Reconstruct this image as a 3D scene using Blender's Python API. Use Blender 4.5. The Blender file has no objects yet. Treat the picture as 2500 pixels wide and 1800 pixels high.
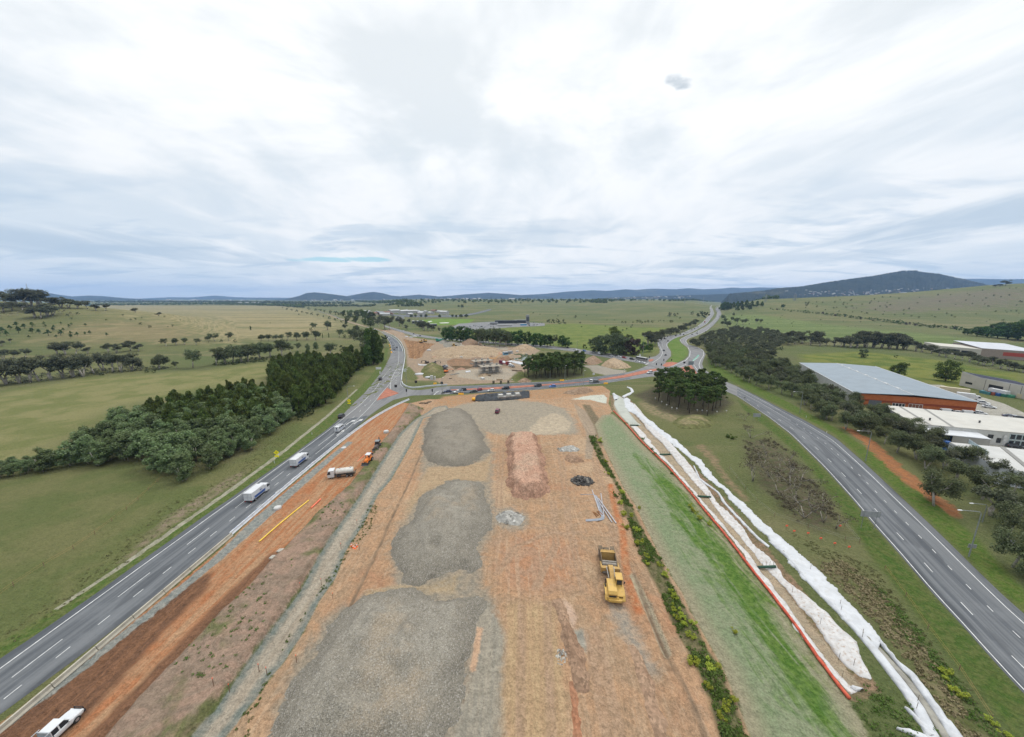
import bpy,bmesh,math,random
import numpy as np
from mathutils import Vector,Matrix
from mathutils.geometry import tessellate_polygon
# ------------------------------------------------------------------ camera
scene=bpy.context.scene
CAM_H,FOC,CX,CY,HORIZ=60.0,855.0,1250.0,900.0,728.0   # drone height (m), focal length (px of a 2500 px frame)
PITCH=math.atan((CY - HORIZ)/FOC)
cam_d=bpy.data.cameras.new("camera"); cam=bpy.data.objects.new("camera",cam_d)
scene.collection.objects.link(cam)
cam_d.sensor_width=36.0; cam_d.lens=36.0*FOC/2500.0
cam_d.clip_start=1.0; cam_d.clip_end=60000.0
cam.location=(0,0,CAM_H); cam.rotation_euler=(math.pi/2 - PITCH,0,0)
scene.camera=cam
# ------------------------------------------------------------------ world and sun
SUN_EL,SUN_AZ=math.radians(55),math.radians(40)      # azimuth measured from +Y towards +X
world=bpy.data.worlds.new("World"); scene.world=world; world.use_nodes=True
class NT:
 """tiny helper for building node trees"""
 def __init__(s,tree):
  s.t=tree; s.n=tree.nodes; s.l=tree.links; s.n.clear()
 def new(s,typ,**kw):
  n=s.n.new(typ)
  for k,v in kw.items():setattr(n,k,v)
  return n
 def put(s,sock,val):
  if val is None:return
  if isinstance(val,bpy.types.NodeSocket):s.l.new(val,sock)
  elif isinstance(val,(tuple,list)) and len(val)==3 and sock.type=='RGBA':sock.default_value=(*val,1)
  else:sock.default_value=val
 def math(s,op,a,b=None,c=None,clamp=False):
  n=s.new('ShaderNodeMath',operation=op,use_clamp=clamp)
  for i,x in enumerate((a,b,c)):s.put(n.inputs[i],x) if x is not None else None
  return n.outputs[0]
 def vmath(s,op,a,b=None):
  n=s.new('ShaderNodeVectorMath',operation=op)
  s.put(n.inputs[0],a)
  if b is not None:s.put(n.inputs[1],b)
  return n.outputs[0]
 def noise(s,vec,scale,detail=3,rough=0.55,dist=0.0,dims='3D'):
  n=s.new('ShaderNodeTexNoise',noise_dimensions=dims)
  s.put(n.inputs['Vector'],vec)
  n.inputs['Scale'].default_value=scale; n.inputs['Detail'].default_value=detail
  n.inputs['Roughness'].default_value=rough; n.inputs['Distortion'].default_value=dist
  return n.outputs['Fac']
 def mix(s,fac,a,b,mode='MIX'):
  n=s.new('ShaderNodeMix',data_type='RGBA',blend_type=mode)
  s.put(n.inputs[0],fac); s.put(n.inputs[6],a); s.put(n.inputs[7],b)
  return n.outputs[2]
 def sstep(s,x,lo,hi,a=0.0,b=1.0):
  n=s.new('ShaderNodeMapRange',interpolation_type='SMOOTHSTEP')
  s.put(n.inputs[0],x)
  for i,q in zip((1,2,3,4),(lo,hi,a,b)):n.inputs[i].default_value=q
  return n.outputs[0]
 def mapping(s,vec,loc=(0,0,0),rot=(0,0,0),scale=(1,1,1)):
  n=s.new('ShaderNodeMapping')
  s.put(n.inputs[0],vec); n.inputs[1].default_value=loc; n.inputs[2].default_value=rot; n.inputs[3].default_value=scale
  return n.outputs[0]
def build_world():
 w=NT(world.node_tree)
 tc=w.new('ShaderNodeTexCoord').outputs['Generated']
 sky=w.new('ShaderNodeTexSky',sky_type='NISHITA',sun_disc=False)
 sky.sun_elevation=SUN_EL; sky.sun_rotation=SUN_AZ
 sep=w.new('ShaderNodeSeparateXYZ'); w.l.new(tc,sep.inputs[0])
 x,y,z=sep.outputs
 zc=w.math('MAXIMUM',z,0.0)
 den=w.math('ADD',zc,0.10)
 px,py=w.math('DIVIDE',x,den),w.math('DIVIDE',y,den)      # a flat cloud layer overhead
 cmb=w.new('ShaderNodeCombineXYZ'); w.l.new(px,cmb.inputs[0]); w.l.new(py,cmb.inputs[1])
 P=cmb.outputs[0]
 n1=w.noise(w.mapping(tc,loc=(3.1,1.7,0.4),rot=(0,0.12,0.3),scale=(1.5,1.3,3.6)),1.0,6,0.56,0.55)
 n2=w.noise(w.mapping(P,loc=(8.0,2.0,0),rot=(0,0,-0.25),scale=(1.0,0.45,1)),2.4,5,0.55,0.5)
 n3=w.noise(w.mapping(P,loc=(1.0,7.0,0),rot=(0,0,0.15),scale=(0.45,1.0,1)),1.5,4,0.6,0.3)
 v=w.math('ADD',w.math('MULTIPLY',n1,0.74),w.math('MULTIPLY',n2,0.26))
 grey=w.sstep(v,0.42,0.60)                                # 0 thick grey .. 1 bright
 lowband=w.sstep(z,0.30,0.10)                             # streakier and bluer near the horizon
 streak=w.math('MULTIPLY',w.sstep(n3,0.50,0.66),lowband)
 hi=w.sstep(z,0.15,0.50)
 bright=w.mix(hi,(0.95,0.97,0.985),(1.10,1.11,1.11))
 dull_lo=(0.72,0.80,0.87)
 dull=w.mix(hi,dull_lo,(0.83,0.875,0.90))
 c=w.mix(grey,dull,bright)
 c=w.mix(w.math('MULTIPLY',streak,0.75),c,(0.50,0.63,0.76))
 # small gap of clear sky low ahead-left
 gx=w.math('DIVIDE',w.math('ADD',w.math('DIVIDE',x,w.math('MAXIMUM',y,0.01)),0.46),0.15)
 gz=w.math('DIVIDE',w.math('SUBTRACT',w.math('DIVIDE',z,w.math('MAXIMUM',y,0.01)),0.1035),0.0085)
 gap=w.math('ADD',w.math('MULTIPLY',gx,gx),w.math('MULTIPLY',gz,gz))
 gap=w.math('ADD',gap,w.math('MULTIPLY',w.math('SUBTRACT',n2,0.5),2.6))
 gap=w.math('MULTIPLY',w.sstep(gap,1.0,0.25),w.sstep(y,0.2,0.4))
 c=w.mix(w.math('MULTIPLY',gap,.8),c,(0.42,0.74,0.84))
 # heavier grey-blue cloud banks, low left and right
 sx_,sz_=w.math('DIVIDE',x,w.math('MAXIMUM',y,0.01)),w.math('DIVIDE',z,w.math('MAXIMUM',y,0.01))
 for cx_,cz_,wx_,wz_,tilt,k_ in ((-1.25,.150,.62,.045,-.06,.85),(1.42,.235,.60,.055,.16,.85),(.75,.105,.45,.020,.05,.50),(-.32,.150,.16,.030,.10,.50),(.10,.170,.22,.045,.15,.40)):
  bx=w.math('DIVIDE',w.math('SUBTRACT',sx_,cx_),wx_)
  bz=w.math('DIVIDE',w.math('SUBTRACT',w.math('SUBTRACT',sz_,cz_),w.math('MULTIPLY',w.math('SUBTRACT',sx_,cx_),tilt)),wz_)
  bb=w.math('ADD',w.math('ADD',w.math('MULTIPLY',bx,bx),w.math('MULTIPLY',bz,bz)),w.math('MULTIPLY',w.math('SUBTRACT',n2,.5),2.2))
  bb=w.math('MULTIPLY',w.math('MULTIPLY',w.sstep(bb,1.2,.0),k_),w.sstep(y,.1,.3))
  c=w.mix(bb,c,(.52,.63,.74))
 # one small dark cloudlet high on the right
 qx=w.math('DIVIDE',w.math('SUBTRACT',w.math('DIVIDE',x,w.math('MAXIMUM',y,0.01)),0.415),0.040)
 qz=w.math('DIVIDE',w.math('SUBTRACT',w.math('DIVIDE',z,w.math('MAXIMUM',y,0.01)),0.53),0.020)
 cl=w.math('ADD',w.math('MULTIPLY',qx,qx),w.math('MULTIPLY',qz,qz))
 cl=w.math('ADD',cl,w.math('MULTIPLY',w.math('SUBTRACT',w.noise(P,9,4,0.6),0.5),2.4))
 cl=w.math('MULTIPLY',w.sstep(cl,1.0,0.1),w.sstep(y,0.2,0.4))
 c=w.mix(w.math('MULTIPLY',cl,0.95),c,(0.56,0.63,0.69))
 horizon=w.sstep(z,0.045,-0.01)
 c=w.mix(w.math('MULTIPLY',horizon,0.5),c,(0.80,0.85,0.90))
 # overcast sky grows brighter towards the zenith
 boost=w.math('ADD',1.0,w.math('MULTIPLY',w.sstep(z,0.58,1.0),1.75))
 c=w.vmath('MULTIPLY',c,boost)
 bg1=w.new('ShaderNodeBackground'); w.l.new(c,bg1.inputs[0]); bg1.inputs[1].default_value=1.04
 bg2=w.new('ShaderNodeBackground'); w.l.new(sky.outputs[0],bg2.inputs[0]); bg2.inputs[1].default_value=0.05
 mx=w.new('ShaderNodeMixShader'); mx.inputs[0].default_value=0.06
 w.l.new(bg1.outputs[0],mx.inputs[1]); w.l.new(bg2.outputs[0],mx.inputs[2])
 out=w.new('ShaderNodeOutputWorld'); w.l.new(mx.outputs[0],out.inputs[0])
build_world()
sun_d=bpy.data.lights.new("sun",'SUN'); sun=bpy.data.objects.new("sun",sun_d); scene.collection.objects.link(sun)
sun_d.energy=1.4; sun_d.angle=math.radians(14); sun_d.color=(1.0,0.96,0.9)
sd=Vector((math.sin(SUN_AZ)*math.cos(SUN_EL),math.cos(SUN_AZ)*math.cos(SUN_EL),math.sin(SUN_EL)))
sun.rotation_euler=sd.to_track_quat('Z','Y').to_euler()
sun.location=(0,0,300)
vs=scene.view_settings
vs.view_transform='Standard'; vs.look='None'; vs.exposure=0.05; vs.gamma=1.0; vs.use_curve_mapping=False
cy=scene.cycles
cy.max_bounces=5; cy.diffuse_bounces=2; cy.glossy_bounces=2; cy.transmission_bounces=2; cy.transparent_max_bounces=4
cy.volume_bounces=0; cy.caustics_reflective=False; cy.caustics_refractive=False
cy.use_denoising=True; cy.denoising_input_passes='RGB_ALBEDO_NORMAL'; cy.denoising_prefilter='ACCURATE'
# ------------------------------------------------------------------ object helpers
COL=scene.collection
def tag(o,label=None,cat=None,group=None,kind=None):
 if label:o['label']=label
 if cat:o['category']=cat
 if group:o['group']=group
 if kind:o['kind']=kind
 return o
def empty(name,loc=(0,0,0),rz=0.0):
 o=bpy.data.objects.new(name,None); COL.objects.link(o)
 o.location=loc; o.rotation_euler=(0,0,rz); o.empty_display_size=0.5
 return o
def thing(name,label,cat,loc=(0,0,0),rz=0.0,group=None):
 return tag(empty(name,loc,rz),label,cat,group)
def link(name,me,parent=None):
 o=bpy.data.objects.new(name,me); COL.objects.link(o)
 if parent:o.parent=parent
 return o
def copy_tree(o,parent=None):
 c=o.copy(); COL.objects.link(c)
 if parent:c.parent=parent
 for ch in o.children:copy_tree(ch,c)
 return c
def mesh_np(name,V,F,mats,smooth=False,midx=None):
 V=np.asarray(V,np.float32); F=np.asarray(F,np.int32)
 me=bpy.data.meshes.new(name); k=F.shape[1]
 me.vertices.add(len(V)); me.vertices.foreach_set('co',V.ravel())
 me.loops.add(F.size); me.loops.foreach_set('vertex_index',F.ravel())
 me.polygons.add(len(F)); me.polygons.foreach_set('loop_start',np.arange(0,F.size,k,dtype=np.int32))
 me.polygons.foreach_set('loop_total',np.full(len(F),k,np.int32))
 if smooth:me.polygons.foreach_set('use_smooth',np.ones(len(F),bool))
 for m in mats:me.materials.append(m)
 if midx is not None:me.polygons.foreach_set('material_index',np.asarray(midx,np.int32))
 me.update(calc_edges=True)
 return me
class MB:
 """collects simple solids and links them as one mesh"""
 def __init__(s):s.v=[]; s.f=[]; s.m=[]
 def add(s,vs,fs,mi=0):
  b=len(s.v); s.v+=[tuple(q) for q in vs]
  for f in fs:s.f.append([i+b for i in f]); s.m.append(mi)
  return s
 def box(s,c,d,mi=0,rz=0.0,top=(1,1),shift=(0,0),rx=0.0,ry=0.0):
  """c centre of the base, d size; top scales the upper face, shift slides it"""
  x,y,z=d[0]/2,d[1]/2,d[2]
  P=[(-x,-y,0),(x,-y,0),(x,y,0),(-x,y,0)]+[(a*top[0]+shift[0],b*top[1]+shift[1],z) for a,b in ((-x,-y),(x,-y),(x,y),(-x,y))]
  M=Matrix.Translation(c) @ Matrix.Rotation(rz,4,'Z') @ Matrix.Rotation(ry,4,'Y') @ Matrix.Rotation(rx,4,'X')
  return s.add([M @ Vector(p) for p in P],[(3,2,1,0),(4,5,6,7),(0,1,5,4),(1,2,6,5),(2,3,7,6),(3,0,4,7)],mi)
 def tube(s,p0,p1,r0,r1=None,n=8,mi=0,caps=True):
  r1=r0 if r1 is None else r1
  p0,p1=Vector(p0),Vector(p1); d=(p1 - p0)
  if d.length<1e-6:return s
  q=d.to_track_quat('Z','Y'); X,Y=q @ Vector((1,0,0)),q @ Vector((0,1,0))
  vs_=[]
  for p,r in ((p0,r0),(p1,r1)):
   for i in range(n):
    a=2*math.pi*i/n; vs_.append(p+X*(r*math.cos(a))+Y*(r*math.sin(a)))
  fs=[(i,(i+1) % n,n+(i+1) % n,n+i) for i in range(n)]
  if caps:fs+=[tuple(range(n - 1,-1,-1)),tuple(range(n,2*n))]
  return s.add(vs_,fs,mi)
 def path(s,pts,r,n=6,mi=0):
  for a,b in zip(pts[:-1],pts[1:]):s.tube(a,b,r,r,n,mi)
  return s
 def loft(s,rings,mi=0,caps=True):
  n=len(rings[0]); vs_=[p for r in rings for p in r]; fs=[]
  for k in range(len(rings) - 1):
   for i in range(n):
    j=(i+1) % n; fs.append((k*n+i,k*n+j,(k+1)*n+j,(k+1)*n+i))
  if caps:fs+=[tuple(range(n - 1,-1,-1)),tuple(range((len(rings) - 1)*n,len(rings)*n))]
  return s.add(vs_,fs,mi)
 def prism(s,poly,z0,z1,mi=0):
  n=len(poly)
  vs_=[(x,y,z0) for x,y in poly]+[(x,y,z1) for x,y in poly]
  return s.add(vs_,[tuple(range(n - 1,-1,-1)),tuple(range(n,2*n))]+[(i,(i+1) % n,n+(i+1) % n,n+i) for i in range(n)],mi)
 def side(s,prof,w0,w1,mi=0):
  """profile in the x-z plane extruded across y from w0 to w1"""
  n=len(prof)
  vs_=[(x,w0,z) for x,z in prof]+[(x,w1,z) for x,z in prof]
  return s.add(vs_,[tuple(range(n)),tuple(range(2*n - 1,n - 1,-1))]+[(i,n+i,n+(i+1) % n,(i+1) % n) for i in range(n)],mi)
 def mesh(s,name,mats,smooth=False,fix=True):
  me=bpy.data.meshes.new(name)
  me.from_pydata(s.v,[],s.f)
  for m in mats:me.materials.append(m)
  me.polygons.foreach_set('material_index',s.m)
  if smooth:me.polygons.foreach_set('use_smooth',[True]*len(s.f))
  if fix:
   bm=bmesh.new(); bm.from_mesh(me); bmesh.ops.recalc_face_normals(bm,faces=bm.faces); bm.to_mesh(me); bm.free()
  me.update()
  return me
 def build(s,name,mats,parent=None,smooth=False):
  return link(name,s.mesh(name,mats if isinstance(mats,(list,tuple)) else [mats],smooth),parent)
# ------------------------------------------------------------------ materials
MATS={}
def mat(name,col,rough=0.6,metal=0.0,var=0.12,scale=1.5,bump=0.0,spec=0.3,dirt=None,trans=None):
 """a procedural paint / metal / cloth: base colour broken up by noise, optional dirt colour"""
 if name in MATS:return MATS[name]
 m=bpy.data.materials.new(name); m.use_nodes=True; t=NT(m.node_tree)
 out=t.new('ShaderNodeOutputMaterial'); b=t.new('ShaderNodeBsdfPrincipled'); t.l.new(b.outputs[0],out.inputs[0])
 tc=t.new('ShaderNodeTexCoord').outputs['Object']
 n=t.noise(tc,scale,4,0.6)
 c=t.mix(t.sstep(n,0.3,0.7),tuple(x*(1 - var) for x in col),tuple(min(1,x*(1+var)) for x in col))
 if dirt:c=t.mix(t.math('MULTIPLY',t.sstep(t.noise(tc,scale*2.3,5,0.65),0.48,0.72),dirt[3]),c,dirt[:3])
 t.l.new(c,b.inputs['Base Color'])
 b.inputs['Roughness'].default_value=rough; b.inputs['Metallic'].default_value=metal
 b.inputs['Specular IOR Level'].default_value=spec
 if bump:
  bp=t.new('ShaderNodeBump'); bp.inputs['Strength'].default_value=bump; bp.inputs['Distance'].default_value=0.1
  t.l.new(t.noise(tc,scale*6,4,0.6),bp.inputs['Height']); t.l.new(bp.outputs[0],b.inputs['Normal'])
 MATS[name]=m
 return m
rnd=random.Random(7)
nprng=np.random.default_rng(11)
# ------------------------------------------------------------------ terrain
def sst(x,a,b):
 t=np.clip((x - a)/(b - a),0,1); return t*t*(3 - 2*t)
def H(x,y):
 """height of the natural ground, metres"""
 x=np.asarray(x,float); y=np.asarray(y,float)
 s=x/np.maximum(y,1.0)
 right=np.interp(s,[.52,.60,.70,.85,.97,1.11,1.235,1.34,1.43,1.8,3],[0,12,48,62,70,83,100,114,120,126,126])*sst(y,720,1500)*(1 - 0.75*sst(y,1700,3600))
 left=np.interp(-s,[.78,.84,.965,1.124,1.243,1.44,1.8,3],[0,5,27,39,48,54,58,60])*sst(y,330,640)*(1 - sst(y,700,1300))
 mid=40*sst(y,1150,2700)*sst(s,-.42,-.28)*(1 - sst(s,.50,.58))
 bump=22*np.exp(-((x - 800)/330) ** 2 - ((y - 1750)/330) ** 2)
 far=14*sst(y,2000,4200)*(1 - sst(s,-.42,-.28))
 return right+left+mid+bump+far
SP,CP=math.sin(PITCH),math.cos(PITCH)
_T=40*1.008 ** np.arange(0,800)
def ground(u,v,dh=0.0):
 """where the line of sight through a measured photo pixel meets the terrain (raised by dh): survey of the photograph"""
 xx=(u - CX)/FOC; yy=-(v - CY)/FOC
 fw=CP+yy*SP; dn=SP - yy*CP
 if dn>0:
  t=(CAM_H - dh)/dn
  if fw*t<320:return (xx*t,fw*t,dh)
 hit=(CAM_H - dn*_T)<H(xx*_T,fw*_T)+dh
 k=int(np.argmax(hit)) if hit.any() else len(_T) - 1
 a,b=_T[max(k - 1,0)],_T[k]
 for _ in range(30):
  m=0.5*(a+b)
  if (CAM_H - dn*m)<float(H(xx*m,fw*m))+dh:b=m
  else:a=m
 return (xx*b,fw*b,float(H(xx*b,fw*b))+dh)
def gxy(u,v,dh=0.0):return ground(u,v,dh)[:2]
def gpoly(pts):return [gxy(*p) for p in pts]
def height_at(u,vb,vt):
 """height of something standing at pixel (u, vb) whose top is seen at row vt"""
 x,y,z=ground(u,vb)
 k=(CY - vt)/FOC
 # (z' * CP + y * SP) / (y * CP - z' * SP) = k, z' = top - CAM_H
 zz=(k*y*CP - y*SP)/(CP+k*SP)
 return zz+CAM_H - z
def sdf(poly,X,Y):
 """signed distance to a polygon, positive inside"""
 P=np.asarray(poly,float); d=np.full(X.shape,1e9); ins=np.zeros(X.shape,bool)
 for (ax,ay),(bx,by) in zip(P,np.roll(P,-1,0)):
  ex,ey=bx - ax,by - ay; L=ex*ex+ey*ey+1e-9
  t=np.clip(((X - ax)*ex+(Y - ay)*ey)/L,0,1)
  d=np.minimum(d,(X - ax - t*ex) ** 2+(Y - ay - t*ey) ** 2)
  c=(ay>Y) != (by>Y)
  if abs(ey)>1e-9:ins ^= c & (X<ex*(Y - ay)/ey+ax)
 d=np.sqrt(d)
 return np.where(ins,d,-d)
def ldist(line,X,Y):
 P=np.asarray(line,float); d=np.full(X.shape,1e9)
 for (ax,ay),(bx,by) in zip(P[:-1],P[1:]):
  ex,ey=bx - ax,by - ay; L=ex*ex+ey*ey+1e-9
  t=np.clip(((X - ax)*ex+(Y - ay)*ey)/L,0,1)
  d=np.minimum(d,(X - ax - t*ex) ** 2+(Y - ay - t*ey) ** 2)
 return np.sqrt(d)
def fnoise(X,Y,cell,seed=0):
 """cheap smooth value noise in numpy"""
 g=np.random.default_rng(seed).random((64,64))
 xs,ys=X/cell,Y/cell
 i,j=np.floor(xs).astype(int),np.floor(ys).astype(int); fx,fy=xs - i,ys - j
 fx,fy=fx*fx*(3 - 2*fx),fy*fy*(3 - 2*fy)
 a,b=g[i % 64,j % 64],g[(i+1) % 64,j % 64]; c,d=g[i % 64,(j+1) % 64],g[(i+1) % 64,(j+1) % 64]
 return (a*(1 - fx)+b*fx)*(1 - fy)+(c*(1 - fx)+d*fx)*fy
# ------------------------------------------------------------------ ground zones (outlines surveyed from the photo, pixels of the 2500x1800 frame)
RED=[(0,1766),(200,1615),(400,1455),(520,1357),(625,1256),(804,1108),(901,1022),(940,1000),(975,983),(1000,985),(990,1004),(962,1045),(925,1090),(890,1140),(850,1190),(770,1260),(690,1345),(600,1440),(480,1560),(330,1720),(262,1800),(190,1880),(-150,1880)]
PLOUGH=[(-60,1850),(0,1786),(200,1632),(330,1526),(430,1444),(520,1392),(505,1440),(400,1540),(270,1690),(160,1800),(90,1880),(-60,1900)]
BANK=[(262,1800),(330,1720),(480,1560),(600,1440),(690,1345),(770,1260),(850,1190),(890,1140),(925,1090),(962,1045),(1000,985),(1035,1000),(975,1060),(928,1132),(873,1220),(804,1317),(727,1450),(625,1590),(468,1800),(400,1890),(190,1890)]
TRACK=[(975,1060),(1012,1025),(1060,996),(1090,990),(1100,1003),(1055,1014),(1033,1022),(1005,1083),(955,1171),(922,1209),(887,1281),(845,1344),(818,1413),(779,1468),(741,1543),(691,1620),(652,1661),(625,1705),(550,1800),(490,1880),(400,1890),(468,1800),(523,1736),(625,1590),(735,1441),(779,1358),(804,1317),(873,1220),(928,1132)]
TRACKC=[(990,1060),(1030,1020),(1022,1040),(985,1100),(940,1175),(900,1240),(850,1310),(805,1395),(765,1460),(700,1560),(640,1650),(590,1710),(500,1820),(440,1890),(430,1880),(500,1790),(545,1730),(640,1600),(690,1520),(745,1440),(810,1330),(880,1225),(935,1138)]
PAD=[(1000,985),(1045,975),(1110,975),(1160,962),(1240,958),(1330,951),(1400,946),(1470,942),(1490,955),(1486,985),(1495,1005),(1472,1030),(1462,1066),(1490,1124),(1524,1193),(1552,1234),(1571,1276),(1599,1331),(1640,1408),(1668,1450),(1684,1488),(1723,1557),(1764,1628),(1792,1694),(1819,1763),(1832,1800),(1870,1890),(490,1890),(550,1800),(625,1705),(691,1620),(741,1543),(779,1468),(818,1413),(845,1344),(887,1281),(922,1209),(955,1171),(1005,1083),(1033,1022),(1020,1000)]
HARD=[(1080,1006),(1120,990),(1165,980),(1250,976),(1330,984),(1380,998),(1405,1025),(1412,1058),(1330,1062),(1250,1064),(1195,1058),(1150,1030)]
ORANGE=[(1085,968),(1160,962),(1240,957),(1330,951),(1420,945),(1476,944),(1478,958),(1400,968),(1330,975),(1250,972),(1160,980),(1100,990),(1060,985)]
HYDRO=[(1462,1066),(1452,1035),(1472,1012),(1497,1012),(1526,1038),(1567,1085),(1622,1138),(1663,1182),(1691,1215),(1718,1252),(1768,1310),(1801,1355),(1837,1402),(1875,1448),(1930,1520),(1958,1560),(1999,1620),(2032,1664),(2085,1730),(2120,1800),(2180,1890),(1870,1890),(1832,1800),(1819,1763),(1792,1694),(1764,1628),(1723,1557),(1684,1488),(1668,1450),(1640,1408),(1599,1331),(1571,1276),(1552,1234),(1524,1193),(1490,1124)]
HYGREEN=[(1560,1110),(1622,1150),(1691,1222),(1768,1318),(1875,1455),(1958,1565),(2032,1670),(2120,1800),(2180,1890),(2050,1890),(1985,1790),(1900,1660),(1820,1530),(1730,1390),(1660,1290),(1600,1190)]
VEG=[(1436,1064),(1468,1132),(1509,1193),(1526,1248),(1548,1317),(1570,1372),(1608,1441),(1641,1521),(1674,1584),(1705,1648),(1732,1722),(1760,1812),(1790,1890),(1850,1890),(1820,1800),(1809,1763),(1782,1694),(1754,1628),(1713,1557),(1674,1488),(1636,1419),(1608,1358),(1589,1331),(1561,1276),(1542,1234),(1514,1193),(1479,1124),(1454,1066)]
CHAN=[(1490,965),(1530,968),(1548,985),(1575,1030),(1620,1070),(1660,1110),(1720,1165),(1780,1230),(1850,1310),(1900,1370),(1960,1440),(2030,1530),(2105,1615),(2150,1690),(2100,1715),(2072,1708),(1999,1612),(1930,1512),(1875,1441),(1801,1347),(1718,1245),(1622,1132),(1526,1033),(1492,1000)]
CHFLOOR=[(1500,968),(1530,972),(1545,985),(1545,1003),(1562,1025),(1580,1045),(1617,1080),(1680,1154),(1730,1209),(1765,1248),(1842,1340),(1875,1375),(1925,1440),(1990,1525),(2045,1590),(2105,1670),(2095,1690),(2040,1640),(1985,1558),(1930,1485),(1878,1412),(1829,1345),(1757,1264),(1700,1198),(1660,1154),(1603,1094),(1575,1060),(1540,1040),(1510,1012),(1497,990)]
POND2=[(1393,976),(1440,966),(1474,963),(1482,971),(1480,986),(1440,977),(1405,976)]
WORKS=[(955,803),(1006,824),(1045,830),(1100,834),(1180,842),(1240,846),(1300,850),(1320,856),(1300,868),(1305,880),(1290,900),(1270,925),(1255,933),(1160,938),(1090,941),(1060,930),(1000,928),(995,905),(992,870),(988,850),(975,832),(960,818),(940,806)]
RUTS=[(985,828),(1010,833),(1040,836),(1062,840),(1045,850),(1035,862),(1030,872),(1012,876),(998,872),(995,852)]
EXCAV=[(1090,882),(1110,877),(1150,876),(1200,874),(1240,870),(1250,880),(1225,886),(1160,890),(1140,900),(1112,904),(1098,894)]
BROWNPIT=[(1098,888),(1120,886),(1158,888),(1155,898),(1135,904),(1110,903)]
GREENW=[(985,900),(1000,895),(1012,910),(1022,925),(1010,930),(985,926)]
GREENW2=[(1250,912),(1275,908),(1300,918),(1340,924),(1400,918),(1440,910),(1478,905),(1470,917),(1400,928),(1320,932),(1262,934),(1245,928)]
SIDEDIRT=[(1420,893),(1460,892),(1500,902),(1530,905),(1524,912),(1478,916),(1448,910),(1440,900)]
NORTHDIRT=[(800,768),(860,787),(905,800),(935,806),(960,806),(990,814),(955,818),(925,806),(890,798),(860,790),(812,774),(790,766)]
PINEFLOOR=[(1545,965),(1600,945),(1700,955),(1770,965),(1785,985),(1760,1008),(1690,1018),(1620,1008),(1585,985)]
PINEFLOOR2=[(1280,918),(1330,912),(1400,910),(1430,916),(1400,924),(1300,930)]
TANP1=[(1556,985),(1590,968),(1615,985),(1640,1010),(1690,1030),(1640,1030),(1590,1012)]
SCRUB=[(1815,1075),(1880,1070),(1935,1110),(1985,1170),(2040,1250),(2070,1300),(2000,1300),(1940,1270),(1880,1210),(1830,1140)]
DEADG=[(1990,1380),(2060,1370),(2130,1420),(2200,1510),(2280,1620),(2360,1740),(2390,1800),(2330,1800),(2280,1700),(2220,1620),(2150,1540),(2070,1450)]
TANP2=[(1700,1090),(1715,1085),(1750,1115),(1768,1150),(1810,1200),(1830,1225),(1815,1225),(1775,1180),(1735,1130)]
REDPATH=[(2050,1040),(2085,1050),(2140,1080),(2180,1120),(2230,1160),(2290,1210),(2345,1255),(2325,1262),(2265,1220),(2200,1170),(2150,1125),(2100,1075)]
YARD=[(2225,938),(2300,940),(2380,965),(2450,985),(2500,1008),(2700,1090),(2700,1300),(2500,1180),(2430,1120),(2380,1085),(2240,1010),(2300,1000)]
TANPLAIN=[(200,742),(350,746),(690,747),(735,752),(775,763),(812,778),(850,795),(810,808),(740,818),(640,828),(560,838),(490,838),(430,812),(360,785),(300,766)]
HILLTAN=[(150,800),(260,785),(400,790),(480,815),(470,835),(330,838),(200,838),(120,830)]
NEARGREEN=[(0,1180),(120,1150),(350,1125),(430,1190),(540,1150),(640,1090),(720,1020),(830,955),(900,895),(948,850),(950,880),(880,970),(800,1040),(625,1165),(400,1325),(200,1470),(0,1600),(-400,1850),(-900,1500),(-700,1250)]
PADDOCK=[(-300,1040),(0,960),(200,925),(500,905),(650,885),(700,905),(640,930),(500,950),(330,985),(200,1040),(120,1120),(0,1160),(-300,1250)]
BRIGHT1=[(1130,815),(1250,795),(1400,790),(1560,800),(1640,800),(1600,830),(1600,862),(1520,868),(1430,855),(1330,842),(1200,832)]
BRIGHT2=[(1950,866),(2100,858),(2300,880),(2420,905),(2500,912),(2500,960),(2300,945),(2200,920),(2040,888),(1960,886)]
BRIGHT3=[(1760,770),(1900,775),(2100,800),(2400,830),(2400,845),(2150,838),(1950,820),(1800,806),(1770,795)]
VERGER=[(1725,870),(1735,905),(1800,938),(1911,994),(2040,1060),(2112,1125),(2206,1212),(2288,1290),(2443,1442),(2520,1508),(2640,1560),(2500,1440),(2380,1310),(2270,1215),(2160,1125),(2050,1050),(1930,985),(1800,920),(1745,890)]
VERGEL=[(1800,975),(1870,1020),(1930,1066),(2013,1150),(2082,1226),(2195,1358),(2275,1455),(2360,1545),(2426,1620),(2520,1722),(2480,1800),(2400,1700),(2300,1580),(2200,1450),(2120,1350),(2050,1240),(1960,1120),(1880,1050),(1815,1000)]
CLUBGREEN=[(1020,782),(1080,778),(1160,780),(1140,792),(1060,795),(1030,790)]
SHOULDERL=[(948,850),(941,903),(910,945),(870,981),(806,1046),(713,1116),(630,1171),(502,1262),(328,1386),(240,1450),(90,1554),(0,1609),(-300,1800),(-300,1760),(0,1570),(100,1510),(330,1350),(560,1190),(700,1090),(820,1000),(900,925),(936,880),(940,850)]
CONC=[(130,1488),(300,1375),(560,1195),(690,1100),(800,1012),(870,950),(874,951),(806,1014),(697,1103),(567,1199),(308,1379),(140,1490)]
GBLUE=[(0,1772),(200,1621),(400,1461),(520,1363),(625,1262),(700,1199),(804,1114),(850,1078),(862,1080),(815,1118),(720,1205),(650,1270),(560,1350),(530,1375),(410,1474),(210,1636),(0,1790)]
LITTER=[(300,1370),(400,1268),(520,1190),(560,1165),(600,1150),(580,1180),(470,1250),(380,1310),(330,1360)]
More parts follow.
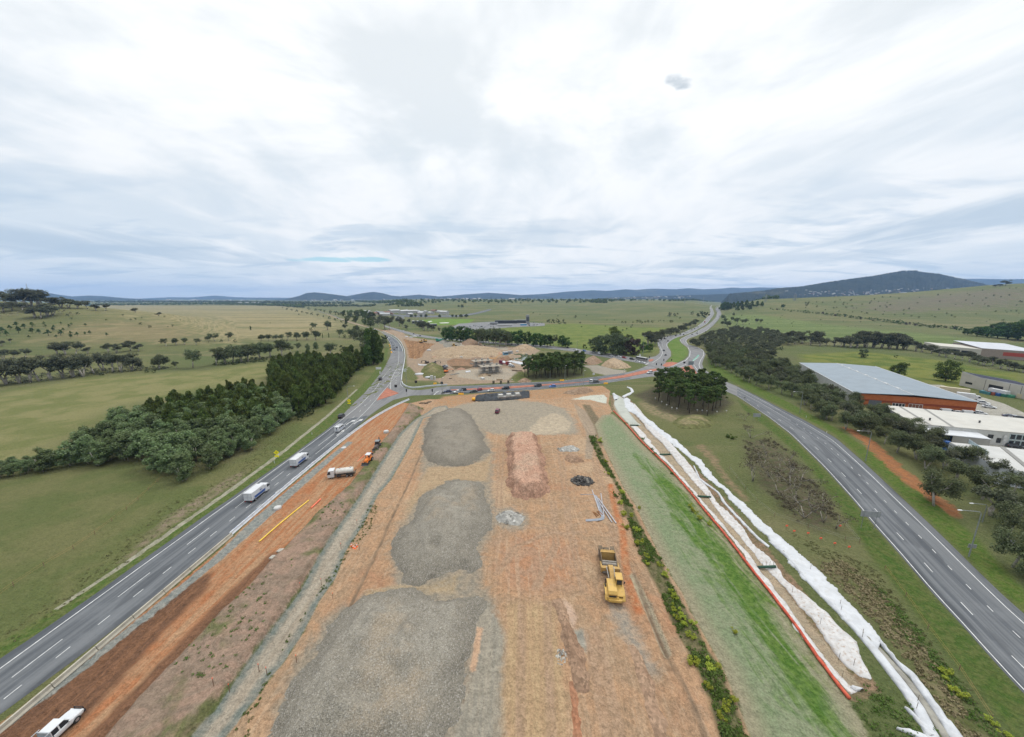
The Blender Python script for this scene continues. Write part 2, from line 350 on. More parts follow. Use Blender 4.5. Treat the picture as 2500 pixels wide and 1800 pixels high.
APRON=[(655,1800),(695,1680),(752,1574),(792,1516),(840,1480),(885,1452),(960,1440),(955,1358),(960,1312),(984,1268),(1005,1228),(1028,1195),(1030,1110),(1030,1040),(1055,1008),(1130,996),(1180,1045),(1206,1105),(1200,1180),(1212,1265),(1185,1330),(1172,1420),(1205,1465),(1190,1500),(1160,1600),(1140,1720),(1120,1890),(620,1890)]
TYRES=[[(1195,1335),(1222,1302),(1280,1287),(1345,1292),(1400,1320)],[(1207,1402),(1262,1332),(1335,1302),(1420,1300)],[(1268,1480),(1264,1880)],[(1330,1470),(1344,1890)],[(1430,1540),(1490,1880)],[(1448,1530),(1530,1880)],[(1360,1080),(1385,1290),(1420,1440)],[(1345,1225),(1352,1330),(1300,1440)],[(1218,1090),(1212,1240)],[(1090,1010),(1130,1080),(1150,1130)],[(1440,1100),(1500,1330),(1548,1420)]]
# name, outline, edge ripple (m), edge softness (m), colour a, colour b, pattern
ZONES=[
 ('tanplain',TANPLAIN,90,60,(.230,.190,.100),(.125,.125,.056),'F'),
 ('hilltan',HILLTAN,40,25,(.185,.150,.080),(.125,.122,.056),'F'),
 ('paddock',PADDOCK,12,12,(.180,.168,.074),(.122,.132,.046),'F'),
 ('bright1',BRIGHT1,14,16,(.130,.150,.040),(.088,.120,.028),'F'),
 ('bright2',BRIGHT2,8,8,(.140,.148,.036),(.075,.105,.022),'F'),
 ('bright3',BRIGHT3,30,30,(.118,.145,.052),(.085,.115,.036),'F'),
 ('island',[(1660,822),(1640,828),(1629,838),(1630,846),(1640,858),(1640,871),(1626,886),(1640,892),(1670,877),(1680,866),(1680,852),(1662,838),(1658,830)],2,2,(.085,.140,.028),(.110,.150,.040),'F'),
 ('hillscrub',[(2120,742),(2220,728),(2330,716),(2440,706),(2520,706),(2520,742),(2400,752),(2280,758),(2180,762),(2110,756)],160,60,(.120,.100,.072),(.105,.108,.056),'F'),
 ('neargreen',NEARGREEN,5,5,(.092,.108,.038),(.125,.124,.052),'F'),
 ('clubgreen',CLUBGREEN,5,5,(.12,.18,.035),(.09,.15,.025),'F'),
 ('shoulderl',SHOULDERL,1.0,0.8,(.062,.102,.022),(.098,.112,.038),'G'),
 ('litter',LITTER,2.5,1.5,(.215,.165,.120),(.120,.120,.055),'G'),
 ('conc',CONC,0.2,0.12,(.300,.280,.220),(.200,.195,.130),'G'),
 ('scrub',SCRUB,5,4,(.105,.085,.055),(.072,.078,.036),'G'),
 ('deadg',DEADG,5,4,(.190,.155,.092),(.070,.080,.026),'G'),
 ('tanp1',TANP1,3,2.5,(.240,.185,.115),(.120,.118,.055),'G'),
 ('tanp2',TANP2,2.5,1.2,(.230,.165,.100),(.110,.100,.050),'G'),
 ('pinef',PINEFLOOR,3,3,(.085,.070,.048),(.060,.060,.032),'G'),
 ('vergel',VERGEL,1.2,1.0,(.052,.092,.018),(.082,.098,.030),'G'),
 ('verger',VERGER,1.2,1.0,(.058,.105,.016),(.090,.110,.030),'G'),
 ('redpath',REDPATH,2.5,0.8,(.300,.125,.050),(.200,.100,.050),'G'),
 ('yard',YARD,0.3,0.3,(.330,.315,.275),(.270,.255,.215),'G'),
 ('northdirt',NORTHDIRT,3,3,(.300,.175,.095),(.260,.190,.125),'G'),
 ('works',WORKS,2.5,1.5,(.290,.212,.145),(.215,.168,.122),'G'),
 ('ruts',RUTS,2.5,1.0,(.320,.190,.100),(.130,.072,.040),'S'),
 ('excav',EXCAV,1.5,1.0,(.270,.160,.095),(.170,.115,.075),'G'),
 ('brownpit',BROWNPIT,1.5,1.0,(.120,.085,.050),(.095,.070,.042),'G'),
 ('greenw',GREENW,1.5,1.0,(.070,.100,.024),(.130,.120,.060),'G'),
 ('greenw2',GREENW2,2,1.5,(.075,.100,.024),(.120,.115,.050),'G'),
 ('pinef2',PINEFLOOR2,2,2,(.085,.078,.046),(.060,.065,.030),'G'),
 ('sidedirt',SIDEDIRT,1.0,1.0,(.270,.245,.200),(.230,.205,.165),'G'),
 ('pad',PAD,0.7,0.35,(.335,.208,.122),(.275,.185,.115),'P'),
 ('apron',APRON,2.2,1.6,(.215,.190,.150),(.250,.205,.150),'G'),
 ('greystrip',[(1140,1480),(1196,1470),(1215,1500),(1236,1560),(1230,1800),(1226,1890),(1095,1890),(1110,1780),(1140,1660),(1152,1570)],1.2,.9,(.255,.225,.175),(.225,.205,.165),'S'),
 ('palestrip',[(1164,1530),(1179,1533),(1172,1580),(1160,1645),(1146,1642),(1156,1580)],.4,.3,(.420,.275,.180),(.380,.250,.160),'G'),
 ('redarc',[(1215,1330),(1290,1298),(1370,1308),(1420,1350),(1395,1425),(1330,1450),(1230,1440)],4.0,3.0,(.330,.175,.098),(.300,.185,.118),'P'),
 ('greyright',[(1480,1470),(1535,1490),(1575,1560),(1605,1640),(1575,1640),(1535,1580),(1500,1530)],2.0,1.2,(.240,.210,.170),(.285,.220,.160),'G'),
 ('yellowtan',[(1236,1480),(1345,1470),(1372,1600),(1392,1890),(1226,1890)],1.8,1.4,(.345,.245,.140),(.320,.215,.125),'S'),
 ('tangap',[(1045,1142),(1115,1140),(1185,1125),(1200,1110),(1190,1175),(1110,1172),(1040,1200),(1010,1235),(985,1280),(1000,1220)],1.5,1.2,(.335,.250,.155),(.295,.210,.130),'G'),
 ('tangap2',[(985,1425),(1050,1428),(1120,1400),(1112,1450),(1050,1449),(985,1442),(930,1447),(880,1462),(900,1440)],1.2,.8,(.340,.255,.155),(.250,.205,.145),'G'),
 ('pinkwhite',[(1370,1460),(1384,1462),(1398,1478),(1410,1505),(1404,1532),(1392,1530),(1380,1495)],.8,.5,(.440,.320,.240),(.390,.270,.190),'G'),
 ('puddle',[(1399,1535),(1420,1532),(1436,1548),(1440,1575),(1432,1592),(1415,1575),(1402,1555)],.7,.6,(.330,.300,.240),(.240,.230,.195),'G'),
 ('pit',[(1405,1540),(1420,1538),(1430,1552),(1420,1560),(1407,1553)],.4,.5,(.170,.165,.140),(.200,.190,.160),'G'),
 ('tyre',None,.25,.45,(.270,.180,.118),(.300,.205,.135),'G'),
 ('hardg',[(1110,908),(1150,902),(1240,900),(1262,912),(1236,926),(1170,928),(1120,922)],2,1.5,(.270,.245,.200),(.300,.245,.180),'G'),
 ('northg',[(1066,830),(1130,836),(1180,842),(1240,846),(1240,856),(1190,852),(1120,846),(1075,840)],2.5,2,(.250,.235,.200),(.290,.240,.180),'G'),
 ('orangeclay',[(1188,866),(1200,858),(1222,858),(1226,866),(1210,874),(1190,876)],2,1.5,(.330,.190,.085),(.300,.190,.100),'G'),
 ('gravelspot',[(1205,1245),(1250,1236),(1290,1262),(1280,1295),(1230,1292),(1202,1275)],2,1.5,(.230,.205,.165),(.270,.215,.155),'G'),
 ('orange',ORANGE,2.5,2.0,(.330,.180,.090),(.270,.185,.115),'G'),
 ('hard',HARD,3.0,2.0,(.275,.235,.175),(.235,.205,.160),'G'),('hardspot',[(1320,1020),(1360,1008),(1395,1030),(1390,1052),(1350,1060),(1300,1062),(1290,1050)],3.5,1.0,(.400,.330,.235),(.300,.250,.185),'G'),('padroad',[(1400,985),(1440,1010),(1462,1050),(1452,1075),(1445,1120),(1428,1120),(1432,1060),(1412,1015)],.8,.6,(.290,.225,.160),(.250,.195,.140),'S'),('weedyslope',[(1420,987),(1440,990),(1474,1040),(1478,1085),(1466,1090),(1450,1040)],1.2,.8,(.120,.100,.060),(.170,.130,.085),'G'),
 ('bank',BANK,0.8,0.4,(.262,.178,.130),(.205,.152,.112),'B'),
 ('red',RED,0.6,0.35,(.295,.122,.055),(.325,.200,.115),'S'),
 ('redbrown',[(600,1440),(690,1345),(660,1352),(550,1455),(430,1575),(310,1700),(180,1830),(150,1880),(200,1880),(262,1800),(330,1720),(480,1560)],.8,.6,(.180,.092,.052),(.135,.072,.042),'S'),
 ('plough',PLOUGH,1.0,0.8,(.115,.062,.038),(.175,.090,.050),'S'),
 ('gblue',GBLUE,0.6,0.25,(.165,.180,.168),(.220,.215,.190),'G'),
 ('track',TRACK,0.35,0.25,(.145,.165,.145),(.185,.180,.150),'G'),
 ('trackc',TRACKC,0.45,0.7,(.300,.262,.205),(.265,.222,.168),'S'),
 ('hydro',HYDRO,0.5,0.4,(.205,.205,.130),(.250,.205,.140),'H'),
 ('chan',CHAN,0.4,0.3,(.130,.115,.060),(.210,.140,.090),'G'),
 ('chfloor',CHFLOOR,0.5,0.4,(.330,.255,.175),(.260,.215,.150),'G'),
 ('pond2',POND2,0.3,0.3,(.440,.440,.370),(.400,.400,.340),'G'),
 ('veg',VEG,0.9,0.5,(.075,.085,.030),(.130,.110,.060),'G'),
 ('redside',None,0.5,0.5,(.360,.130,.055),(.340,.185,.100),'G'),
 ('ditch',None,.35,.3,(.345,.295,.200),(.270,.225,.160),'G'),
 ('trench',None,0.35,0.3,(.190,.135,.090),(.150,.105,.070),'G'),
]
TRENCH=[(1036,1080),(1033,1094),(1005,1165),(969,1240),(936,1311),(909,1372),(873,1441),(851,1490)]
TRENCH2=[(1548,1400),(1575,1470),(1600,1535),(1625,1590),(1650,1640),(1690,1720),(1720,1800),(1745,1870)]
REDSIDE=[(1490,1185),(1500,1235),(1520,1300),(1528,1380),(1540,1440),(1560,1490)]
def spread(lo,hi,d0,lim,rate):
 a=[lim]
 while a[-1]<hi:a.append(a[-1]+max(d0,rate*abs(a[-1])))
 return a
def axis_x():
 core=list(np.arange(-118,118.01,0.6))
 out=[]; x=118.0
 while x<1000:x+=max(.6,.010*x); out.append(x)
 while x<17000:x *= 1.035; out.append(x)
 return np.array([-q for q in out[::-1]]+core+out)
def axis_y():
 out=[]; y=24.0
 while y<1500:out.append(y); y+=max(.5,.0062*y)
 while y<17000:out.append(y); y *= 1.022
 return np.array([-900,-500,-250,-120,-60,-25,0,10,17]+out)
AX,AY=axis_x(),axis_y()
GX,GY=np.meshgrid(AX,AY)
NX,NY=len(AX),len(AY)
ZN={}
def zone_field(poly,line=None):
 P=np.asarray(gpoly(poly)); pad=25
 i0,i1=np.searchsorted(AX,[P[:,0].min() - pad,P[:,0].max()+pad]); j0,j1=np.searchsorted(AY,[P[:,1].min() - pad,P[:,1].max()+pad])
 i0,j0=max(i0 - 1,0),max(j0 - 1,0); i1,j1=min(i1+1,NX),min(j1+1,NY)
 A=np.full(GX.shape,-400.0,np.float32)
 sx,sy=GX[j0:j1,i0:i1],GY[j0:j1,i0:i1]
 A[j0:j1,i0:i1]=(line - ldist(P,sx,sy)) if line else sdf(P,sx,sy)
 return A
for zn in ZONES:
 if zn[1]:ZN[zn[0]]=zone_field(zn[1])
ZN['redside']=zone_field(REDSIDE,0.9)
ZN['trench']=np.maximum(zone_field(TRENCH,0.32),zone_field(TRENCH2,0.30))
ZN['hygreen']=zone_field(HYGREEN)
ZN['trackc']=ZN['track'] - 1.25
ZN['ditch']=zone_field([(1545,1405),(1562,1440),(1590,1500),(1606,1540),(1628,1595)],.75)
ZN['tyre']=np.maximum.reduce([zone_field(q,.34) for q in TYRES]+[zone_field([(u+11,v) for u,v in q],.34) for q in TYRES])
GZ=H(GX,GY)
near=(np.abs(GX)<130) & (GY<330) & (GY>20)
def inside(n,w=1.0):return np.clip(ZN[n]/w,0,1)
def soil(cell,seed):return fnoise(GX,GY,cell,seed) - 0.5
# relief of the works: spoil, ruts, furrows, cut edges
GZ+=inside('plough',1.5)*(0.16*np.sin(GX*3.4+1.2*soil(9,3))+0.5*soil(0.9,4)+.12)
GZ+=inside('red',1.0)*(0.06*np.sin(GX*1.3+2*soil(12,5))*(soil(16,6)+.5)+0.18*soil(2.5,7))
GZ+=inside('bank',.7)*(1.25+0.55*soil(3.0,8)+0.3*soil(1.1,9))
lanes=np.interp(GX+1.6*soil(14,18),[-30,-6,6,10.5,11.5,17,18.2,22,23,27,28,33],[0,0,0,.1,-.35,-.25,.25,.1,-.3,-.2,.3,0])*(1 - sst(GY,74,92))
GZ+=inside('pad',2.0)*(0.45*soil(7,10)+0.22*soil(1.6,12)+lanes+.16*np.sin(GX*2.6+3*soil(20,19))*(soil(11,20)+.3))
GZ-=inside('trench',1.0)*0.95
GZ+=np.clip(1 - np.abs(ZN['trench']+1.2)/0.9,0,1)*0.22
GZ-=inside('chan',3.0)*1.0
GZ-=inside('ditch',.7)*.4
GZ+=inside('veg',1.5)*(0.35+0.5*soil(2.0,13))
GZ+=inside('works',6.0)*(1.6*soil(20,21)+1.0*soil(7,22))
GZ-=inside('ruts',3.0)*(1.4+1.0*np.sin(GX*.9+.25*GY))
GZ-=inside('excav',4.0)*2.2
GZ-=inside('brownpit',2.0)*1.2
GZ+=inside('deadg',3.0)*0.5*(soil(1.4,14)+.5)
GZ+=inside('litter',2.0)*0.5*(soil(1.2,15)+.5)
grass=near & (ZN['pad']<-1) & (ZN['red']<-1) & (ZN['track']<-1) & (ZN['hydro']<-1) & (GX<-88)
GZ+=grass*0.28*soil(1.7,16)
def local_z(x,y):
 """height of the finished ground mesh"""
 i=int(np.clip(np.searchsorted(AX,x) - 1,0,NX - 2)); j=int(np.clip(np.searchsorted(AY,y) - 1,0,NY - 2))
 fx=(x - AX[i])/(AX[i+1] - AX[i]); fy=(y - AY[j])/(AY[j+1] - AY[j])
 return float((GZ[j,i]*(1 - fx)+GZ[j,i+1]*fx)*(1 - fy)+(GZ[j+1,i]*(1 - fx)+GZ[j+1,i+1]*fx)*fy)
def local_zv(X,Y):
 i=np.clip(np.searchsorted(AX,X) - 1,0,NX - 2); j=np.clip(np.searchsorted(AY,Y) - 1,0,NY - 2)
 fx=(X - AX[i])/(AX[i+1] - AX[i]); fy=(Y - AY[j])/(AY[j+1] - AY[j])
 return (GZ[j,i]*(1 - fx)+GZ[j,i+1]*fx)*(1 - fy)+(GZ[j+1,i]*(1 - fx)+GZ[j+1,i+1]*fx)*fy
def at(u,v,dz=0.0):
 x,y,_=ground(u,v)
 return (x,y,local_z(x,y)+dz)
# ------------------------------------------------------------------ ground material
def ground_material():
 m=bpy.data.materials.new('earth_and_grass'); m.use_nodes=True; t=NT(m.node_tree)
 out=t.new('ShaderNodeOutputMaterial'); bs=t.new('ShaderNodeBsdfPrincipled'); t.l.new(bs.outputs[0],out.inputs[0])
 P=t.new('ShaderNodeNewGeometry').outputs['Position']
 big=t.noise(P,0.006,4,0.55); mid=t.noise(P,0.055,4,0.6,0.4); sml=t.noise(P,0.55,4,0.65); fin=t.noise(P,3.2,3,0.7)
 strk=t.noise(t.mapping(P,scale=(1.3,0.045,1)),1.0,4,0.6,0.6)
 strk2=t.noise(t.mapping(P,scale=(.55,.055,1)),1.0,5,.65,.9)
 bands=t.noise(t.mapping(P,rot=(0,0,.12),scale=(0.0022,0.016,1)),1.0,5,0.6,0.5)
 scuff=t.noise(P,0.16,5,0.62,1.6)
 # base pasture, several greens
 c=t.mix(t.sstep(big,.38,.62),(.080,.098,.036),(.118,.118,.050))
 c=t.mix(t.math('MULTIPLY',t.sstep(mid,.48,.68),.55),c,(.070,.092,.030))
 c=t.mix(t.math('MULTIPLY',t.sstep(sml,.50,.72),.45),c,(.150,.135,.070))
 c=t.mix(t.math('MULTIPLY',t.sstep(bands,.52,.62),.55),c,(.170,.145,.080))
 c=t.mix(t.math('MULTIPLY',t.sstep(bands,.44,.34),.35),c,(.075,.080,.042))
 tuft=t.noise(P,1.1,5,.72)
 c=t.mix(t.math('MULTIPLY',t.sstep(tuft,.50,.66),.30),c,(.055,.065,.026))
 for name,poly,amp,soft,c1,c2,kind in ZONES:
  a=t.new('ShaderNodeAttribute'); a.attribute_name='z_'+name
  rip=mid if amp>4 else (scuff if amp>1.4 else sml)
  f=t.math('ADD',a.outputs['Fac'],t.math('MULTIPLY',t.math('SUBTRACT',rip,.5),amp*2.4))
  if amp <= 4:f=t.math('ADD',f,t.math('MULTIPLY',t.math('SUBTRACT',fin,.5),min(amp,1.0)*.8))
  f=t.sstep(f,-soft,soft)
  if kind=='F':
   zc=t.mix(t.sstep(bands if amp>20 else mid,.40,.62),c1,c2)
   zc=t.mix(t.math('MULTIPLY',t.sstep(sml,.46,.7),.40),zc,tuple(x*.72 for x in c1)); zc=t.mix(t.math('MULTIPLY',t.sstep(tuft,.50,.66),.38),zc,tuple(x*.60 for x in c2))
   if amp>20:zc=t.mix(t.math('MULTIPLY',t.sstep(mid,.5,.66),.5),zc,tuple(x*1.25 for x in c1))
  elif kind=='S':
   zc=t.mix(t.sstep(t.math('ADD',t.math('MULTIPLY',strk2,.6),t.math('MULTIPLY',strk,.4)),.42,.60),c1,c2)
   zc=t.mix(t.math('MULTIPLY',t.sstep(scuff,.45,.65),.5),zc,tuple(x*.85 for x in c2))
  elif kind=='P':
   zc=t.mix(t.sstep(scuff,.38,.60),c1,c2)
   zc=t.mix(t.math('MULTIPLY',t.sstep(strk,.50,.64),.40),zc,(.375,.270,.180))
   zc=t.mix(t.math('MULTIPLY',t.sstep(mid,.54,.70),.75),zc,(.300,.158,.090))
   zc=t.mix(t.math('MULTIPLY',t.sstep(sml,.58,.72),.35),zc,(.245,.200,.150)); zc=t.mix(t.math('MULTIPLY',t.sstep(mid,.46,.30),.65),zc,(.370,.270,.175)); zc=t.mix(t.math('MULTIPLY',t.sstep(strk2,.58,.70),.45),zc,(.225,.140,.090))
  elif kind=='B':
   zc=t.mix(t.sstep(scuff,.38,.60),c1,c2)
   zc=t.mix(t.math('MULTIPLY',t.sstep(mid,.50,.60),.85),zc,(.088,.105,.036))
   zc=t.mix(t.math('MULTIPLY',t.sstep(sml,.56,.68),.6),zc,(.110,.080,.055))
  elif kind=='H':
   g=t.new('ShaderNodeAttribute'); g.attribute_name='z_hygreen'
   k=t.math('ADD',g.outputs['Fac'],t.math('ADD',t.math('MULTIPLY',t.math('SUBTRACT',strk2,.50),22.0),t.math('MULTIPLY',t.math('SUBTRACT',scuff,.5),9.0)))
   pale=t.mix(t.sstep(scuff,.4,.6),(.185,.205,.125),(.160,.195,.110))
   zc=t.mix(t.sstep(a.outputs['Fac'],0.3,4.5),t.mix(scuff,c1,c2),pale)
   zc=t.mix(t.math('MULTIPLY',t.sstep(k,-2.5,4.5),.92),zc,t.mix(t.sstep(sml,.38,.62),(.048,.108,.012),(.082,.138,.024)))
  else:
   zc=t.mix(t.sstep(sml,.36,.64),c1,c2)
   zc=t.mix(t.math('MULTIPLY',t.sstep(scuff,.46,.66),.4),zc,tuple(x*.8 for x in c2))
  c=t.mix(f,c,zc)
 grain=t.math('ADD',.68,t.math('ADD',t.sstep(fin,.32,.68,0,.32),t.sstep(tuft,.34,.66,0,.34)))
 c=t.vmath('MULTIPLY',c,grain)
 t.l.new(c,bs.inputs['Base Color']); bs.inputs['Roughness'].default_value=.95; bs.inputs['Specular IOR Level'].default_value=.08
 hgt=t.math('ADD',t.math('MULTIPLY',sml,.6),t.math('MULTIPLY',tuft,.8))
 bp=t.new('ShaderNodeBump'); bp.inputs['Strength'].default_value=.9; bp.inputs['Distance'].default_value=.8
 t.l.new(hgt,bp.inputs['Height']); t.l.new(bp.outputs[0],bs.inputs['Normal'])
 return m
M_GROUND=ground_material()
def build_ground():
 V=np.stack([GX,GY,GZ],-1).reshape(-1,3)
 idx=np.arange(NX*NY).reshape(NY,NX)
 F=np.stack([idx[:-1,:-1],idx[:-1,1:],idx[1:,1:],idx[1:,:-1]],-1)
 fz=lambda n:.25*(ZN[n][:-1,:-1]+ZN[n][:-1,1:]+ZN[n][1:,1:]+ZN[n][1:,:-1])>0
 owner=np.zeros(F.shape[:2],int)
 parts=[('ground',None),('construction_site_ground',['pad','works','orange','hard']),('dirt_road',['red']),('earth_bank',['bank']),('gravel_track',['track']),
    ('grass_strip',['hydro']),('drainage_channel',['chan'])]
 for k,(n,zs) in enumerate(parts):
  for q in zs or []:owner[fz(q)]=k
 # shared smooth normals so that the sheets meet without a seam
 e1=np.gradient(GZ,axis=1)/np.gradient(GX,axis=1); e2=np.gradient(GZ,axis=0)/np.gradient(GY,axis=0)
 N=np.stack([-e1,-e2,np.ones_like(e1)],-1); N /= np.linalg.norm(N,axis=-1,keepdims=True); N=N.reshape(-1,3)
 F=F.reshape(-1,4); owner=owner.ravel()
 for k,(n,zs) in enumerate(parts):
  f=F[owner==k]; used,inv=np.unique(f,return_inverse=True)
  me=mesh_np(n,V[used],inv.reshape(-1,4),[M_GROUND],smooth=True)
  for zn,A in ZN.items():
   a=me.attributes.new('z_'+zn,'FLOAT','POINT'); a.data.foreach_set('value',A.reshape(-1)[used].astype(np.float32))
  me.normals_split_custom_set_from_vertices(N[used].astype(np.float32).tolist()) if len(used)<400000 else None
  o=link(n,me); o['kind']='structure'
 return
build_ground()
# ------------------------------------------------------------------ roads
def asphalt(name,c1,c2,lines=(1.1,.03)):
 m=bpy.data.materials.new(name); m.use_nodes=True; t=NT(m.node_tree)
 out=t.new('ShaderNodeOutputMaterial'); bs=t.new('ShaderNodeBsdfPrincipled'); t.l.new(bs.outputs[0],out.inputs[0])
 P=t.new('ShaderNodeNewGeometry').outputs['Position']; uv=t.new('ShaderNodeTexCoord').outputs['UV']
 wear=t.noise(t.mapping(uv,scale=(1.0,.02,1)),.55,4,.6,.2)          # wheel paths run along the road
 fin=t.noise(P,2.5,4,.7); pat=t.noise(P,.11,4,.6)
 c=t.mix(t.sstep(wear,.38,.62),c1,c2)
 c=t.mix(t.math('MULTIPLY',t.sstep(pat,.5,.7),.45),c,tuple(x*1.15 for x in c2)); c=t.mix(t.math('MULTIPLY',t.sstep(t.noise(t.mapping(uv,scale=(.28,.05,1)),1.0,1,.3),.60,.63),.45),c,tuple(x*.7 for x in c1))
 crack=t.noise(t.mapping(uv,scale=(1.0,.06,1)),1.7,3,.5)
 c=t.mix(t.math('MULTIPLY',t.sstep(crack,.66,.70),.35),c,tuple(x*.55 for x in c1))
 c=t.vmath('MULTIPLY',c,t.math('ADD',.86,t.math('MULTIPLY',fin,.28)))
 t.l.new(c,bs.inputs['Base Color']); bs.inputs['Roughness'].default_value=.8; bs.inputs['Specular IOR Level'].default_value=.25
 return m
M_ASPH=asphalt('asphalt_weathered',(.064,.070,.078),(.118,.123,.129))
M_ASPH2=asphalt('asphalt_old',(.128,.128,.130),(.160,.158,.156))
M_LINE=mat('road_paint_white',(.46,.46,.45),.7,var=.18,scale=.8)
M_GREENP=mat('road_paint_green',(.10,.30,.22),.7,var=.2,scale=.5)
M_REDP=mat('red_paving',(.285,.110,.070),.9,var=.22,scale=.35,bump=.2)
M_KERB=mat('kerb_concrete',(.32,.31,.28),.9,var=.15,scale=.6)
def resample(P,n):
 P=np.asarray(P,float); d=np.r_[0,np.cumsum(np.linalg.norm(np.diff(P,axis=0),axis=1))]
 s=np.linspace(0,d[-1],n)
 return np.stack([np.interp(s,d,P[:,k]) for k in range(P.shape[1])],-1)
def smooth(P,it=2):
 P=np.array(P,float)
 for _ in range(it):P[1:-1]=.25*P[:-2]+.5*P[1:-1]+.25*P[2:]
 return P
def rz_(x,y,dz):return np.maximum(H(x,y),0)+dz+.0003*np.maximum(np.asarray(y) - 300,0)
ROADS={}
def ribbon(name,L,R,mat_,dz=.06,n=None,nx=4,sm=3,kind='structure',px=True):
 L=np.array(gpoly(L)) if px else np.array(L); R=np.array(gpoly(R)) if px else np.array(R)
 if n is None:n=int(max(np.linalg.norm(np.diff(L,axis=0),axis=1).sum(),40)/4)
 n=min(max(n,8),500)
 L,R=smooth(resample(L,n),sm),smooth(resample(R,n),sm)
 f=np.linspace(0,1,nx+1)
 XY=L[:,None,:]*(1 - f[None,:,None])+R[:,None,:]*f[None,:,None]
 Z=rz_(XY[...,0],XY[...,1],dz)
 V=np.concatenate([XY,Z[...,None]],-1)
 skirt=V[:,[0,-1]].copy(); skirt[...,2]-=.5
 V=np.concatenate([skirt[:,:1],V,skirt[:,1:]],1)
 k=nx+3; idx=np.arange(n*k).reshape(n,k)
 F=np.stack([idx[:-1,:-1],idx[:-1,1:],idx[1:,1:],idx[1:,:-1]],-1).reshape(-1,4)
 me=mesh_np(name,V.reshape(-1,3),F,[mat_])
 W=np.linalg.norm(L - R,axis=1); s=np.r_[0,np.cumsum(np.linalg.norm(np.diff(L,axis=0),axis=1))]
 u=np.concatenate([[0],f,[1]])[None,:]*W[:,None]; uvv=np.stack([u,np.repeat(s[:,None],k,1)],-1).reshape(-1,2)
 uvl=me.uv_layers.new(name='UVMap'); uvl.data.foreach_set('uv',uvv[F.ravel()].astype(np.float32).ravel())
 o=link(name,me); tag(o,kind=kind)
 ROADS[name+mat_.name+str(len(ROADS))]=(L,R)
 return (L,R,dz)
def patch(name,poly,mat_,dz,px=True,kind='structure',skirt=.4):
 P=np.array(gpoly(poly)) if px else np.array(poly)
 n=len(P); Z=rz_(P[:,0],P[:,1],dz)
 tri=tessellate_polygon([[Vector((x,y,0)) for x,y in P]])
 V=[(x,y,z) for (x,y),z in zip(P,Z)]+[(x,y,z - skirt) for (x,y),z in zip(P,Z)]
 fs=[tuple(q) for q in tri]+[(i,(i+1) % n,n+(i+1) % n,n+i) for i in range(n)]
 me=bpy.data.meshes.new(name); me.from_pydata(V,[],fs); me.materials.append(mat_)
 bm=bmesh.new(); bm.from_mesh(me); bmesh.ops.recalc_face_normals(bm,faces=bm.faces)
 up=sum(f.normal.z*f.calc_area() for f in bm.faces if len(f.verts)==3)
 if up<0:bmesh.ops.reverse_faces(bm,faces=bm.faces)
 uvl=bm.loops.layers.uv.new('UVMap')
 for f in bm.faces:
  for l in f.loops:l[uvl].uv=(l.vert.co.x,l.vert.co.y)
 bm.to_mesh(me); bm.free()
 return tag(link(name,me),kind=kind)
LM_L=[(-420,1900),(0,1609),(83,1554),(234,1450),(322,1386),(413,1322),(496,1262),(562,1218),(625,1173),(708,1116),(741,1091),(801,1047),(824,1027)]
LM_R=[(-250,1935),(0,1745),(200,1598),(400,1440),(510,1350),(543,1322),(625,1248),(700,1184),(804,1100),(860,1052),(904,1014)]
LM_M=[(-330,1935),(0,1690),(200,1545),(400,1392),(560,1265),(650,1195),(804,1070),(860,1025)]
RB={}
# road surfaces
RB['main']=ribbon('road',LM_L,LM_R,M_ASPH,.060,n=220,nx=6)
JL=[(824,1027),(865,983),(889,961),(914,931),(936,903),(953,870),(955,858),(985,858),(987,870),(984.6,892),(980.7,912),(979,925),(979,933),(982,941),(990,948),(1006,952),(1025,953),(1045,950.6),(1072,945),(1098,943),(1098,962.5),(1045,965),(1008,966),(985,970.5),(960,977),(930,995),(904,1014)]
patch('road',JL,M_ASPH2,.056)
LN_L=[(955,858),(955,850),(951,837),(940,818),(925,807),(911,801),(889,799 - 1.5),(862,789.5),(834,781),(812,771.5),(793,765.5),(775,759.5)]
LN_R=[(985,858),(984.6,852),(978,839.5),(969,829),(955.5,821),(943.6,815),(930,810),(905,802),(872,792),(842,783),(818,772.5),(797,766),(779,759.5)]
RB['north']=ribbon('road',LN_L,LN_R,M_ASPH,.052,n=260,sm=6)
CR_U=[(1098,943),(1151,942),(1226,938),(1279,934.5),(1358,931.5),(1398,927),(1444,921.5),(1479,917),(1523,911)]
CR_L=[(1098,962.5),(1160,960),(1239,956),(1305,952),(1358,947),(1424,940.5),(1470,937),(1541,926.5)]
RB['cross']=ribbon('road',CR_U,CR_L,M_ASPH,.052,n=120,sm=4)
JR=[(1541,926.5),(1587,920),(1640,917.5),(1680,921),(1720,933),(1760,950),(1800,968),(1800,944),(1763,928),(1735,912),(1718,902),(1714,889),(1717,879),(1722.8,865),(1716,854),(1700,847),(1681,842),(1664,838),(1678.7,849),(1682,859),(1680.4,870),(1671.6,878.7),(1654,886.7),(1638,892.5),(1624,884),(1638,870),(1638,859),(1632.8,850.5),(1606,845),(1611,854),(1610,863),(1601,870),(1576,875),(1550,873.6),(1550,885),(1576,890),(1583,891.5),(1569,898),(1550,905),(1523,911)]
patch('road',JR,M_ASPH2,.056)
SD_U=[(1550,873.6),(1506,866),(1444,857.5),(1400,850.5),(1385,850),(1332,843.5),(1279,840),(1226,838),(1160,831),(1098,828),(1059,823),(1019,816.5),(984,807.5),(959,800.5),(940,795)]
SD_L=[(1550,885),(1523,880.5),(1470,871.7),(1426,863.7),(1400,858.5),(1358,853.5),(1305,848),(1252,845),(1239,843),(1160,836),(1085,829),(1045,826),(1006,820),(979,811.5),(959,805),(938,798)]
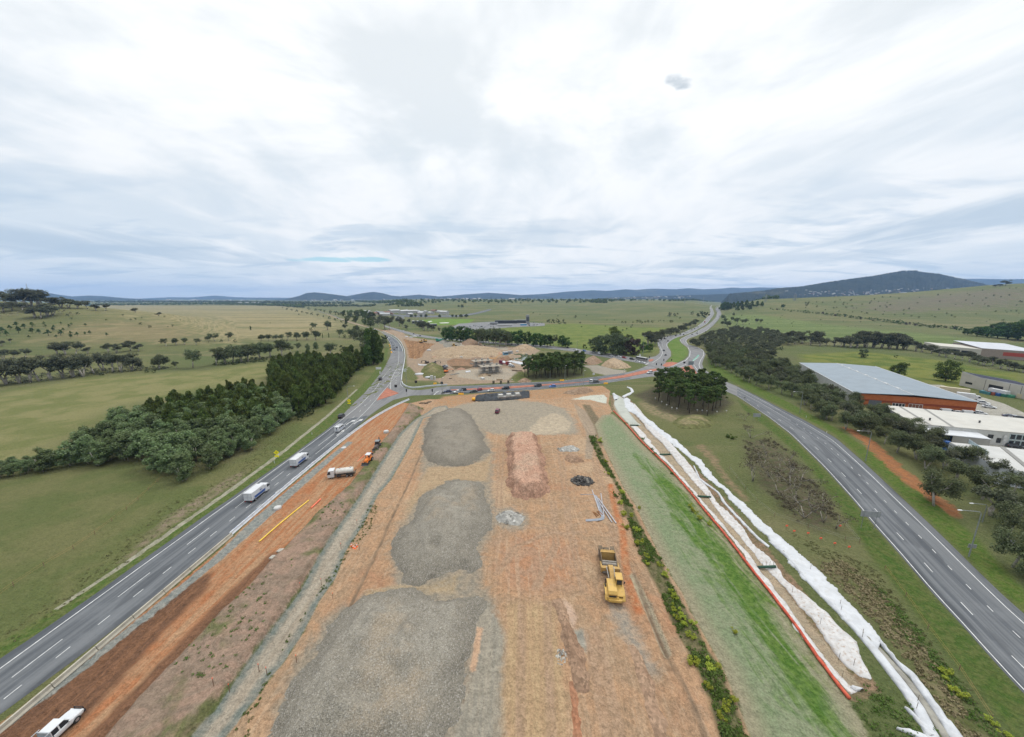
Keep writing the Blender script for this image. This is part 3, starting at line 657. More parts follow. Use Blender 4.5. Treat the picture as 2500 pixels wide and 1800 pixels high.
RB['side']=ribbon('road',SD_U,SD_L,M_ASPH2,.050,n=200,sm=4)
HL_L=[(1606,845),(1604,835),(1608,827.6),(1625.7,822),(1655.7,817),(1673,810),(1700,799),(1717.5,785),(1731.6,769),(1735,760.6),(1732,752.6),(1745.7,746)]
HL_R=[(1632.8,850.5),(1627.5,841.7),(1634.6,834.6),(1647,826),(1664,821),(1682,815),(1702,805),(1726,791),(1744,766),(1740,755),(1736,750),(1748,746)]
RB['hwl']=ribbon('road',HL_L,HL_R,M_ASPH2,.052,n=300,sm=5)
HR_L=[(1664,838),(1658,830),(1668,824),(1680,818),(1702,809),(1726,795),(1745.7,778),(1751,764),(1745.7,755),(1752,746.5)]
HR_R=[(1681,842),(1674,833),(1680,826.7),(1700,820.5),(1726,808),(1738.6,797.6),(1754.5,780),(1761.6,766),(1757,753.5),(1756,746)]
RB['hwr']=ribbon('road',HR_L,HR_R,M_ASPH2,.052,n=300,sm=5)
RR_L=[(1800,968),(1875,1018),(1930,1060.6),(2013,1143),(2082,1220),(2137,1286.6),(2195,1352),(2274.6,1446.5),(2360,1539),(2426,1614),(2500,1694),(2640,1840)]
RR_R=[(1800,944),(1850,968),(1911,1000),(1966,1027.5),(2040,1069),(2112,1132),(2206,1220),(2288,1297.6),(2371,1379),(2443,1449),(2500,1500),(2680,1650)]
RB['right']=ribbon('road',RR_L,RR_R,M_ASPH,.060,n=160,nx=6,sm=4)
FAR_L=[(2080,741),(2000,742),(1960,741)]
# raised red medians and islands
patch('traffic_island',[(945.6,947),(954,952),(974,960.5),(965,964),(953,968),(936,973.5),(920,978.5),(926.5,968),(936,957)],M_REDP,.17)
ribbon('traffic_island',[(1101,951.5),(1160,948.8),(1239,944),(1332,938.7),(1424,933),(1470,925),(1523.5,916),(1567.5,905.5),(1604,900)],[(1101,953.5),(1160,952.6),(1239,949.4),(1332,941.6),(1400,936),(1470,929),(1523.5,922.6),(1567.5,913.6),(1606,904.5)],M_REDP,.16,n=100)
patch('traffic_island',[(1617,893),(1627,885.5),(1640,884),(1655,886.5),(1646,891.5),(1637,894.8),(1625,896.5)],M_REDP,.17)
patch('traffic_island',[(1583,880),(1590,877.2),(1597,878),(1592,882.5),(1585,883.5)],M_REDP,.17)
patch('traffic_island',[(1657,900),(1688,892),(1696,903),(1703,914),(1680,914)],M_REDP,.17)
# painted lines
def line_on(rb,f,w=.14,s0=0.0,s1=1.0,dash=None,dz=.006,m=M_LINE):
 L,R,z0=rb
 P=L*(1 - f)+R*f
 d=np.r_[0,np.cumsum(np.linalg.norm(np.diff(P,axis=0),axis=1))]; T=d[-1]
 segs=[(s0*T,s1*T)] if not dash else [(a,min(a+dash[0],s1*T)) for a in np.arange(s0*T+(dash[2] if len(dash)>2 else 0),s1*T,dash[0]+dash[1])]
 return [(P,d,a,b,w,z0+dz) for a,b in segs]
def paint(name,jobs,m=M_LINE):
 V,F=[],[]
 for P,d,a,b,w,z in jobs:
  n=max(2,int((b - a)/5)+1); s=np.linspace(a,b,n)
  Q=np.stack([np.interp(s,d,P[:,0]),np.interp(s,d,P[:,1])],-1)
  T=np.gradient(Q,axis=0); T /= np.linalg.norm(T,axis=1,keepdims=True)+1e-9
  N=np.stack([-T[:,1],T[:,0]],-1)*w/2
  zz=rz_(Q[:,0],Q[:,1],z); o=len(V)
  for q,nn,z_ in zip(Q,N,zz):V+=[(q[0]+nn[0],q[1]+nn[1],z_),(q[0] - nn[0],q[1] - nn[1],z_)]
  for i in range(n - 1):F.append((o+2*i,o+2*i+1,o+2*i+3,o+2*i+2))
 me=mesh_np(name,V,F,[m])
 if len(me.polygons) and me.polygons[0].normal.z<0:me.flip_normals()
 return tag(link(name,me),kind='structure')
def xyline(pts,w,dz,px=True,dash=None):
 P=np.array(gpoly(pts)) if px else np.array(pts,float)
 P=smooth(resample(P,max(8,int(np.linalg.norm(np.diff(P,axis=0),axis=1).sum()/3))),2)
 d=np.r_[0,np.cumsum(np.linalg.norm(np.diff(P,axis=0),axis=1))]
 if not dash:return [(P,d,0,d[-1],w,dz)]
 return [(P,d,a,min(a+dash[0],d[-1]),w,dz) for a in np.arange(0,d[-1],sum(dash))]
jobs=[]
# left highway: edge line, two lane separators
jobs+=xyline([(-84.5,30),(-84.5,138),(-85,160),(-87.2,195),(-92.5,232),(-98,255),(-106,300)],.20,.068,px=False)
jobs+=xyline([(-80.6,30),(-80.6,128)],.15,.068,px=False,dash=(6.5,9.0))
jobs+=xyline([(-77.5,30),(-77.4,128)],.15,.068,px=False,dash=(2.0,4.2))
jobs+=xyline([(-80.6,150),(-81.5,175),(-85,205),(-91,240),(-95,262),(-101,292)],.15,.068,px=False,dash=(3.0,7.0))
jobs+=xyline([(-77.0,128),(-77.2,158),(-79.0,182),(-83.5,215),(-86.5,236),(-90,262),(-92,288),(-92.6,310)],.18,.070,px=False)
jobs+=xyline([(-80.2,136),(-80.3,150)],.15,.070,px=False)
jobs+=xyline([(-74.4,92),(-74.0,150)],.14,.068,px=False,dash=(2.0,6.0))
jobs+=xyline([(954,951),(953,941),(954,932),(957,922),(966,905),(973,885),(974,862),(972,845)],.2,.070)
jobs+=xyline([(966,943),(967,930),(968,922)],.14,.070,dash=(3,5))
jobs+=xyline([(979,930),(977,940),(983,945)],.16,.070)
# north end
L,R,z=RB['north']
jobs+=line_on(RB['north'],.5,.2,.02,1,(6,9))+line_on(RB['north'],.94,.45,0,.5)+line_on(RB['north'],.06,.25,0,1)
# cross road
jobs+=line_on(RB['cross'],.04,.2)+line_on(RB['cross'],.95,.2,.25,1)+line_on(RB['cross'],.27,.15,.05,.95,(3,6))+line_on(RB['cross'],.76,.15,.05,.95,(3,6))
jobs+=xyline([(1059,965),(1066,958),(1072,955)],.45,.075)+xyline([(1063,956.4),(1078,955)],.4,.075)
# right road
jobs+=line_on(RB['right'],.035,.17)+line_on(RB['right'],.27,.15,0,1,(3.2,8.6,2))+line_on(RB['right'],.60,.15,.30,1,(1.5,4.4))+line_on(RB['right'],.60,.15,0,.30)+line_on(RB['right'],.85,.17)
# highway and side road
for k,f in (('hwl',.08),('hwl',.93),('hwr',.08),('hwr',.92)):jobs+=line_on(RB[k],f,.35)
for k in ('hwl','hwr'):jobs+=line_on(RB[k],.5,.3,0,1,(5,8))
jobs+=line_on(RB['side'],.06,.2)+line_on(RB['side'],.94,.2)+line_on(RB['side'],.5,.15,0,1,(4,7))
jobs+=xyline([(1576,891),(1584,886.5)],.6,.075)+xyline([(1592,887),(1606,878),(1613,872),(1618,862),(1613,850),(1608,838)],.3,.075)
jobs+=xyline([(1568,894),(1597,898)],.3,.075)+xyline([(1658,897),(1676,889.5)],.35,.075)
jobs+=xyline([(1703,904),(1692,889),(1689,884),(1703,874),(1708,871)],.3,.075)+xyline([(1712,905),(1706,892),(1710,880),(1718,868),(1717,857),(1704,849)],.35,.075)
jobs+=xyline([(1616,896.5),(1640,895),(1656,888),(1675,880),(1684,869),(1685,857),(1679,848)],.4,.075)
paint('road_markings',jobs)
paint('road_markings',xyline([(1692,881),(1701,873),(1706,867)],1.3,.073),M_GREENP)
def arrow(cx_,cy_,rz,kind,s=1.0):
 """lane arrow, tail at the origin pointing along +x before rotation"""
 sh=[(0,-.12),(3.2,-.12),(3.2,-.45),(5.2,0),(3.2,.45),(3.2,.12),(0,.12)] if kind=='through' else \
   [(0,-.13),(2.2,-.13),(3.3,-.75),(3.2,-1.15),(5.0,-.95),(3.9,.25),(3.7,-.35),(2.5,.13),(0,.13)]
 c_,s_=math.cos(rz),math.sin(rz)
 return [(cx_+s*(x*c_ - y*s_),cy_+s*(x*s_+y*c_)) for x,y in sh]
for (u,v),kind in (((752,1139),'turn'),((845,1038),'turn'),((864,1036),'turn'),((822,1064),'through')):
 x,y=gxy(u,v); patch('lane_arrow',arrow(x,y,math.pi/2,kind,1.5),M_LINE,.074,px=False,skirt=.01)
x,y=-77.0,34.6; patch('lane_arrow',arrow(x,y,math.pi/2,'turn',1.25),M_LINE,.074,px=False,skirt=.01)
def words(txt,u,v,width,rz=0.0,m=M_LINE,z=None,stretch=1.0,name='road_lettering'):
 cu=bpy.data.curves.new('lettering','FONT'); cu.body=txt; cu.align_x='CENTER'; cu.align_y='CENTER'; cu.extrude=.004
 o=bpy.data.objects.new('lettering',cu); COL.objects.link(o)
 dg=bpy.context.evaluated_depsgraph_get(); me=bpy.data.meshes.new_from_object(o.evaluated_get(dg))
 bpy.data.objects.remove(o); bpy.data.curves.remove(cu)
 w=max(q.co.x for q in me.vertices) - min(q.co.x for q in me.vertices); k=width/w
 for q in me.vertices:q.co=Vector((q.co.x*k,q.co.y*k*stretch,q.co.z))
 me.materials.clear(); me.materials.append(m)
 ob=link(name,me); x,y=gxy(u,v)
 ob.location=(x,y,.08 if z is None else z); ob.rotation_euler=(0,0,rz)
 return ob
for w_,u,v in (('LANE',970,903.6),('ONE',968,911),('FORM',967,918.6)):
 tag(words(w_,u,v,5.4 if len(w_)>3 else 4.2,0.08,stretch=1.5),kind='structure')
# ------------------------------------------------------------------ distant hills
def hill_material(name,c1,c2,scale):
 m=bpy.data.materials.new(name); m.use_nodes=True; t=NT(m.node_tree)
 out=t.new('ShaderNodeOutputMaterial'); bs=t.new('ShaderNodeBsdfPrincipled'); t.l.new(bs.outputs[0],out.inputs[0])
 P=t.new('ShaderNodeNewGeometry').outputs['Position']
 a,b=t.noise(P,scale,5,.65),t.noise(P,scale*.12,4,.55)
 c=t.mix(t.sstep(a,.38,.62),c1,c2)
 c=t.mix(t.math('MULTIPLY',t.sstep(b,.56,.68),.45),c,(.13,.12,.07))
 t.l.new(c,bs.inputs['Base Color']); bs.inputs['Roughness'].default_value=1; bs.inputs['Specular IOR Level'].default_value=0
 return m
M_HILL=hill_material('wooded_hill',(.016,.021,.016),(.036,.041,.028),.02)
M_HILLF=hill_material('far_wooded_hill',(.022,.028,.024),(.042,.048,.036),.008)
def s_of(u,v):
 xx=(u - CX)/FOC; yy=-(v - CY)/FOC
 return xx/(CP+yy*SP),(yy*CP - SP)/(CP+yy*SP)      # x / y and rise / y
class Ridge:
 def __init__(s,sky,Y0,W,seed,rough=.05,base=0.0):
  q=[s_of(*p) for p in sky]
  s.sx=np.array([a for a,_ in q]); s.hz=np.array([CAM_H+b*Y0 for _,b in q]); s.Y0,s.W,s.seed,s.rough,s.base=Y0,W,seed,rough,base
 def h(s,x,y):
  k=x/y; d=np.clip((y - s.Y0)/s.W,-1,1)
  bell=.5+.5*np.cos(np.pi*d)
  z=np.interp(k,s.sx,s.hz)
  n=(fnoise(x,y,s.W*.22,s.seed) - .5)*.5+(fnoise(x,y,s.W*.07,s.seed+1) - .5)*.25
  return s.base+np.maximum((z - s.base)*np.clip(bell*(1+n*(1 - bell)*1.6),0,1.02),-20)
 def build(s,m,ns=260,nd=26):
  y=np.linspace(s.Y0 - s.W,s.Y0+s.W,nd); k=np.linspace(s.sx[0],s.sx[-1],ns)
  K,Y=np.meshgrid(k,y); X=K*Y; Z=s.h(X,Y)
  ed=np.clip(np.minimum(K - k[0],k[-1] - K)/(.03*(k[-1] - k[0])),0,1)
  Z=s.base - 30+(Z - s.base+30)*(.15+.85*ed)+(nprng.random(Z.shape) - .5)*s.rough*60
  idx=np.arange(ns*nd).reshape(nd,ns)
  F=np.stack([idx[:-1,:-1],idx[:-1,1:],idx[1:,1:],idx[1:,:-1]],-1).reshape(-1,4)
  return tag(link('hill',mesh_np('hill',np.stack([X,Y,Z],-1).reshape(-1,3),F,[m],True)),kind='structure')
R_far_l=Ridge([(-200,716),(60,717),(102,712),(138,719),(176,724),(215,722),(248,723),(303,728),(358,731),(420,733)],8000,1500,21)
R_far_l2=Ridge([(300,732),(358,728.5),(413,726),(468,726.5),(523,722),(579,726),(625,727),(708,727.5),(760,729),(830,731)],12500,1600,22)
R_b=Ridge([(640,733),(694,731.5),(730,723),(749,715.5),(768,714),(790,716),(818,719.5),(845,723),(870,730)],7600,1300,23)
R_c=Ridge([(800,731),(845,723.5),(878,717.5),(900,714),(914,713),(934,716),(956,722),(983,724),(1010,728),(1040,732)],8600,1300,24)
R_d=Ridge([(930,729),(983,723),(1022,719.5),(1052,722),(1071,724),(1093,723),(1135,719),(1193,715),(1231,717.5),(1278,721),(1320,722),(1360,727)],9600,1500,25)
R_e=Ridge([(1180,727),(1250,722),(1333,717.5),(1388,712),(1448,709),(1484,710.6),(1526,706.5),(1553,708),(1594,705),(1650,706.5),(1683,704),(1718,706.5),(1760,705),(1787,702),(1815,704),(1856,702),(1903,703),(1960,704),(2040,706)],11500,1800,26)
R_g=Ridge([(1440,729),(1560,724),(1680,721),(1800,717),(1900,714),(2000,716),(2100,722)],6500,1300,30)
R_big=Ridge([(1760,719),(1830,714),(1875,709),(1903,704),(1958,700),(2013,691),(2068,683),(2123,676),(2178,666.5),(2203,662),(2233,661.6),(2261,667),(2288,669),(2316,675),(2343,680),(2371,687),(2398,693),(2420,699),(2460,712)],4300,1150,27,.25)
R_far_r=Ridge([(2250,690),(2349,681),(2398,681),(2450,682),(2500,681.5),(2700,684),(2900,690)],8500,1200,28)
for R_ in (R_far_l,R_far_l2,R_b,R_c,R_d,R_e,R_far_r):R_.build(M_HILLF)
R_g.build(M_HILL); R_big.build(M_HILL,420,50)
def on_hill(R_,u,v):
 """point of a hill seen at a pixel"""
 k,g=s_of(u,v)
 y=np.linspace(R_.Y0 - R_.W,R_.Y0+R_.W*.2,400); x=k*y
 hit=R_.h(x,y) >= CAM_H+g*y
 i=int(np.argmax(hit)) if hit.any() else 200
 return (float(x[i]),float(y[i]),float(R_.h(x[i],y[i])))
# ------------------------------------------------------------------ haze: one closed box of thin blue air round everything
def build_haze(density=5.4e-5):
 b=MB(); b.box((0,7000,-60),(34000,16400,560)); o=b.build('haze',[])
 m=bpy.data.materials.new('haze_air'); m.use_nodes=True; t=NT(m.node_tree)
 out=t.new('ShaderNodeOutputMaterial'); v=t.new('ShaderNodeVolumePrincipled')
 v.inputs['Color'].default_value=(.37,.60,1.0,1); v.inputs['Density'].default_value=density; v.inputs['Anisotropy'].default_value=.1
 t.l.new(v.outputs[0],out.inputs['Volume']); o.data.materials.append(m)
 tag(o,kind='stuff')
HAZE=True
if HAZE:build_haze()
# ------------------------------------------------------------------ trees
def leaf_mat(name,c1,c2,c3,trans=.22):
 m=bpy.data.materials.new(name); m.use_nodes=True; t=NT(m.node_tree)
 out=t.new('ShaderNodeOutputMaterial')
 g=t.new('ShaderNodeNewGeometry'); oi=t.new('ShaderNodeObjectInfo')
 isl=g.outputs['Random Per Island']; ob=oi.outputs['Random']
 n=t.noise(g.outputs['Position'],.35,3,.6)
 c=t.mix(t.sstep(n,.35,.65),c1,c2)
 c=t.mix(t.math('MULTIPLY',t.sstep(isl,.55,1.0),.7),c,c3)
 hsv=t.new('ShaderNodeHueSaturation'); t.l.new(c,hsv.inputs['Color'])
 t.l.new(t.math('ADD',.485,t.math('MULTIPLY',ob,.03)),hsv.inputs['Hue'])
 t.l.new(t.math('ADD',.78,t.math('MULTIPLY',ob,.44)),hsv.inputs['Value'])
 d=t.new('ShaderNodeBsdfDiffuse'); tr=t.new('ShaderNodeBsdfTranslucent')
 t.l.new(hsv.outputs[0],d.inputs[0]); t.l.new(hsv.outputs[0],tr.inputs[0])
 mx=t.new('ShaderNodeMixShader'); mx.inputs[0].default_value=trans
 t.l.new(d.outputs[0],mx.inputs[1]); t.l.new(tr.outputs[0],mx.inputs[2]); t.l.new(mx.outputs[0],out.inputs[0])
 return m
L_POP=leaf_mat('leaf_silver_green',(.104,.152,.060),(.142,.190,.082),(.238,.275,.178))
L_CAS=leaf_mat('leaf_dark_olive',(.066,.092,.024),(.096,.124,.036),(.128,.150,.054))
L_GUM=leaf_mat('leaf_grey_olive',(.080,.100,.048),(.110,.128,.065),(.155,.168,.102))
L_GUMD=leaf_mat('leaf_dull_grey_olive',(.076,.086,.050),(.102,.108,.068),(.142,.142,.100))
L_PINE=leaf_mat('leaf_pine',(.054,.084,.026),(.082,.116,.038),(.115,.150,.058))
L_LOM=leaf_mat('leaf_bright_poplar',(.070,.118,.030),(.095,.145,.042),(.140,.180,.070))
L_RND=leaf_mat('leaf_deep_green',(.044,.086,.024),(.066,.112,.034),(.095,.145,.052))
L_WIL=leaf_mat('leaf_willow',(.088,.122,.062),(.112,.142,.080),(.146,.176,.108))
L_BRN=leaf_mat('leaf_purple_brown',(.050,.038,.034),(.070,.052,.046),(.095,.075,.066))
L_SCR=leaf_mat('leaf_dry_wattle',(.085,.072,.048),(.105,.092,.060),(.130,.115,.082))
L_BUSH=leaf_mat('leaf_field_bush',(.040,.056,.022),(.060,.074,.032),(.080,.092,.045))
L_MUS=leaf_mat('leaf_mustard_weed',(.190,.230,.030),(.240,.270,.040),(.330,.340,.060))
L_WEED=leaf_mat('leaf_weeds',(.060,.100,.022),(.085,.128,.032),(.120,.155,.055))
B_PALE=mat('bark_pale_gum',(.34,.31,.27),.9,var=.25,scale=1.2,bump=.3,spec=.1)
B_DARK=mat('bark_dark',(.085,.068,.052),.95,var=.25,scale=1.5,bump=.4,spec=.05)
B_GREY=mat('bark_grey',(.22,.20,.17),.95,var=.25,scale=1.5,bump=.3,spec=.05)
def leaves(rng,clumps,per,size,up=.4,shell=.42,tall=1.0,jit=.3):
 cs=np.asarray(clumps,float); w=cs[:,3]*cs[:,4]+cs[:,3]*cs[:,5]; w=w/w.mean()
 cnt=np.maximum((per*w).astype(int),12); i=np.repeat(np.arange(len(cs)),cnt); n=len(i)
 d=rng.normal(size=(n,3)); d /= np.linalg.norm(d,axis=1,keepdims=True)
 r=rng.random(n) ** shell
 C=cs[i,:3]+d*r[:,None]*cs[i,3:6]
 N=d*.8+rng.normal(size=(n,3))*.55+np.array([0,0,up]); N /= np.linalg.norm(N,axis=1,keepdims=True)
 A=np.cross(N,rng.normal(size=(n,3))); A /= np.linalg.norm(A,axis=1,keepdims=True); B=np.cross(N,A)
 if tall>1:
  B=B*.4+np.array([0,0,.8]); B /= np.linalg.norm(B,axis=1,keepdims=True)
 s=size*(.6+.8*rng.random((n,1)))
 V=np.stack([C - A*s*.5 - B*s*.15*tall,C - A*s*.1+B*s*.5*tall,C+A*s*.5+B*s*.1*tall,C+A*s*.05 - B*s*.5*tall],1)
 V+=rng.normal(size=V.shape)*size*jit*.3
 return V.reshape(-1,3)
def crown_mesh(name,V,m):return mesh_np(name,V,np.arange(len(V)).reshape(-1,4),[m])
def branchy(rng,b,p,d,L,r,depth,ends,spread_=.6,up=.25,n=6):
 q=p+d*L; b.tube(p,q,r,r*.62,n)
 if depth==0:ends.append(q); return
 for _ in range(rng.integers(2,4)):
  e=d+Vector(rng.normal(size=3)*spread_)+Vector((0,0,up)); e.normalize()
  branchy(rng,b,q,e,L*rng.uniform(.55,.85),r*.58,depth - 1,ends,spread_,up,max(4,n - 1))
SPEC={}
def spec(name,fn,k,leaf,bark,seed):
 out=[]
 for i in range(k):
  rng=np.random.default_rng(seed+i); b=MB(); V=fn(rng,b)
  out.append((crown_mesh('crown',V,leaf),b.mesh('trunk',[bark],True) if b.v else None))
 SPEC[name]=out
def f_gum(per=70,size=.42,zlo=4.2,flat=.72,drop=2.0,thick=1.0):
 def f(rng,b):
  ends=[]; n0=rng.integers(1,3)
  for _ in range(n0):
   d=Vector((rng.normal()*.16,rng.normal()*.16,1)).normalized(); z=rng.uniform(2.2,3.6)
   b.tube((0,0,-.4),d*z,.24*thick,.17*thick,7)
   for _ in range(rng.integers(2,4)):
    e=Vector((rng.normal()*.6,rng.normal()*.6,.8)).normalized()
    branchy(rng,b,d*z,e,rng.uniform(2.0,3.0),.14*thick,1,ends,.5,.3)
  cl=[]
  for q in ends:
   rr=rng.uniform(1.15,1.8); cl.append((q.x,q.y,min(q.z+.2,9.0),rr,rr,rr*flat))
   for _ in range(2):cl.append((q.x*.75+rng.normal()*1.0,q.y*.75+rng.normal()*1.0,q.z*(.9 if drop>1 else 1) - rng.uniform(.0,drop),rr*.8,rr*.8,rr*flat*.85))
  for _ in range(5):
   a=rng.random()*6.28; rr=rng.random() ** .5*2.6; zz=rng.uniform(zlo,max(7.4,zlo+1.5)); cl.append((math.cos(a)*rr,math.sin(a)*rr,zz,1.3,1.3,.9))
  zt=max(c[2]+c[5] for c in cl); k=9.8/zt
  cl=[(c[0],c[1],c[2]*k,c[3],c[4],c[5]) for c in cl]
  for i,p in enumerate(b.v):b.v[i]=(p[0],p[1],p[2]*k if p[2]>0 else p[2])
  return leaves(rng,cl,per,size,.5)
 return f
def f_bushy(rng,b):         # silver poplar: leafy from near the ground, several thin pale stems
 cl=[]
 for _ in range(rng.integers(2,5)):
  a=rng.random()*6.28; q=Vector((math.cos(a)*.9,math.sin(a)*.9,0)); t=q*1.8+Vector((0,0,5.2)); b.tube(q*.6+Vector((0,0,-.4)),t,.12,.05,6)
 for _ in range(34):
  z=rng.uniform(1.6,9.2); k=1 - abs(z - 4.6)/6.4; a=rng.random()*6.28; rr=(rng.random() ** .5)*3.0*k
  s=rng.uniform(.7,1.25); cl.append((math.cos(a)*rr,math.sin(a)*rr,z,s,s,s*.9))
 return leaves(rng,cl,150,.30,.5)
def f_cas(rng,b):
 b.tube((0,0,-.4),(rng.normal()*.2,rng.normal()*.2,8.8),.2,.05,6); cl=[]
 for _ in range(38):
  z=rng.uniform(1.2,9.5); k=max(.12,min(1,(10.0 - z)/5.5)); a=rng.random()*6.28; rr=(rng.random() ** .5)*2.5*k
  s=rng.uniform(.55,1.0); cl.append((math.cos(a)*rr,math.sin(a)*rr,z,s*.8,s*.8,s*1.25))
 return leaves(rng,cl,85,.36,.2,tall=1.7)
def f_pine(rng,b):
 lean=Vector((rng.normal()*.25,rng.normal()*.25,9.2)); b.tube((0,0,-.4),lean,.17,.06,7); cl=[]
 for _ in range(22):
  z=rng.uniform(4.4,9.5); k=.35+.65*min(1,(9.9 - z)/2.6); a=rng.random()*6.28; rr=(rng.random() ** .6)*2.0*k
  if rng.random()<.5:b.tube(lean*(z/9.6),(math.cos(a)*rr,math.sin(a)*rr,z),.04,.02,4)
  s=rng.uniform(.5,.95); cl.append((math.cos(a)*rr,math.sin(a)*rr,z,s,s,s*.7))
 for _ in range(5):
  z=rng.uniform(2.6,4.6); a=rng.random()*6.28; b.tube((0,0,z),(math.cos(a)*1.1,math.sin(a)*1.1,z+.2),.03,.015,4)
 return leaves(rng,cl,95,.34,.5)
def f_lom(rng,b):
 b.tube((0,0,-.4),(0,0,9),.15,.04,6); cl=[]
 for _ in range(40):
  z=rng.uniform(.8,9.6); k=min(1,(10.1 - z)/4)*min(1,.5+z/4); a=rng.random()*6.28; rr=rng.random()*.85*k
  s=rng.uniform(.4,.62); cl.append((math.cos(a)*rr,math.sin(a)*rr,z,s,s,s*1.5))
 return leaves(rng,cl,60,.30,.2,tall=1.4)
def f_round(w=3.6,zlo=1.4,trunk=True,n=38,per=85,size=.42):
 def f(rng,b):
  if trunk:
   b.tube((0,0,-.4),(0,0,4),.25,.15,7)
   for _ in range(4):
    a=rng.random()*6.28; b.tube((0,0,2.4),(math.cos(a)*1.8,math.sin(a)*1.8,6),.12,.05,5)
  cl=[]
  for _ in range(n):
   z=rng.uniform(zlo,9.0); k=math.sqrt(max(.05,1 - ((z - 4.8)/5.4) ** 2)); a=rng.random()*6.28; rr=(rng.random() ** .45)*w*k
   s=rng.uniform(.8,1.45); cl.append((math.cos(a)*rr,math.sin(a)*rr,z,s,s,s*.8))
  return leaves(rng,cl,per,size,.45)
 return f
def f_umbrella(rng,b):
 b.tube((0,0,-.4),(0,0,6),.5,.3,7); cl=[]
 for _ in range(22):
  z=rng.uniform(3.6,9.2); k=max(.15,(10 - z)/6); a=rng.random()*6.28; rr=(rng.random() ** .5)*6.0*k
  cl.append((math.cos(a)*rr,math.sin(a)*rr,z,1.6,1.6,.9))
 return leaves(rng,cl,60,.7,.5)
def f_dry(rng,b):
 ends=[]
 for _ in range(rng.integers(2,4)):
  e=Vector((rng.normal()*.4,rng.normal()*.4,1)).normalized(); branchy(rng,b,Vector((0,0,-.3)),e,3.2,.13,2,ends,.55,.15,5)
 cl=[(q.x,q.y,q.z,1.2,1.2,.7) for q in ends]
 return leaves(rng,cl,16,.28,.3)
def f_clump(rng,b):         # low weed or bush without a stem one could see
 cl=[(rng.normal()*2.6,rng.normal()*2.6,rng.uniform(1.5,6.5),2.2,2.2,2.0) for _ in range(9)]
 return leaves(rng,cl,55,1.0,.5)
spec('gum',f_gum(80,.40,5.6,.8,1.4,1.2),6,L_GUM,B_PALE,100); spec('gumd',f_gum(80,.38,7.0,.62,.7,1.5),5,L_GUMD,B_PALE,130); spec('gumx',f_gum(190,.27,3.6,1.0,2.2),6,L_GUM,B_PALE,160)
spec('poplar',f_bushy,5,L_POP,B_PALE,200); spec('cas',f_cas,5,L_CAS,B_DARK,230); spec('pine',f_pine,6,L_PINE,B_DARK,260)
spec('lombardy',f_lom,3,L_LOM,B_GREY,290); spec('round',f_round(),4,L_RND,B_DARK,310); spec('willow',f_round(4.6,.8),3,L_WIL,B_DARK,330)
spec('brown',f_round(4.2,.8),2,L_BRN,B_DARK,350); spec('umbrella',f_umbrella,4,L_RND,B_DARK,360); spec('dry',f_dry,4,L_SCR,B_GREY,380)
spec('bush',f_round(5.0,.5,False,14,34,.95),4,L_BUSH,B_DARK,400); spec('cypress',f_lom,2,L_CAS,B_DARK,420); spec('mustard',f_clump,3,L_MUS,B_DARK,430)
spec('hedge',f_round(5.2,.3,False,16,45,.9),4,L_RND,B_DARK,440); spec('dark',f_round(),3,L_CAS,B_DARK,460); spec('weedbush',f_clump,3,L_WEED,B_DARK,470)
spec('conifer',f_cas,3,L_PINE,B_DARK,480)
KIND={'gum':('gum_tree','grey-olive gum'),'gumd':('gum_tree','dull olive gum'),'gumx':('gum_tree','spreading olive gum'),'poplar':('poplar_tree','silvery green poplar'),'cas':('she_oak_tree','dark she-oak'),'pine':('pine_tree','bare-trunked pine'),
  'lombardy':('poplar_tree','bright columnar poplar'),'round':('broadleaf_tree','deep green broadleaf'),'willow':('willow_tree','grey-green willow'),'brown':('broadleaf_tree','purple-brown tree'),'umbrella':('broadleaf_tree','flat-crowned green tree'),
  'dry':('wattle_tree','sparse dry wattle'),'bush':('bush','dark bush'),'cypress':('cypress_tree','narrow dark cypress'),'mustard':('flowering_bush','yellow-green mustard bush'),'hedge':('hedge_bush','green hedge bush'),'dark':('broadleaf_tree','dark round tree'),'weedbush':('bush','leafy weed bush'),'conifer':('conifer_tree','dark conifer')}
PLANTS=[]
def plant(sp,x,y,h,group,z=None,wide=1.0):
 cm,tm=SPEC[sp][rnd.randrange(len(SPEC[sp]))]
 z=local_z(x,y) if z is None else z; k=h/10.0
 name,words_=KIND[sp]
 if tm is None:
  o=link(name,cm); o.location=(x,y,z - .05*k)
 else:
  o=empty(name,(x,y,z)); link('crown',cm,o); link('trunk',tm,o)
 o.rotation_euler=(0,0,rnd.uniform(0,6.28)); w=k*wide*rnd.uniform(.9,1.12); o.scale=(w,w,k)
 o['category']='bush' if ('bush' in name) else 'tree'; o['group']=group
 PLANTS.append([o,sp,h,x,y,group])
 return o
def px_plant(sp,rows,group,wide=1.0):
 for r in rows:
  u,vb,vt=r[:3]; x,y,z=ground(u,vb)
  plant(r[3] if len(r)>3 else sp,x,y,max(1.0,height_at(u,vb,vt)),group,wide=r[4] if len(r)>4 else wide)
def in_poly(P,x,y):
 c=False; n=len(P)
 for i in range(n):
  (ax,ay),(bx,by)=P[i],P[(i+1) % n]
  if (ay>y) != (by>y) and x<(bx - ax)*(y - ay)/(by - ay)+ax:c=not c
 return c
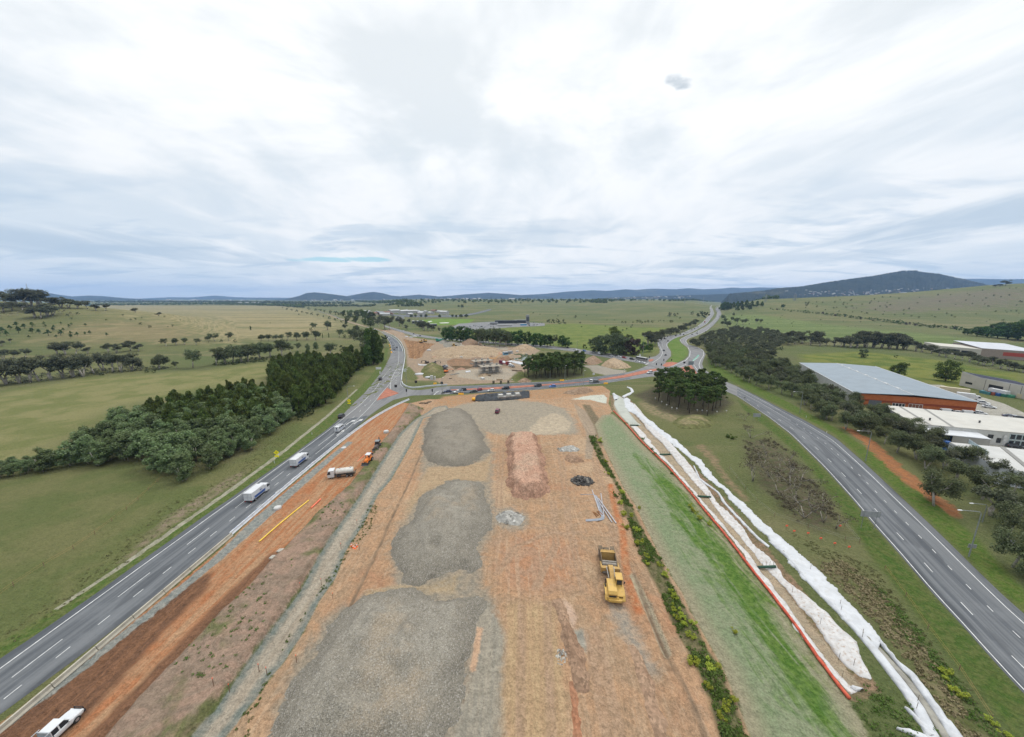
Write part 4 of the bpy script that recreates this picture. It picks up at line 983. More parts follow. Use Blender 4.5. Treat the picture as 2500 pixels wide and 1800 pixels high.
def fill(sp,P,gap,hlo,hhi,group,n=9999,wide=1.0,keep=None):
 P=[tuple(q) for q in P]; xs,ys=[q[0] for q in P],[q[1] for q in P]; got=[]; tries=0
 while tries<6000 and len(got)<n:
  tries+=1; x,y=rnd.uniform(min(xs),max(xs)),rnd.uniform(min(ys),max(ys))
  if not in_poly(P,x,y) or any((x - a) ** 2+(y - b) ** 2<gap*gap for a,b in got):continue
  if keep and not keep(x,y):continue
  got.append((x,y)); s=sp if isinstance(sp,str) else rnd.choices([q[0] for q in sp],[q[1] for q in sp])[0]
  plant(s,x,y,rnd.uniform(hlo,hhi),group,wide=wide)
 return got
def mass(name,P,gap,hlo,hhi):
 """a far wood that reads as one mass: crowns of the gum kind joined into one mesh"""
 P=[tuple(q) for q in P]; xs,ys=[q[0] for q in P],[q[1] for q in P]; got=[]; Vs=[]
 for _ in range(5000):
  x,y=rnd.uniform(min(xs),max(xs)),rnd.uniform(min(ys),max(ys))
  if not in_poly(P,x,y) or any((x - a) ** 2+(y - b) ** 2<gap*gap for a,b in got):continue
  got.append((x,y)); me=SPEC[rnd.choice(['gum','gumd'])][rnd.randrange(5)][0]; V=np.zeros(len(me.vertices)*3); me.vertices.foreach_get('co',V); V=V.reshape(-1,3)*rnd.uniform(hlo,hhi)/10; V[:,:2] *= 1.2
  a=rnd.random()*6.28; V[:,:2]=V[:,:2] @ np.array([[math.cos(a),-math.sin(a)],[math.sin(a),math.cos(a)]]); Vs.append(V+np.array([x,y,local_z(x,y)]))
 return tag(link(name,crown_mesh(name,np.concatenate(Vs),L_GUMD)),kind='stuff')
def gh(pts,dh):return [gxy(u,v,dh) for u,v in pts]
# left roadside grove: silver poplars in front, dark she-oaks behind and beyond
front=gpoly([(30,1166),(124,1146),(248,1138),(344,1120),(413,1160),(441,1178),(532,1140),(625,1091),(690,1040),(719,1018)])
back=gh([(700,960),(592,935),(485,960),(386,978),(275,992),(198,1030),(124,1072)],12)
fill('poplar',front+back,4.6,8.5,12.5,'silver poplars in the grove left of the highway',wide=1.15)
fill('cas',gh([(330,985),(400,958),(500,945),(592,922),(660,930),(700,950),(640,985),(540,1010),(430,1010)],12),4.6,11,13.5,'dark she-oaks in the grove left of the highway',wide=1.1)
fill('cas',gpoly([(722,1014),(754,1003),(807,980),(829,954),(845,930),(889,892),(908,868)])+gh([(884,850),(851,848),(790,866),(741,854),(688,868),(655,880)],14),5.4,12,16.5,'dark she-oaks in the grove left of the highway',wide=1.2)
fill('poplar',gpoly([(-90,1185),(0,1168),(124,1148),(130,1120),(0,1145),(-90,1165)]),3.0,3.6,5.2,'low silver poplar suckers at the left edge',wide=1.5)
fill('bush',gpoly([(730,1030),(760,1012),(745,1000),(722,1010)]),3,3,4.5,'bushes at the foot of the grove')
px_plant('lombardy',[(903,892,803),(912,889,799),(923,890,807),(931,884,826),(897,893,840)],'columnar poplars beside the highway',1.25)
px_plant('gum',[(885,868,815),(895,850,800),(880,845,803),(935,850,825),(940,838,818,'bush')],'gums behind the columnar poplars')
px_plant('gumd',[(-30,945,882),(-8,941,880),(16,939,876),(48,936,872),(74,934,872),(96,931,866),(125,928,866),(154,923,862),(180,921,862),(204,920,863),(230,912,862),(253,906,858),(275,909,863),(296,908,864),(322,905,860),(345,903,880)],'gum row beyond the left paddock',1.05)
px_plant('gum',[(390,901,864),(432,900,880),(471,898,850),(529,892,845),(550,889,848),(568,885,838),(590,884,842),(606,882,838),(636,876,832),(660,872,835),(688,870,826),(712,862,840),(726,858,836)],'gum row beyond the left paddock',1.05)
px_plant('gumd',[(140,866,834),(160,867,833),(185,868,832),(215,864,847),(265,860,837),(285,862,838),(318,857,830),(338,858,838),(-10,880,852),(10,882,852),(32,880,853),(62,875,850),(5,845,831),(25,838,826)],'gums scattered below the left hill',1.15)
px_plant('gum',[(405,845,825),(430,843,824),(450,842,824),(480,842,825),(510,835,818),(525,833,812),(558,832,810),(638,832,816),(655,833,815),(670,833,816),(686,832,815),(703,831,809),(725,830,810),(750,830,808),(770,830,806),(770,806,786),(800,806,782),(830,824,802),(862,826,800),(845,806,790),(870,812,792)],'gums along the far paddock fence',1.15)
px_plant('bush',[(760,808,800),(575,836,828),(540,836,829),(700,834,829),(855,826,818),(842,826,817),(870,825,815),(725,834,829)],'bushes along the far paddock fence')
px_plant('cypress',[(788,826,814),(803,825,813),(612,806,796,'cypress',2.0)],'cypresses in the left fields')
px_plant('round',[(806,868,835,'gum',1.2),(836,860,843,'bush'),(752,858,836,'poplar'),(772,857,834,'poplar'),(360,910,900,'bush'),(375,911,902,'bush'),(250,917,908,'bush'),(545,893,884,'bush'),(570,891,882,'bush'),(600,889,880,'bush'),(625,884,874,'bush'),(643,880,872,'bush')],'single trees and bushes in the left paddocks')
px_plant('umbrella',[(0,820,809),(16.5,819.6,807),(46,814,797),(41,798,785),(79,814,800),(79,799,786),(108,793,785),(112,800,792),(132,802,793),(119,820,804),(130,809,799),(149,820,805),(155,809,800),(173,826,815),(173,817,808),(189,821,810),(208,818,810),(220,816,807),(261,821,812),(209,796.5,789),(169,800,791),(175,794.5,788),(149,792,786),(71,826,818),(138,825,817),(60,803,790),(96,816,803),(25,806,793),(6,812,798)],'flat-crowned trees on the left hill slope',.62)
px_plant('bush',[(344,793,786),(365,800,793),(421.6,797,792),(410,799,796),(331,781,776),(320,782,777),(347,777,774),(260,783,779),(165,772,766),(190,768,762),(175,780,775),(300,772,767),(402,775,771),(440,783,780),(660,790,787),(730,770,766),(704,752,749),(690,753,750),(717,752,748)],'bushes dotted over the left hill')
px_plant('gumd',[(15,744,709),(40,746,714),(60,750,703),(75,750,702),(95,750,707),(108,750,716),(130,753,724),(150,752,724),(168,753,728),(190,754,733),(215,754,733),(235,759,741),(258,759,741),(10,762,738),(30,758,735),(-5,764,740),(85,776,750),(100,778,747),(117,773,739),(128,771,745),(330,763,751),(388,772,762),(-20,755,728),(55,758,738)],'gums on the crest of the left hill',1.5)
px_plant('dry',[(150,766,752),(165,770,757),(178,772,760),(20,772,758),(45,770,757),(5,778,765)],'dry scrub on the left hill',1.6)
# trees round the middle of the view
px_plant('round',[(1088,833,797),(1105,834,794),(1125,836,795),(1145,836,797),(1163,838,803),(1250,842,806),(1265,843,804),(1285,843,808),(1302,845,811),(1320,846,811),(1336,848,814),(1372,848,818),(1385,849,821),(1240,840,808),(1205,838,808),(1180,837,806),(1222,839,808)],'deep green trees along the side road',1.05)
px_plant('gum',[(1168,846,799),(1183,844,800),(1196,843,797),(1220,847,800),(1235,847,802),(1210,846,801),(1352,846,815)],'bare-stemmed gums along the side road',.95)
px_plant('willow',[(1428,853,840,'bush'),(1450,861,823),(1475,865,815),(1495,867,812),(1512,866,816),(1500,850,797,'dark'),(1530,866,820,'brown'),(1548,866,824,'brown'),(1570,860,834,'round'),(1585,859,837,'round'),(1535,840,815,'dark'),(1518,845,817,'dark'),(1556,846,826,'round'),(1465,858,822)],'tree clump behind the queue of cars',.95)
px_plant('gumd',[(1583,843,806),(1600,839,808),(1590,845,812),(1615,831,803),(1630,823,800),(1645,816,798),(1660,812,793),(1672,808,788),(1685,803,785),(1697,797,778),(1651,818,801),(1622,827,804),(1606,835,808),(1637,820,799),(1667,811,792),(1690,800,783)],'gum row left of the far highway',1.1)
px_plant('bush',[(1634,773,762),(1649,773,762),(1660,779,774),(1690,769,760),(1712,775,759),(1722,776,761),(1705,774,764),(1520,790,784),(1527,790,784),(1545,789,785),(1556,788,781),(1562,788,781),(1567,791,785),(1575,789,783),(1583,788,781),(1543,797,792),(1540,801,796),(1530,806,801),(1520,809,804),(1512,812,808),(1500,783,780),(1416,790,785),(1404,777,770),(1432,772,769),(1362,773,769),(1420,800,796),(1478,798,795),(1482,783,780),(1302,766,762),(1318,769,766),(1360,787,778),(1375,788,779),(1340,788,778),(1350,790,779),(1366,792,783),(1380,792,785)]+[(1592+7*i+rnd.uniform(-3,3),788+rnd.uniform(-4,4),783+rnd.uniform(-3,1)) for i in range(8)],'bushes in the green fields')
px_plant('gum',[(1005,777,767),(1015,778,767),(1030,778,767),(1041,778,766),(1074,777,767),(1105,777,767),(1114,778,768),(1126,777,766),(1138,777,766),(1120,753,744),(1128,753,745),(1129,750,743)],'trees round the distant school')
px_plant('dark',[(840,773,757),(855,775,756),(872,776,757),(885,777,755),(897,779,756),(907,783,760),(848,785,770),(868,788,770),(890,793,776),(905,797,776)],'dark trees beside the far road',1.1)
px_plant('gumd',[(925,800,777),(940,805,770),(952,806,772),(930,790,768),(975,796,772),(985,801,778),(1000,791,778),(1030,803,781),(1045,808,786),(1035,808,784),(1057,808,793),(992,806,792),(1072,811,799),(915,790,772),(960,786,770),(1015,797,782)],'gums beside the far road',1.1)
px_plant('bush',[(700,757,752),(712,759,754),(724,762,756),(738,764,759),(750,767,761),(762,769,762),(776,772,766),(790,775,770),(805,779,772),(820,783,775),(835,788,780),(792,763,757),(806,766,758),(820,769,759),(770,759,752),(755,757,750),(845,793,779,'conifer'),(740,753,747),(726,752,747),(782,760,753),(830,771,760)],'bushes along the far road')
P1=gpoly([(1280,920),(1300,926),(1340,923),(1400,921),(1422,913),(1420,897),(1380,895),(1330,899),(1290,906)])
fill('pine',P1,4.8,12.5,15.5,'pines beside the works',wide=1.0)
P2=gpoly([(1596,976),(1612,986),(1640,996),(1690,1012),(1730,1016),(1752,1005),(1762,985),(1760,965),(1730,950),(1680,941),(1635,938),(1602,950)])
fill('pine',P2,5.4,12.5,15.5,'pines between the two roads',wide=1.0)
# right-hand belts
fill([('gumx',5),('gumd',2)],gpoly([(1735,893),(1800,926),(1870,952),(1933,968),(2007,1020),(2065,1050),(2120,1060),(2150,1085),(2200,1110),(2260,1150),(2330,1215),(2420,1310),(2480,1385),(2560,1440),(2620,1380),(2520,1240),(2440,1172),(2350,1140),(2290,1095),(2225,1058),(2110,1010),(2050,985),(1985,945),(1930,905),(1880,882),(1830,862),(1760,850),(1722,846)]),7.2,7.6,10.8,'gum belt beside the right road',wide=1.12)
px_plant('gumx',[(2065,1049,1003),(2120,1060,1010),(2189,1105,1048),(2280,1235,1145),(2471,1384,1290),(1933,967,930),(2007,1019,978),(2030,1028,985)],'gum belt beside the right road',1.15)
mass('gum_woodland',gpoly([(1690,852),(1700,838),(1730,822),(1790,808),(1860,812),(1960,838),(1900,853),(1890,878),(1830,870),(1770,858),(1735,858)]),11.5,9,12.5)
row=[(1862,846),(1950,840),(2060,848),(2170,852),(2215,854),(2250,861),(2300,870),(2350,880),(2400,891),(2450,901),(2500,910)]
row=resample(row,34)
px_plant('gumd',[(u+rnd.uniform(-4,4),v+rnd.uniform(-2,2),v - rnd.uniform(20,27)) for u,v in row],'gum row in front of the far warehouse',1.15)
px_plant('gumd',[(1885,836,812),(1905,837,812),(1925,835,806),(1950,836,808),(1980,838,806),(2000,838,808),(2060,846,822),(2090,848,812),(2110,848,806),(2130,849,806),(2150,850,812),(2170,851,810),(2190,852,812),(2205,853,818)],'taller gums behind the row',1.3)
px_plant('round',[(2194,921,883,'dark',1.1),(2308,931,876,'dark',1.1),(2108,873,852,'willow'),(2187,874,866,'bush'),(1908,855,846,'bush')],'single trees in the field by the warehouse')
px_plant('round',[(2362,818,800),(2385,821,797),(2410,823,797),(2435,826,794),(2460,828,789),(2485,830,785),(2502,833,782),(2472,815,782),(2445,813,785),(2420,816,790),(2500,820,778),(2400,812,795)],'deep green thicket at the right edge',1.3)
hl=resample([(1880,756),(1960,763),(2040,771),(2100,779),(2200,791),(2280,800),(2348,806)],64)
px_plant('hedge',[(u+rnd.uniform(-2,2),v+rnd.uniform(-1.5,1.5),v - rnd.uniform(6,11)*(.55+.45*(u - 1880)/470),'brown' if rnd.random()<.12 else 'hedge') for u,v in hl],'hedge across the right valley')
hs=[]
for _ in range(95):
 u=rnd.uniform(1950,2500); lo=np.interp(u,[1950,2100,2223,2329,2500],[738,730,723,712,703]); v=rnd.uniform(lo,np.interp(u,[1950,2200,2500],[752,780,792]))
 hs.append((u,v,v - rnd.uniform(2.2,5)))
px_plant('bush',hs,'bushes dotted over the right hill',.95)
px_plant('gumd',[(2455,698,683),(2440,700,693),(2430,701,694)],'trees on the crest of the right hill',1.6)
px_plant('conifer',[(1762,757,741),(1768,757,737),(1775,757,738),(1782,756,740),(1790,752,738),(1800,751,736),(1810,750,735),(1822,751,733),(1835,750,735),(1848,749,735),(1860,748,736),(1800,758,746),(1812,757,745),(1830,756,744)],'dark conifers beside the far highway',1.5)
px_plant('gum',[(1763,781,768),(1776,798,782),(1772,790,776),(1788,786,773),(1800,790,775),(1813,793,777),(1846,789,777),(1855,790,778),(1790,772,764),(1764,795,783)],'gums right of the far highway',1.25)
fs=[]
for _ in range(40):
 u=rnd.uniform(1770,2200); v=rnd.uniform(765,800); fs.append((u,v,v - rnd.uniform(1.5,3.5)))
px_plant('bush',fs,'bushes in the right valley')
# dry wattles in the scrub beside the fabric berm
px_plant('dry',[(1818,1028,998),(1833,1070,1022),(1838,1175,1098),(1862,1140,1082),(1880,1165,1105),(1905,1150,1095),(1930,1185,1112),(1955,1175,1118),(1900,1205,1140),(1945,1225,1150),(1985,1250,1170),(2010,1275,1200),(1965,1265,1185),(1870,1110,1065),(1925,1140,1088),(2040,1290,1225)],'dry wattles in the scrub',1.25)
px_plant('weedbush',[(1450,1080,1066),(1462,1102,1093),(1463,1110,1102),(1775,1068,1057),(1790,1072,1060),(1502,1212,1200),(1447,1072,1060),(1528,1035,1029),(1570,1070,1063),(1590,1098,1090),(1640,1158,1150),(1600,1110,1102)],'leafy weeds on the bare ground')
mus=[(1465,1080),(1478,1128),(1485,1160),(1518,1204),(1514,1230),(1525,1256),(1540,1262),(1530,1290),(1552,1296),(1560,1242),(1579,1367),(1582,1380),(1608,1384),(1624,1409),(1556,1330),(1643,1455),(1650,1466),(1645,1495),(1650,1512),(1664,1512),(1672,1528),(1688,1522),(1690,1562),(1698,1625),(1733,1642),(1750,1630),(1726,1680),(1790,1712),(1768,1740),(1756,1760),(1685,1238),(1692,1250),(1708,1268),(1730,1282),(1795,1545),(2310,1660),(2330,1690),(2300,1640),(2460,1800),(2425,1770)]
px_plant('mustard',[(u,v,v - rnd.uniform(9,18)*(.55+.45*(v - 1000)/700)) for u,v in mus],'yellow-green mustard bushes among the weeds',1.25)
# ground cover nobody could count
def cover(name,P,n,clump,per,size,m,zz=.25,keep=None):
 P=[tuple(q) for q in P]; xs,ys=[q[0] for q in P],[q[1] for q in P]; cl=[]
 t=0
 while len(cl)<n and t<n*60:
  t+=1; x,y=rnd.uniform(min(xs),max(xs)),rnd.uniform(min(ys),max(ys))
  if in_poly(P,x,y) and (not keep or keep(x,y)):
   r=clump*rnd.uniform(.5,1.3); cl.append((x,y,local_z(x,y)+r*zz,r,r,r*.6))
 return tag(link(name,crown_mesh(name,leaves(nprng,cl,per,size,.6),m)),kind='stuff')
cover('weeds',gpoly(VEG),520,.58,30,.24,L_WEED,keep=lambda x,y:fnoise(np.array(x+500),np.array(y),4,43)>.36)
L_TUFT=leaf_mat('leaf_pasture_grass',(.088,.098,.040),(.118,.118,.052),(.160,.148,.078))
cover('grass_tufts',gpoly([(0,1560),(200,1400),(400,1240),(560,1150),(690,1060),(740,1050),(600,1165),(400,1310),(200,1455),(0,1590)]),520,.30,9,.18,L_TUFT,.1)
cover('grass_tufts',gpoly([(1930,1300),(2140,1390),(2250,1540),(2400,1720),(2330,1720),(2200,1560),(2080,1420),(1950,1320)]),420,.34,9,.2,L_TUFT,.1)
cover('weeds',gpoly(BANK),150,.38,20,.17,L_WEED,keep=lambda x,y:fnoise(np.array(x),np.array(y),7,44)>.58)
cover('weeds',gpoly([(640,1690),(700,1560),(790,1450),(850,1360),(900,1300),(925,1240),(905,1230),(850,1340),(760,1470),(660,1640),(600,1730),(560,1800),(610,1800)]),130,.30,18,.16,L_WEED)
cover('tussock_grass',gpoly(DEADG),420,.42,20,.26,leaf_mat('leaf_dead_grass',(.20,.165,.095),(.25,.205,.125),(.10,.105,.04)))
cover('tussock_grass',gpoly([(2120,1660),(2200,1700),(2300,1800),(2400,1860),(2200,1880),(2140,1800),(2085,1730)]),120,.5,20,.2,L_WEED)
cover('tussock_grass',gpoly(SCRUB),170,.7,18,.34,L_SCR,keep=lambda x,y:fnoise(np.array(x+500),np.array(y),9,41)>.52)
cover('tussock_grass',gpoly([(2130,1420),(2215,1500),(2300,1610),(2390,1730),(2440,1800),(2390,1800),(2290,1660),(2190,1540)]),200,.42,18,.2,L_WEED)
cover('undergrowth',gpoly([(20,938),(150,926),(320,908),(420,902),(420,895),(300,895),(150,908),(0,922)]),260,1.3,26,.55,L_GUMD)
cover('undergrowth',gpoly([(520,896),(640,884),(700,876),(700,868),(620,872),(520,884)]),130,1.3,26,.55,L_BUSH)
def wood(name,line,depth,hgt,n,m,hfn=None):
 """a far-off wood that reads as one mass"""
 L=np.array([(ground(u,v) if not hfn else hfn(u,v))[:2] for u,v in line]); cl=[]
 P=resample(L,n)
 for x,y in P:
  for _ in range(2):
   yy=y+rnd.uniform(-.5,.5)*depth; xx=x*yy/y+rnd.uniform(-20,20); h=hgt*rnd.uniform(.6,1.15)
   cl.append((xx,yy,float(H(xx,yy))+h*.45,h*.55,h*.55,h*.55))
 return tag(link(name,crown_mesh(name,leaves(nprng,cl,22,hgt*.42,.5),m)),kind='stuff')
wood('distant_wood',[(215,746),(300,745),(400,744),(520,743),(600,744),(690,747),(740,750)],250,16,230,L_CAS)
wood('distant_wood',[(230,738),(330,738),(480,738),(640,739),(760,741),(860,741)],900,18,320,L_CAS)
wood('distant_wood',[(700,747),(780,748),(850,748),(900,748),(915,747)],200,14,90,L_CAS)
wood('distant_wood',[(950,745),(1020,744)],120,12,36,L_CAS)
wood('distant_wood',[(980,748),(1030,747)],100,11,30,L_CAS)
wood('distant_wood',[(870,736),(1000,736),(1150,735),(1300,735),(1420,735),(1520,734)],900,17,300,L_CAS)
wood('distant_wood',[(1460,737),(1560,734),(1680,733),(1800,733),(1900,733)],500,17,170,L_PINE)
wood('distant_wood',[(1445,738),(1480,740)],90,12,26,L_PINE)
wood('distant_wood',[(1615,735),(1660,735),(1715,735)],90,15,60,L_PINE)
# ------------------------------------------------------------------ spoil heaps and stockpiles
def rock_mat(name,c1,c2,c3,scale=2.4,speck=.5,tan=None):
 m=bpy.data.materials.new(name); m.use_nodes=True; t=NT(m.node_tree)
 out=t.new('ShaderNodeOutputMaterial'); bs=t.new('ShaderNodeBsdfPrincipled'); t.l.new(bs.outputs[0],out.inputs[0])
 P=t.new('ShaderNodeNewGeometry').outputs['Position']
 vo=t.new('ShaderNodeTexVoronoi'); t.l.new(P,vo.inputs['Vector']); vo.inputs['Scale'].default_value=scale
 sep=t.new('ShaderNodeSeparateColor'); t.l.new(vo.outputs['Color'],sep.inputs[0])
 big,mid=t.noise(P,.12,5,.6,.8),t.noise(P,.7,4,.65)
 c=t.mix(t.sstep(big,.38,.62),c1,c2)
 c=t.mix(t.math('MULTIPLY',t.sstep(mid,.5,.7),.5),c,tuple(x*.7 for x in c1))
 if tan:c=t.mix(t.math('MULTIPLY',t.sstep(t.noise(P,.07,4,.6),.52,.64),.75),c,tan)
 at_=t.new('ShaderNodeAttribute'); at_.attribute_name='toe'
 if tan:c=t.mix(t.sstep(t.math('ADD',at_.outputs['Fac'],t.math('MULTIPLY',t.math('SUBTRACT',mid,.5),.9)),1.0,.1),c,tuple(x*.84 for x in c1))     # coarse stone rolls to the toe
 c=t.mix(t.math('MULTIPLY',t.sstep(sep.outputs[0],.72,.95),speck),c,c3)
 c=t.vmath('MULTIPLY',c,t.math('ADD',.72,t.math('MULTIPLY',sep.outputs[1],.52)))
 t.l.new(c,bs.inputs['Base Color']); bs.inputs['Roughness'].default_value=.95; bs.inputs['Specular IOR Level'].default_value=.05
 bp=t.new('ShaderNodeBump'); bp.inputs['Strength'].default_value=.8; bp.inputs['Distance'].default_value=.22
 h=t.math('ADD',t.math('MULTIPLY',vo.outputs['Distance'],.5),t.math('MULTIPLY',mid,1.2))
 t.l.new(h,bp.inputs['Height']); t.l.new(bp.outputs[0],bs.inputs['Normal'])
 return m
M_GRAV=rock_mat('crushed_gravel',(.188,.170,.138),(.222,.202,.165),(.32,.30,.27),6.5,.5,(.245,.200,.145))
M_GRAVC=rock_mat('fine_gravel',(.182,.162,.132),(.210,.188,.152),(.27,.25,.21),7.5,.3,(.215,.190,.150))
M_CLAY=rock_mat('red_clay',(.325,.195,.135),(.350,.225,.160),(.28,.16,.11),2.6,.25,(.310,.225,.160))
M_SOIL=rock_mat('brown_soil',(.232,.148,.098),(.270,.182,.122),(.16,.105,.07),2.6,.3)
M_REDS=rock_mat('rusty_soil',(.270,.125,.070),(.300,.175,.110),(.17,.09,.055),2.6,.3)
M_TANS=rock_mat('tan_soil',(.270,.200,.130),(.310,.240,.165),(.20,.14,.09),1.2,.3)
M_BRNH=rock_mat('brown_heap_soil',(.200,.135,.090),(.235,.170,.120),(.15,.10,.07),1.2,.3)
M_GREYH=rock_mat('grey_aggregate',(.180,.165,.135),(.210,.195,.165),(.26,.25,.22),1.5,.3)
M_ROCKG=rock_mat('grey_rock',(.200,.195,.180),(.290,.280,.255),(.42,.41,.38),1.6,.7)
M_GRASSM=rock_mat('grassed_mound_soil',(.110,.115,.045),(.190,.160,.090),(.15,.13,.07),.8,.3,(.245,.185,.120))
def heap(name,label,outline,hmax,slope,m,seed,lump=.5,step=.45,cell=5.0,top=.0,px=True,edge=.5,rd=.30,big=0.0):
 P=np.array(gpoly(outline)) if px else np.array(outline)
 x=np.arange(P[:,0].min() - 1,P[:,0].max()+1,step); y=np.arange(P[:,1].min() - 1,P[:,1].max()+1,step)
 X,Y=np.meshgrid(x,y); d=sdf(P,X,Y)
 d=d+(fnoise(X,Y,2.5,seed+9) - .5)*edge*1.6+(fnoise(X,Y,7,seed+7) - .5)*big+(fnoise(X,Y,.9,seed+8) - .5)*edge
 base=hmax*(1+lump*(fnoise(X+300,Y,cell,seed) - .5)+lump*.5*(fnoise(X+300,Y,cell*.35,seed+1) - .5))
 z=np.minimum(np.maximum(d,0)*slope,base+top*np.maximum(d,0)); r=base*rd
 k=np.clip((np.maximum(d,0)*slope - base+r)/(2*r),0,1); z=z - k*(1 - k)*r*.55*(np.maximum(d,0)>0)
 z+=(d>.4)*((fnoise(X,Y,step*2,seed+2) - .5)*.14+(hmax>2)*(fnoise(X,Y,2.6,seed+3) - .5)*.55)
 Z=local_zv(X,Y)+z - .12*(d <= .15)
 nx,ny=len(x),len(y); idx=np.arange(nx*ny).reshape(ny,nx)
 keep=np.maximum(np.maximum(d[:-1,:-1],d[:-1,1:]),np.maximum(d[1:,:-1],d[1:,1:]))>0
 F=np.stack([idx[:-1,:-1],idx[:-1,1:],idx[1:,1:],idx[1:,:-1]],-1)[keep]
 used,inv=np.unique(F,return_inverse=True)
 o=link(name,mesh_np(name,np.stack([X,Y,Z],-1).reshape(-1,3)[used],inv.reshape(-1,4),[m],True))
 a=o.data.attributes.new('toe','FLOAT','POINT'); a.data.foreach_set('value',(d*slope/hmax).reshape(-1)[used].astype(np.float32))
 return tag(o,label,'heap','spoil heaps and stockpiles')
HEAP_A=[(600,1890),(669,1790),(708,1689),(763,1584),(801,1526),(845,1490),(887,1463),(928,1449),(983,1444),(1052,1450),(1090,1464),(1149,1452),(1180,1452),(1194,1468),(1182,1493),(1162,1526),(1149,1598),(1138,1675),(1120,1740),(1107,1800),(1095,1890)]
HEAP_B=[(1011,1234),(989,1275),(966,1317),(961,1358),(970,1399),(983,1421),(1011,1432),(1052,1424),(1121,1394),(1165,1400),(1168,1350),(1180,1300),(1199,1267),(1196,1230),(1186,1190),(1162,1176),(1121,1171),(1077,1179),(1040,1203)]
HEAP_C=[(1038,1041),(1034,1085),(1035,1110),(1047,1129),(1071,1140),(1107,1139),(1149,1132),(1176,1121),(1196,1105),(1186,1080),(1172,1050),(1149,1014),(1125,1000),(1093,998),(1055,1014)]
heap('gravel_stockpile','large grey gravel stockpile spreading across the bottom of the site',HEAP_A,2.8,.5,M_GRAV,51,1.0,cell=7,edge=.9,big=2.5)
heap('gravel_stockpile','middle grey gravel stockpile between two others, left of the red clay heap',HEAP_B,3.2,.45,M_GRAV,53,1.0,cell=6,edge=1.0,big=3.5)
heap('gravel_stockpile','smooth fine grey gravel stockpile nearest the cross road',HEAP_C,2.6,.42,M_GRAVC,55,.6,cell=7,edge=.7,big=2.0)
heap('clay_stockpile','long flat-topped pink clay stockpile right of the gravel',[(1236,1070),(1270,1064),(1310,1066),(1325,1108),(1338,1170),(1342,1203),(1325,1216),(1275,1222),(1247,1214),(1240,1190),(1236,1130)],3.4,1.15,M_CLAY,57,.10,cell=6,step=.3,edge=.9,rd=.10)
heap('soil_berm','low curved brown soil berm in front of the yellow scraper',[(1349,1475),(1357,1457),(1372,1457),(1388,1490),(1404,1540),(1424,1590),(1442,1650),(1440,1690),(1412,1690),(1396,1650),(1382,1600),(1366,1535)],2.1,.7,M_SOIL,59,.4,step=.25,cell=4)
heap('soil_berm','reddish broken soil bank at the bottom right of the site',[(1526,1568),(1546,1572),(1580,1625),(1606,1690),(1632,1760),(1652,1860),(1606,1860),(1586,1770),(1566,1690),(1545,1630)],.8,.35,M_SOIL,60,.5,step=.3,cell=4)
heap('soil_berm','rusty red soil edge left of the tracks at the bottom',[(1383,1660),(1402,1655),(1416,1710),(1424,1770),(1430,1860),(1396,1860),(1392,1760)],.6,.4,M_REDS,61,.5,step=.25,cell=4)
heap('soil_heap','small brown soil heap behind the black rubble',[(1375,1118),(1390,1107),(1405,1107),(1422,1120),(1426,1127),(1405,1130),(1392,1131)],1.5,.7,M_SOIL,62,.3,step=.3,cell=3)
heap('rock_heap','grey broken rock heap behind the small brown soil heap',[(1361,1095),(1380,1090),(1400,1089),(1414,1096),(1412,1102),(1390,1104),(1368,1103)],.7,.6,M_ROCKG,63,.7,step=.3,cell=1.4)
heap('rock_heap','grey broken rock heap at the foot of the pink clay stockpile',[(1210,1262),(1225,1248),(1250,1246),(1275,1258),(1277,1272),(1262,1284),(1235,1280),(1216,1274)],.8,.6,M_ROCKG,64,.8,step=.3,cell=1.4)
heap('soil_heap','tall brown soil heap in front of the deep green trees',[(1124,838),(1133,834),(1150,831),(1166,835),(1178,841),(1170,846),(1150,847),(1132,844)],7.5,.55,M_BRNH,65,.15,step=1.2,cell=10)
heap('aggregate_heap','low grey aggregate heap under the small yellow roller',[(1080,842),(1092,837),(1112,836),(1126,841),(1120,846),(1100,849),(1085,848)],3.6,.32,M_GREYH,66,.15,step=1.2,cell=10)
heap('aggregate_heap','dark grey aggregate heap below the green crusher',[(1070,835),(1085,830),(1096,834),(1090,839),(1075,840)],3.0,.5,M_GREYH,67,.15,step=1.2,cell=10)
heap('soil_heap','long tan soil heap beside the muddy basin',[(1246,856),(1256,848),(1275,844),(1298,846),(1310,852),(1300,857),(1270,858)],4.0,.45,M_TANS,68,.25,step=1.2,cell=10)
heap('soil_heap','brown soil heap left of the pines\' far side near the side road',[(1425,888),(1432,876),(1445,872),(1462,876),(1472,884),(1460,890),(1440,892)],4.0,.6,M_BRNH,69,.25,step=.9,cell=7)
heap('soil_heap','flat-topped tan soil heap below the queue of cars',[(1467,893),(1476,884),(1490,876),(1510,880),(1530,888),(1542,897),(1530,900),(1505,901),(1482,898)],3.4,.55,M_TANS,70,.12,step=.9,cell=7)
heap('soil_heap','low reddish soil heap on the kerb in front of the pines',[(1262,932),(1272,926),(1286,924),(1300,931),(1290,934),(1272,935)],1.8,.5,M_BRNH,71,.2,step=.6,cell=5)
heap('soil_heap','long brown soil bank below the cross road',[(1372,960),(1395,952),(1420,946),(1440,948),(1452,954),(1430,962),(1400,964)],1.8,.45,M_BRNH,72,.3,step=.6,cell=6)
heap('grassy_mound','weedy brown mound inside the loop of road',[(1027,908),(1036,894),(1050,889),(1068,890),(1082,898),(1088,914),(1078,925),(1052,927),(1034,922)],5.5,.5,M_GRASSM,73,.2,step=.8,cell=8)
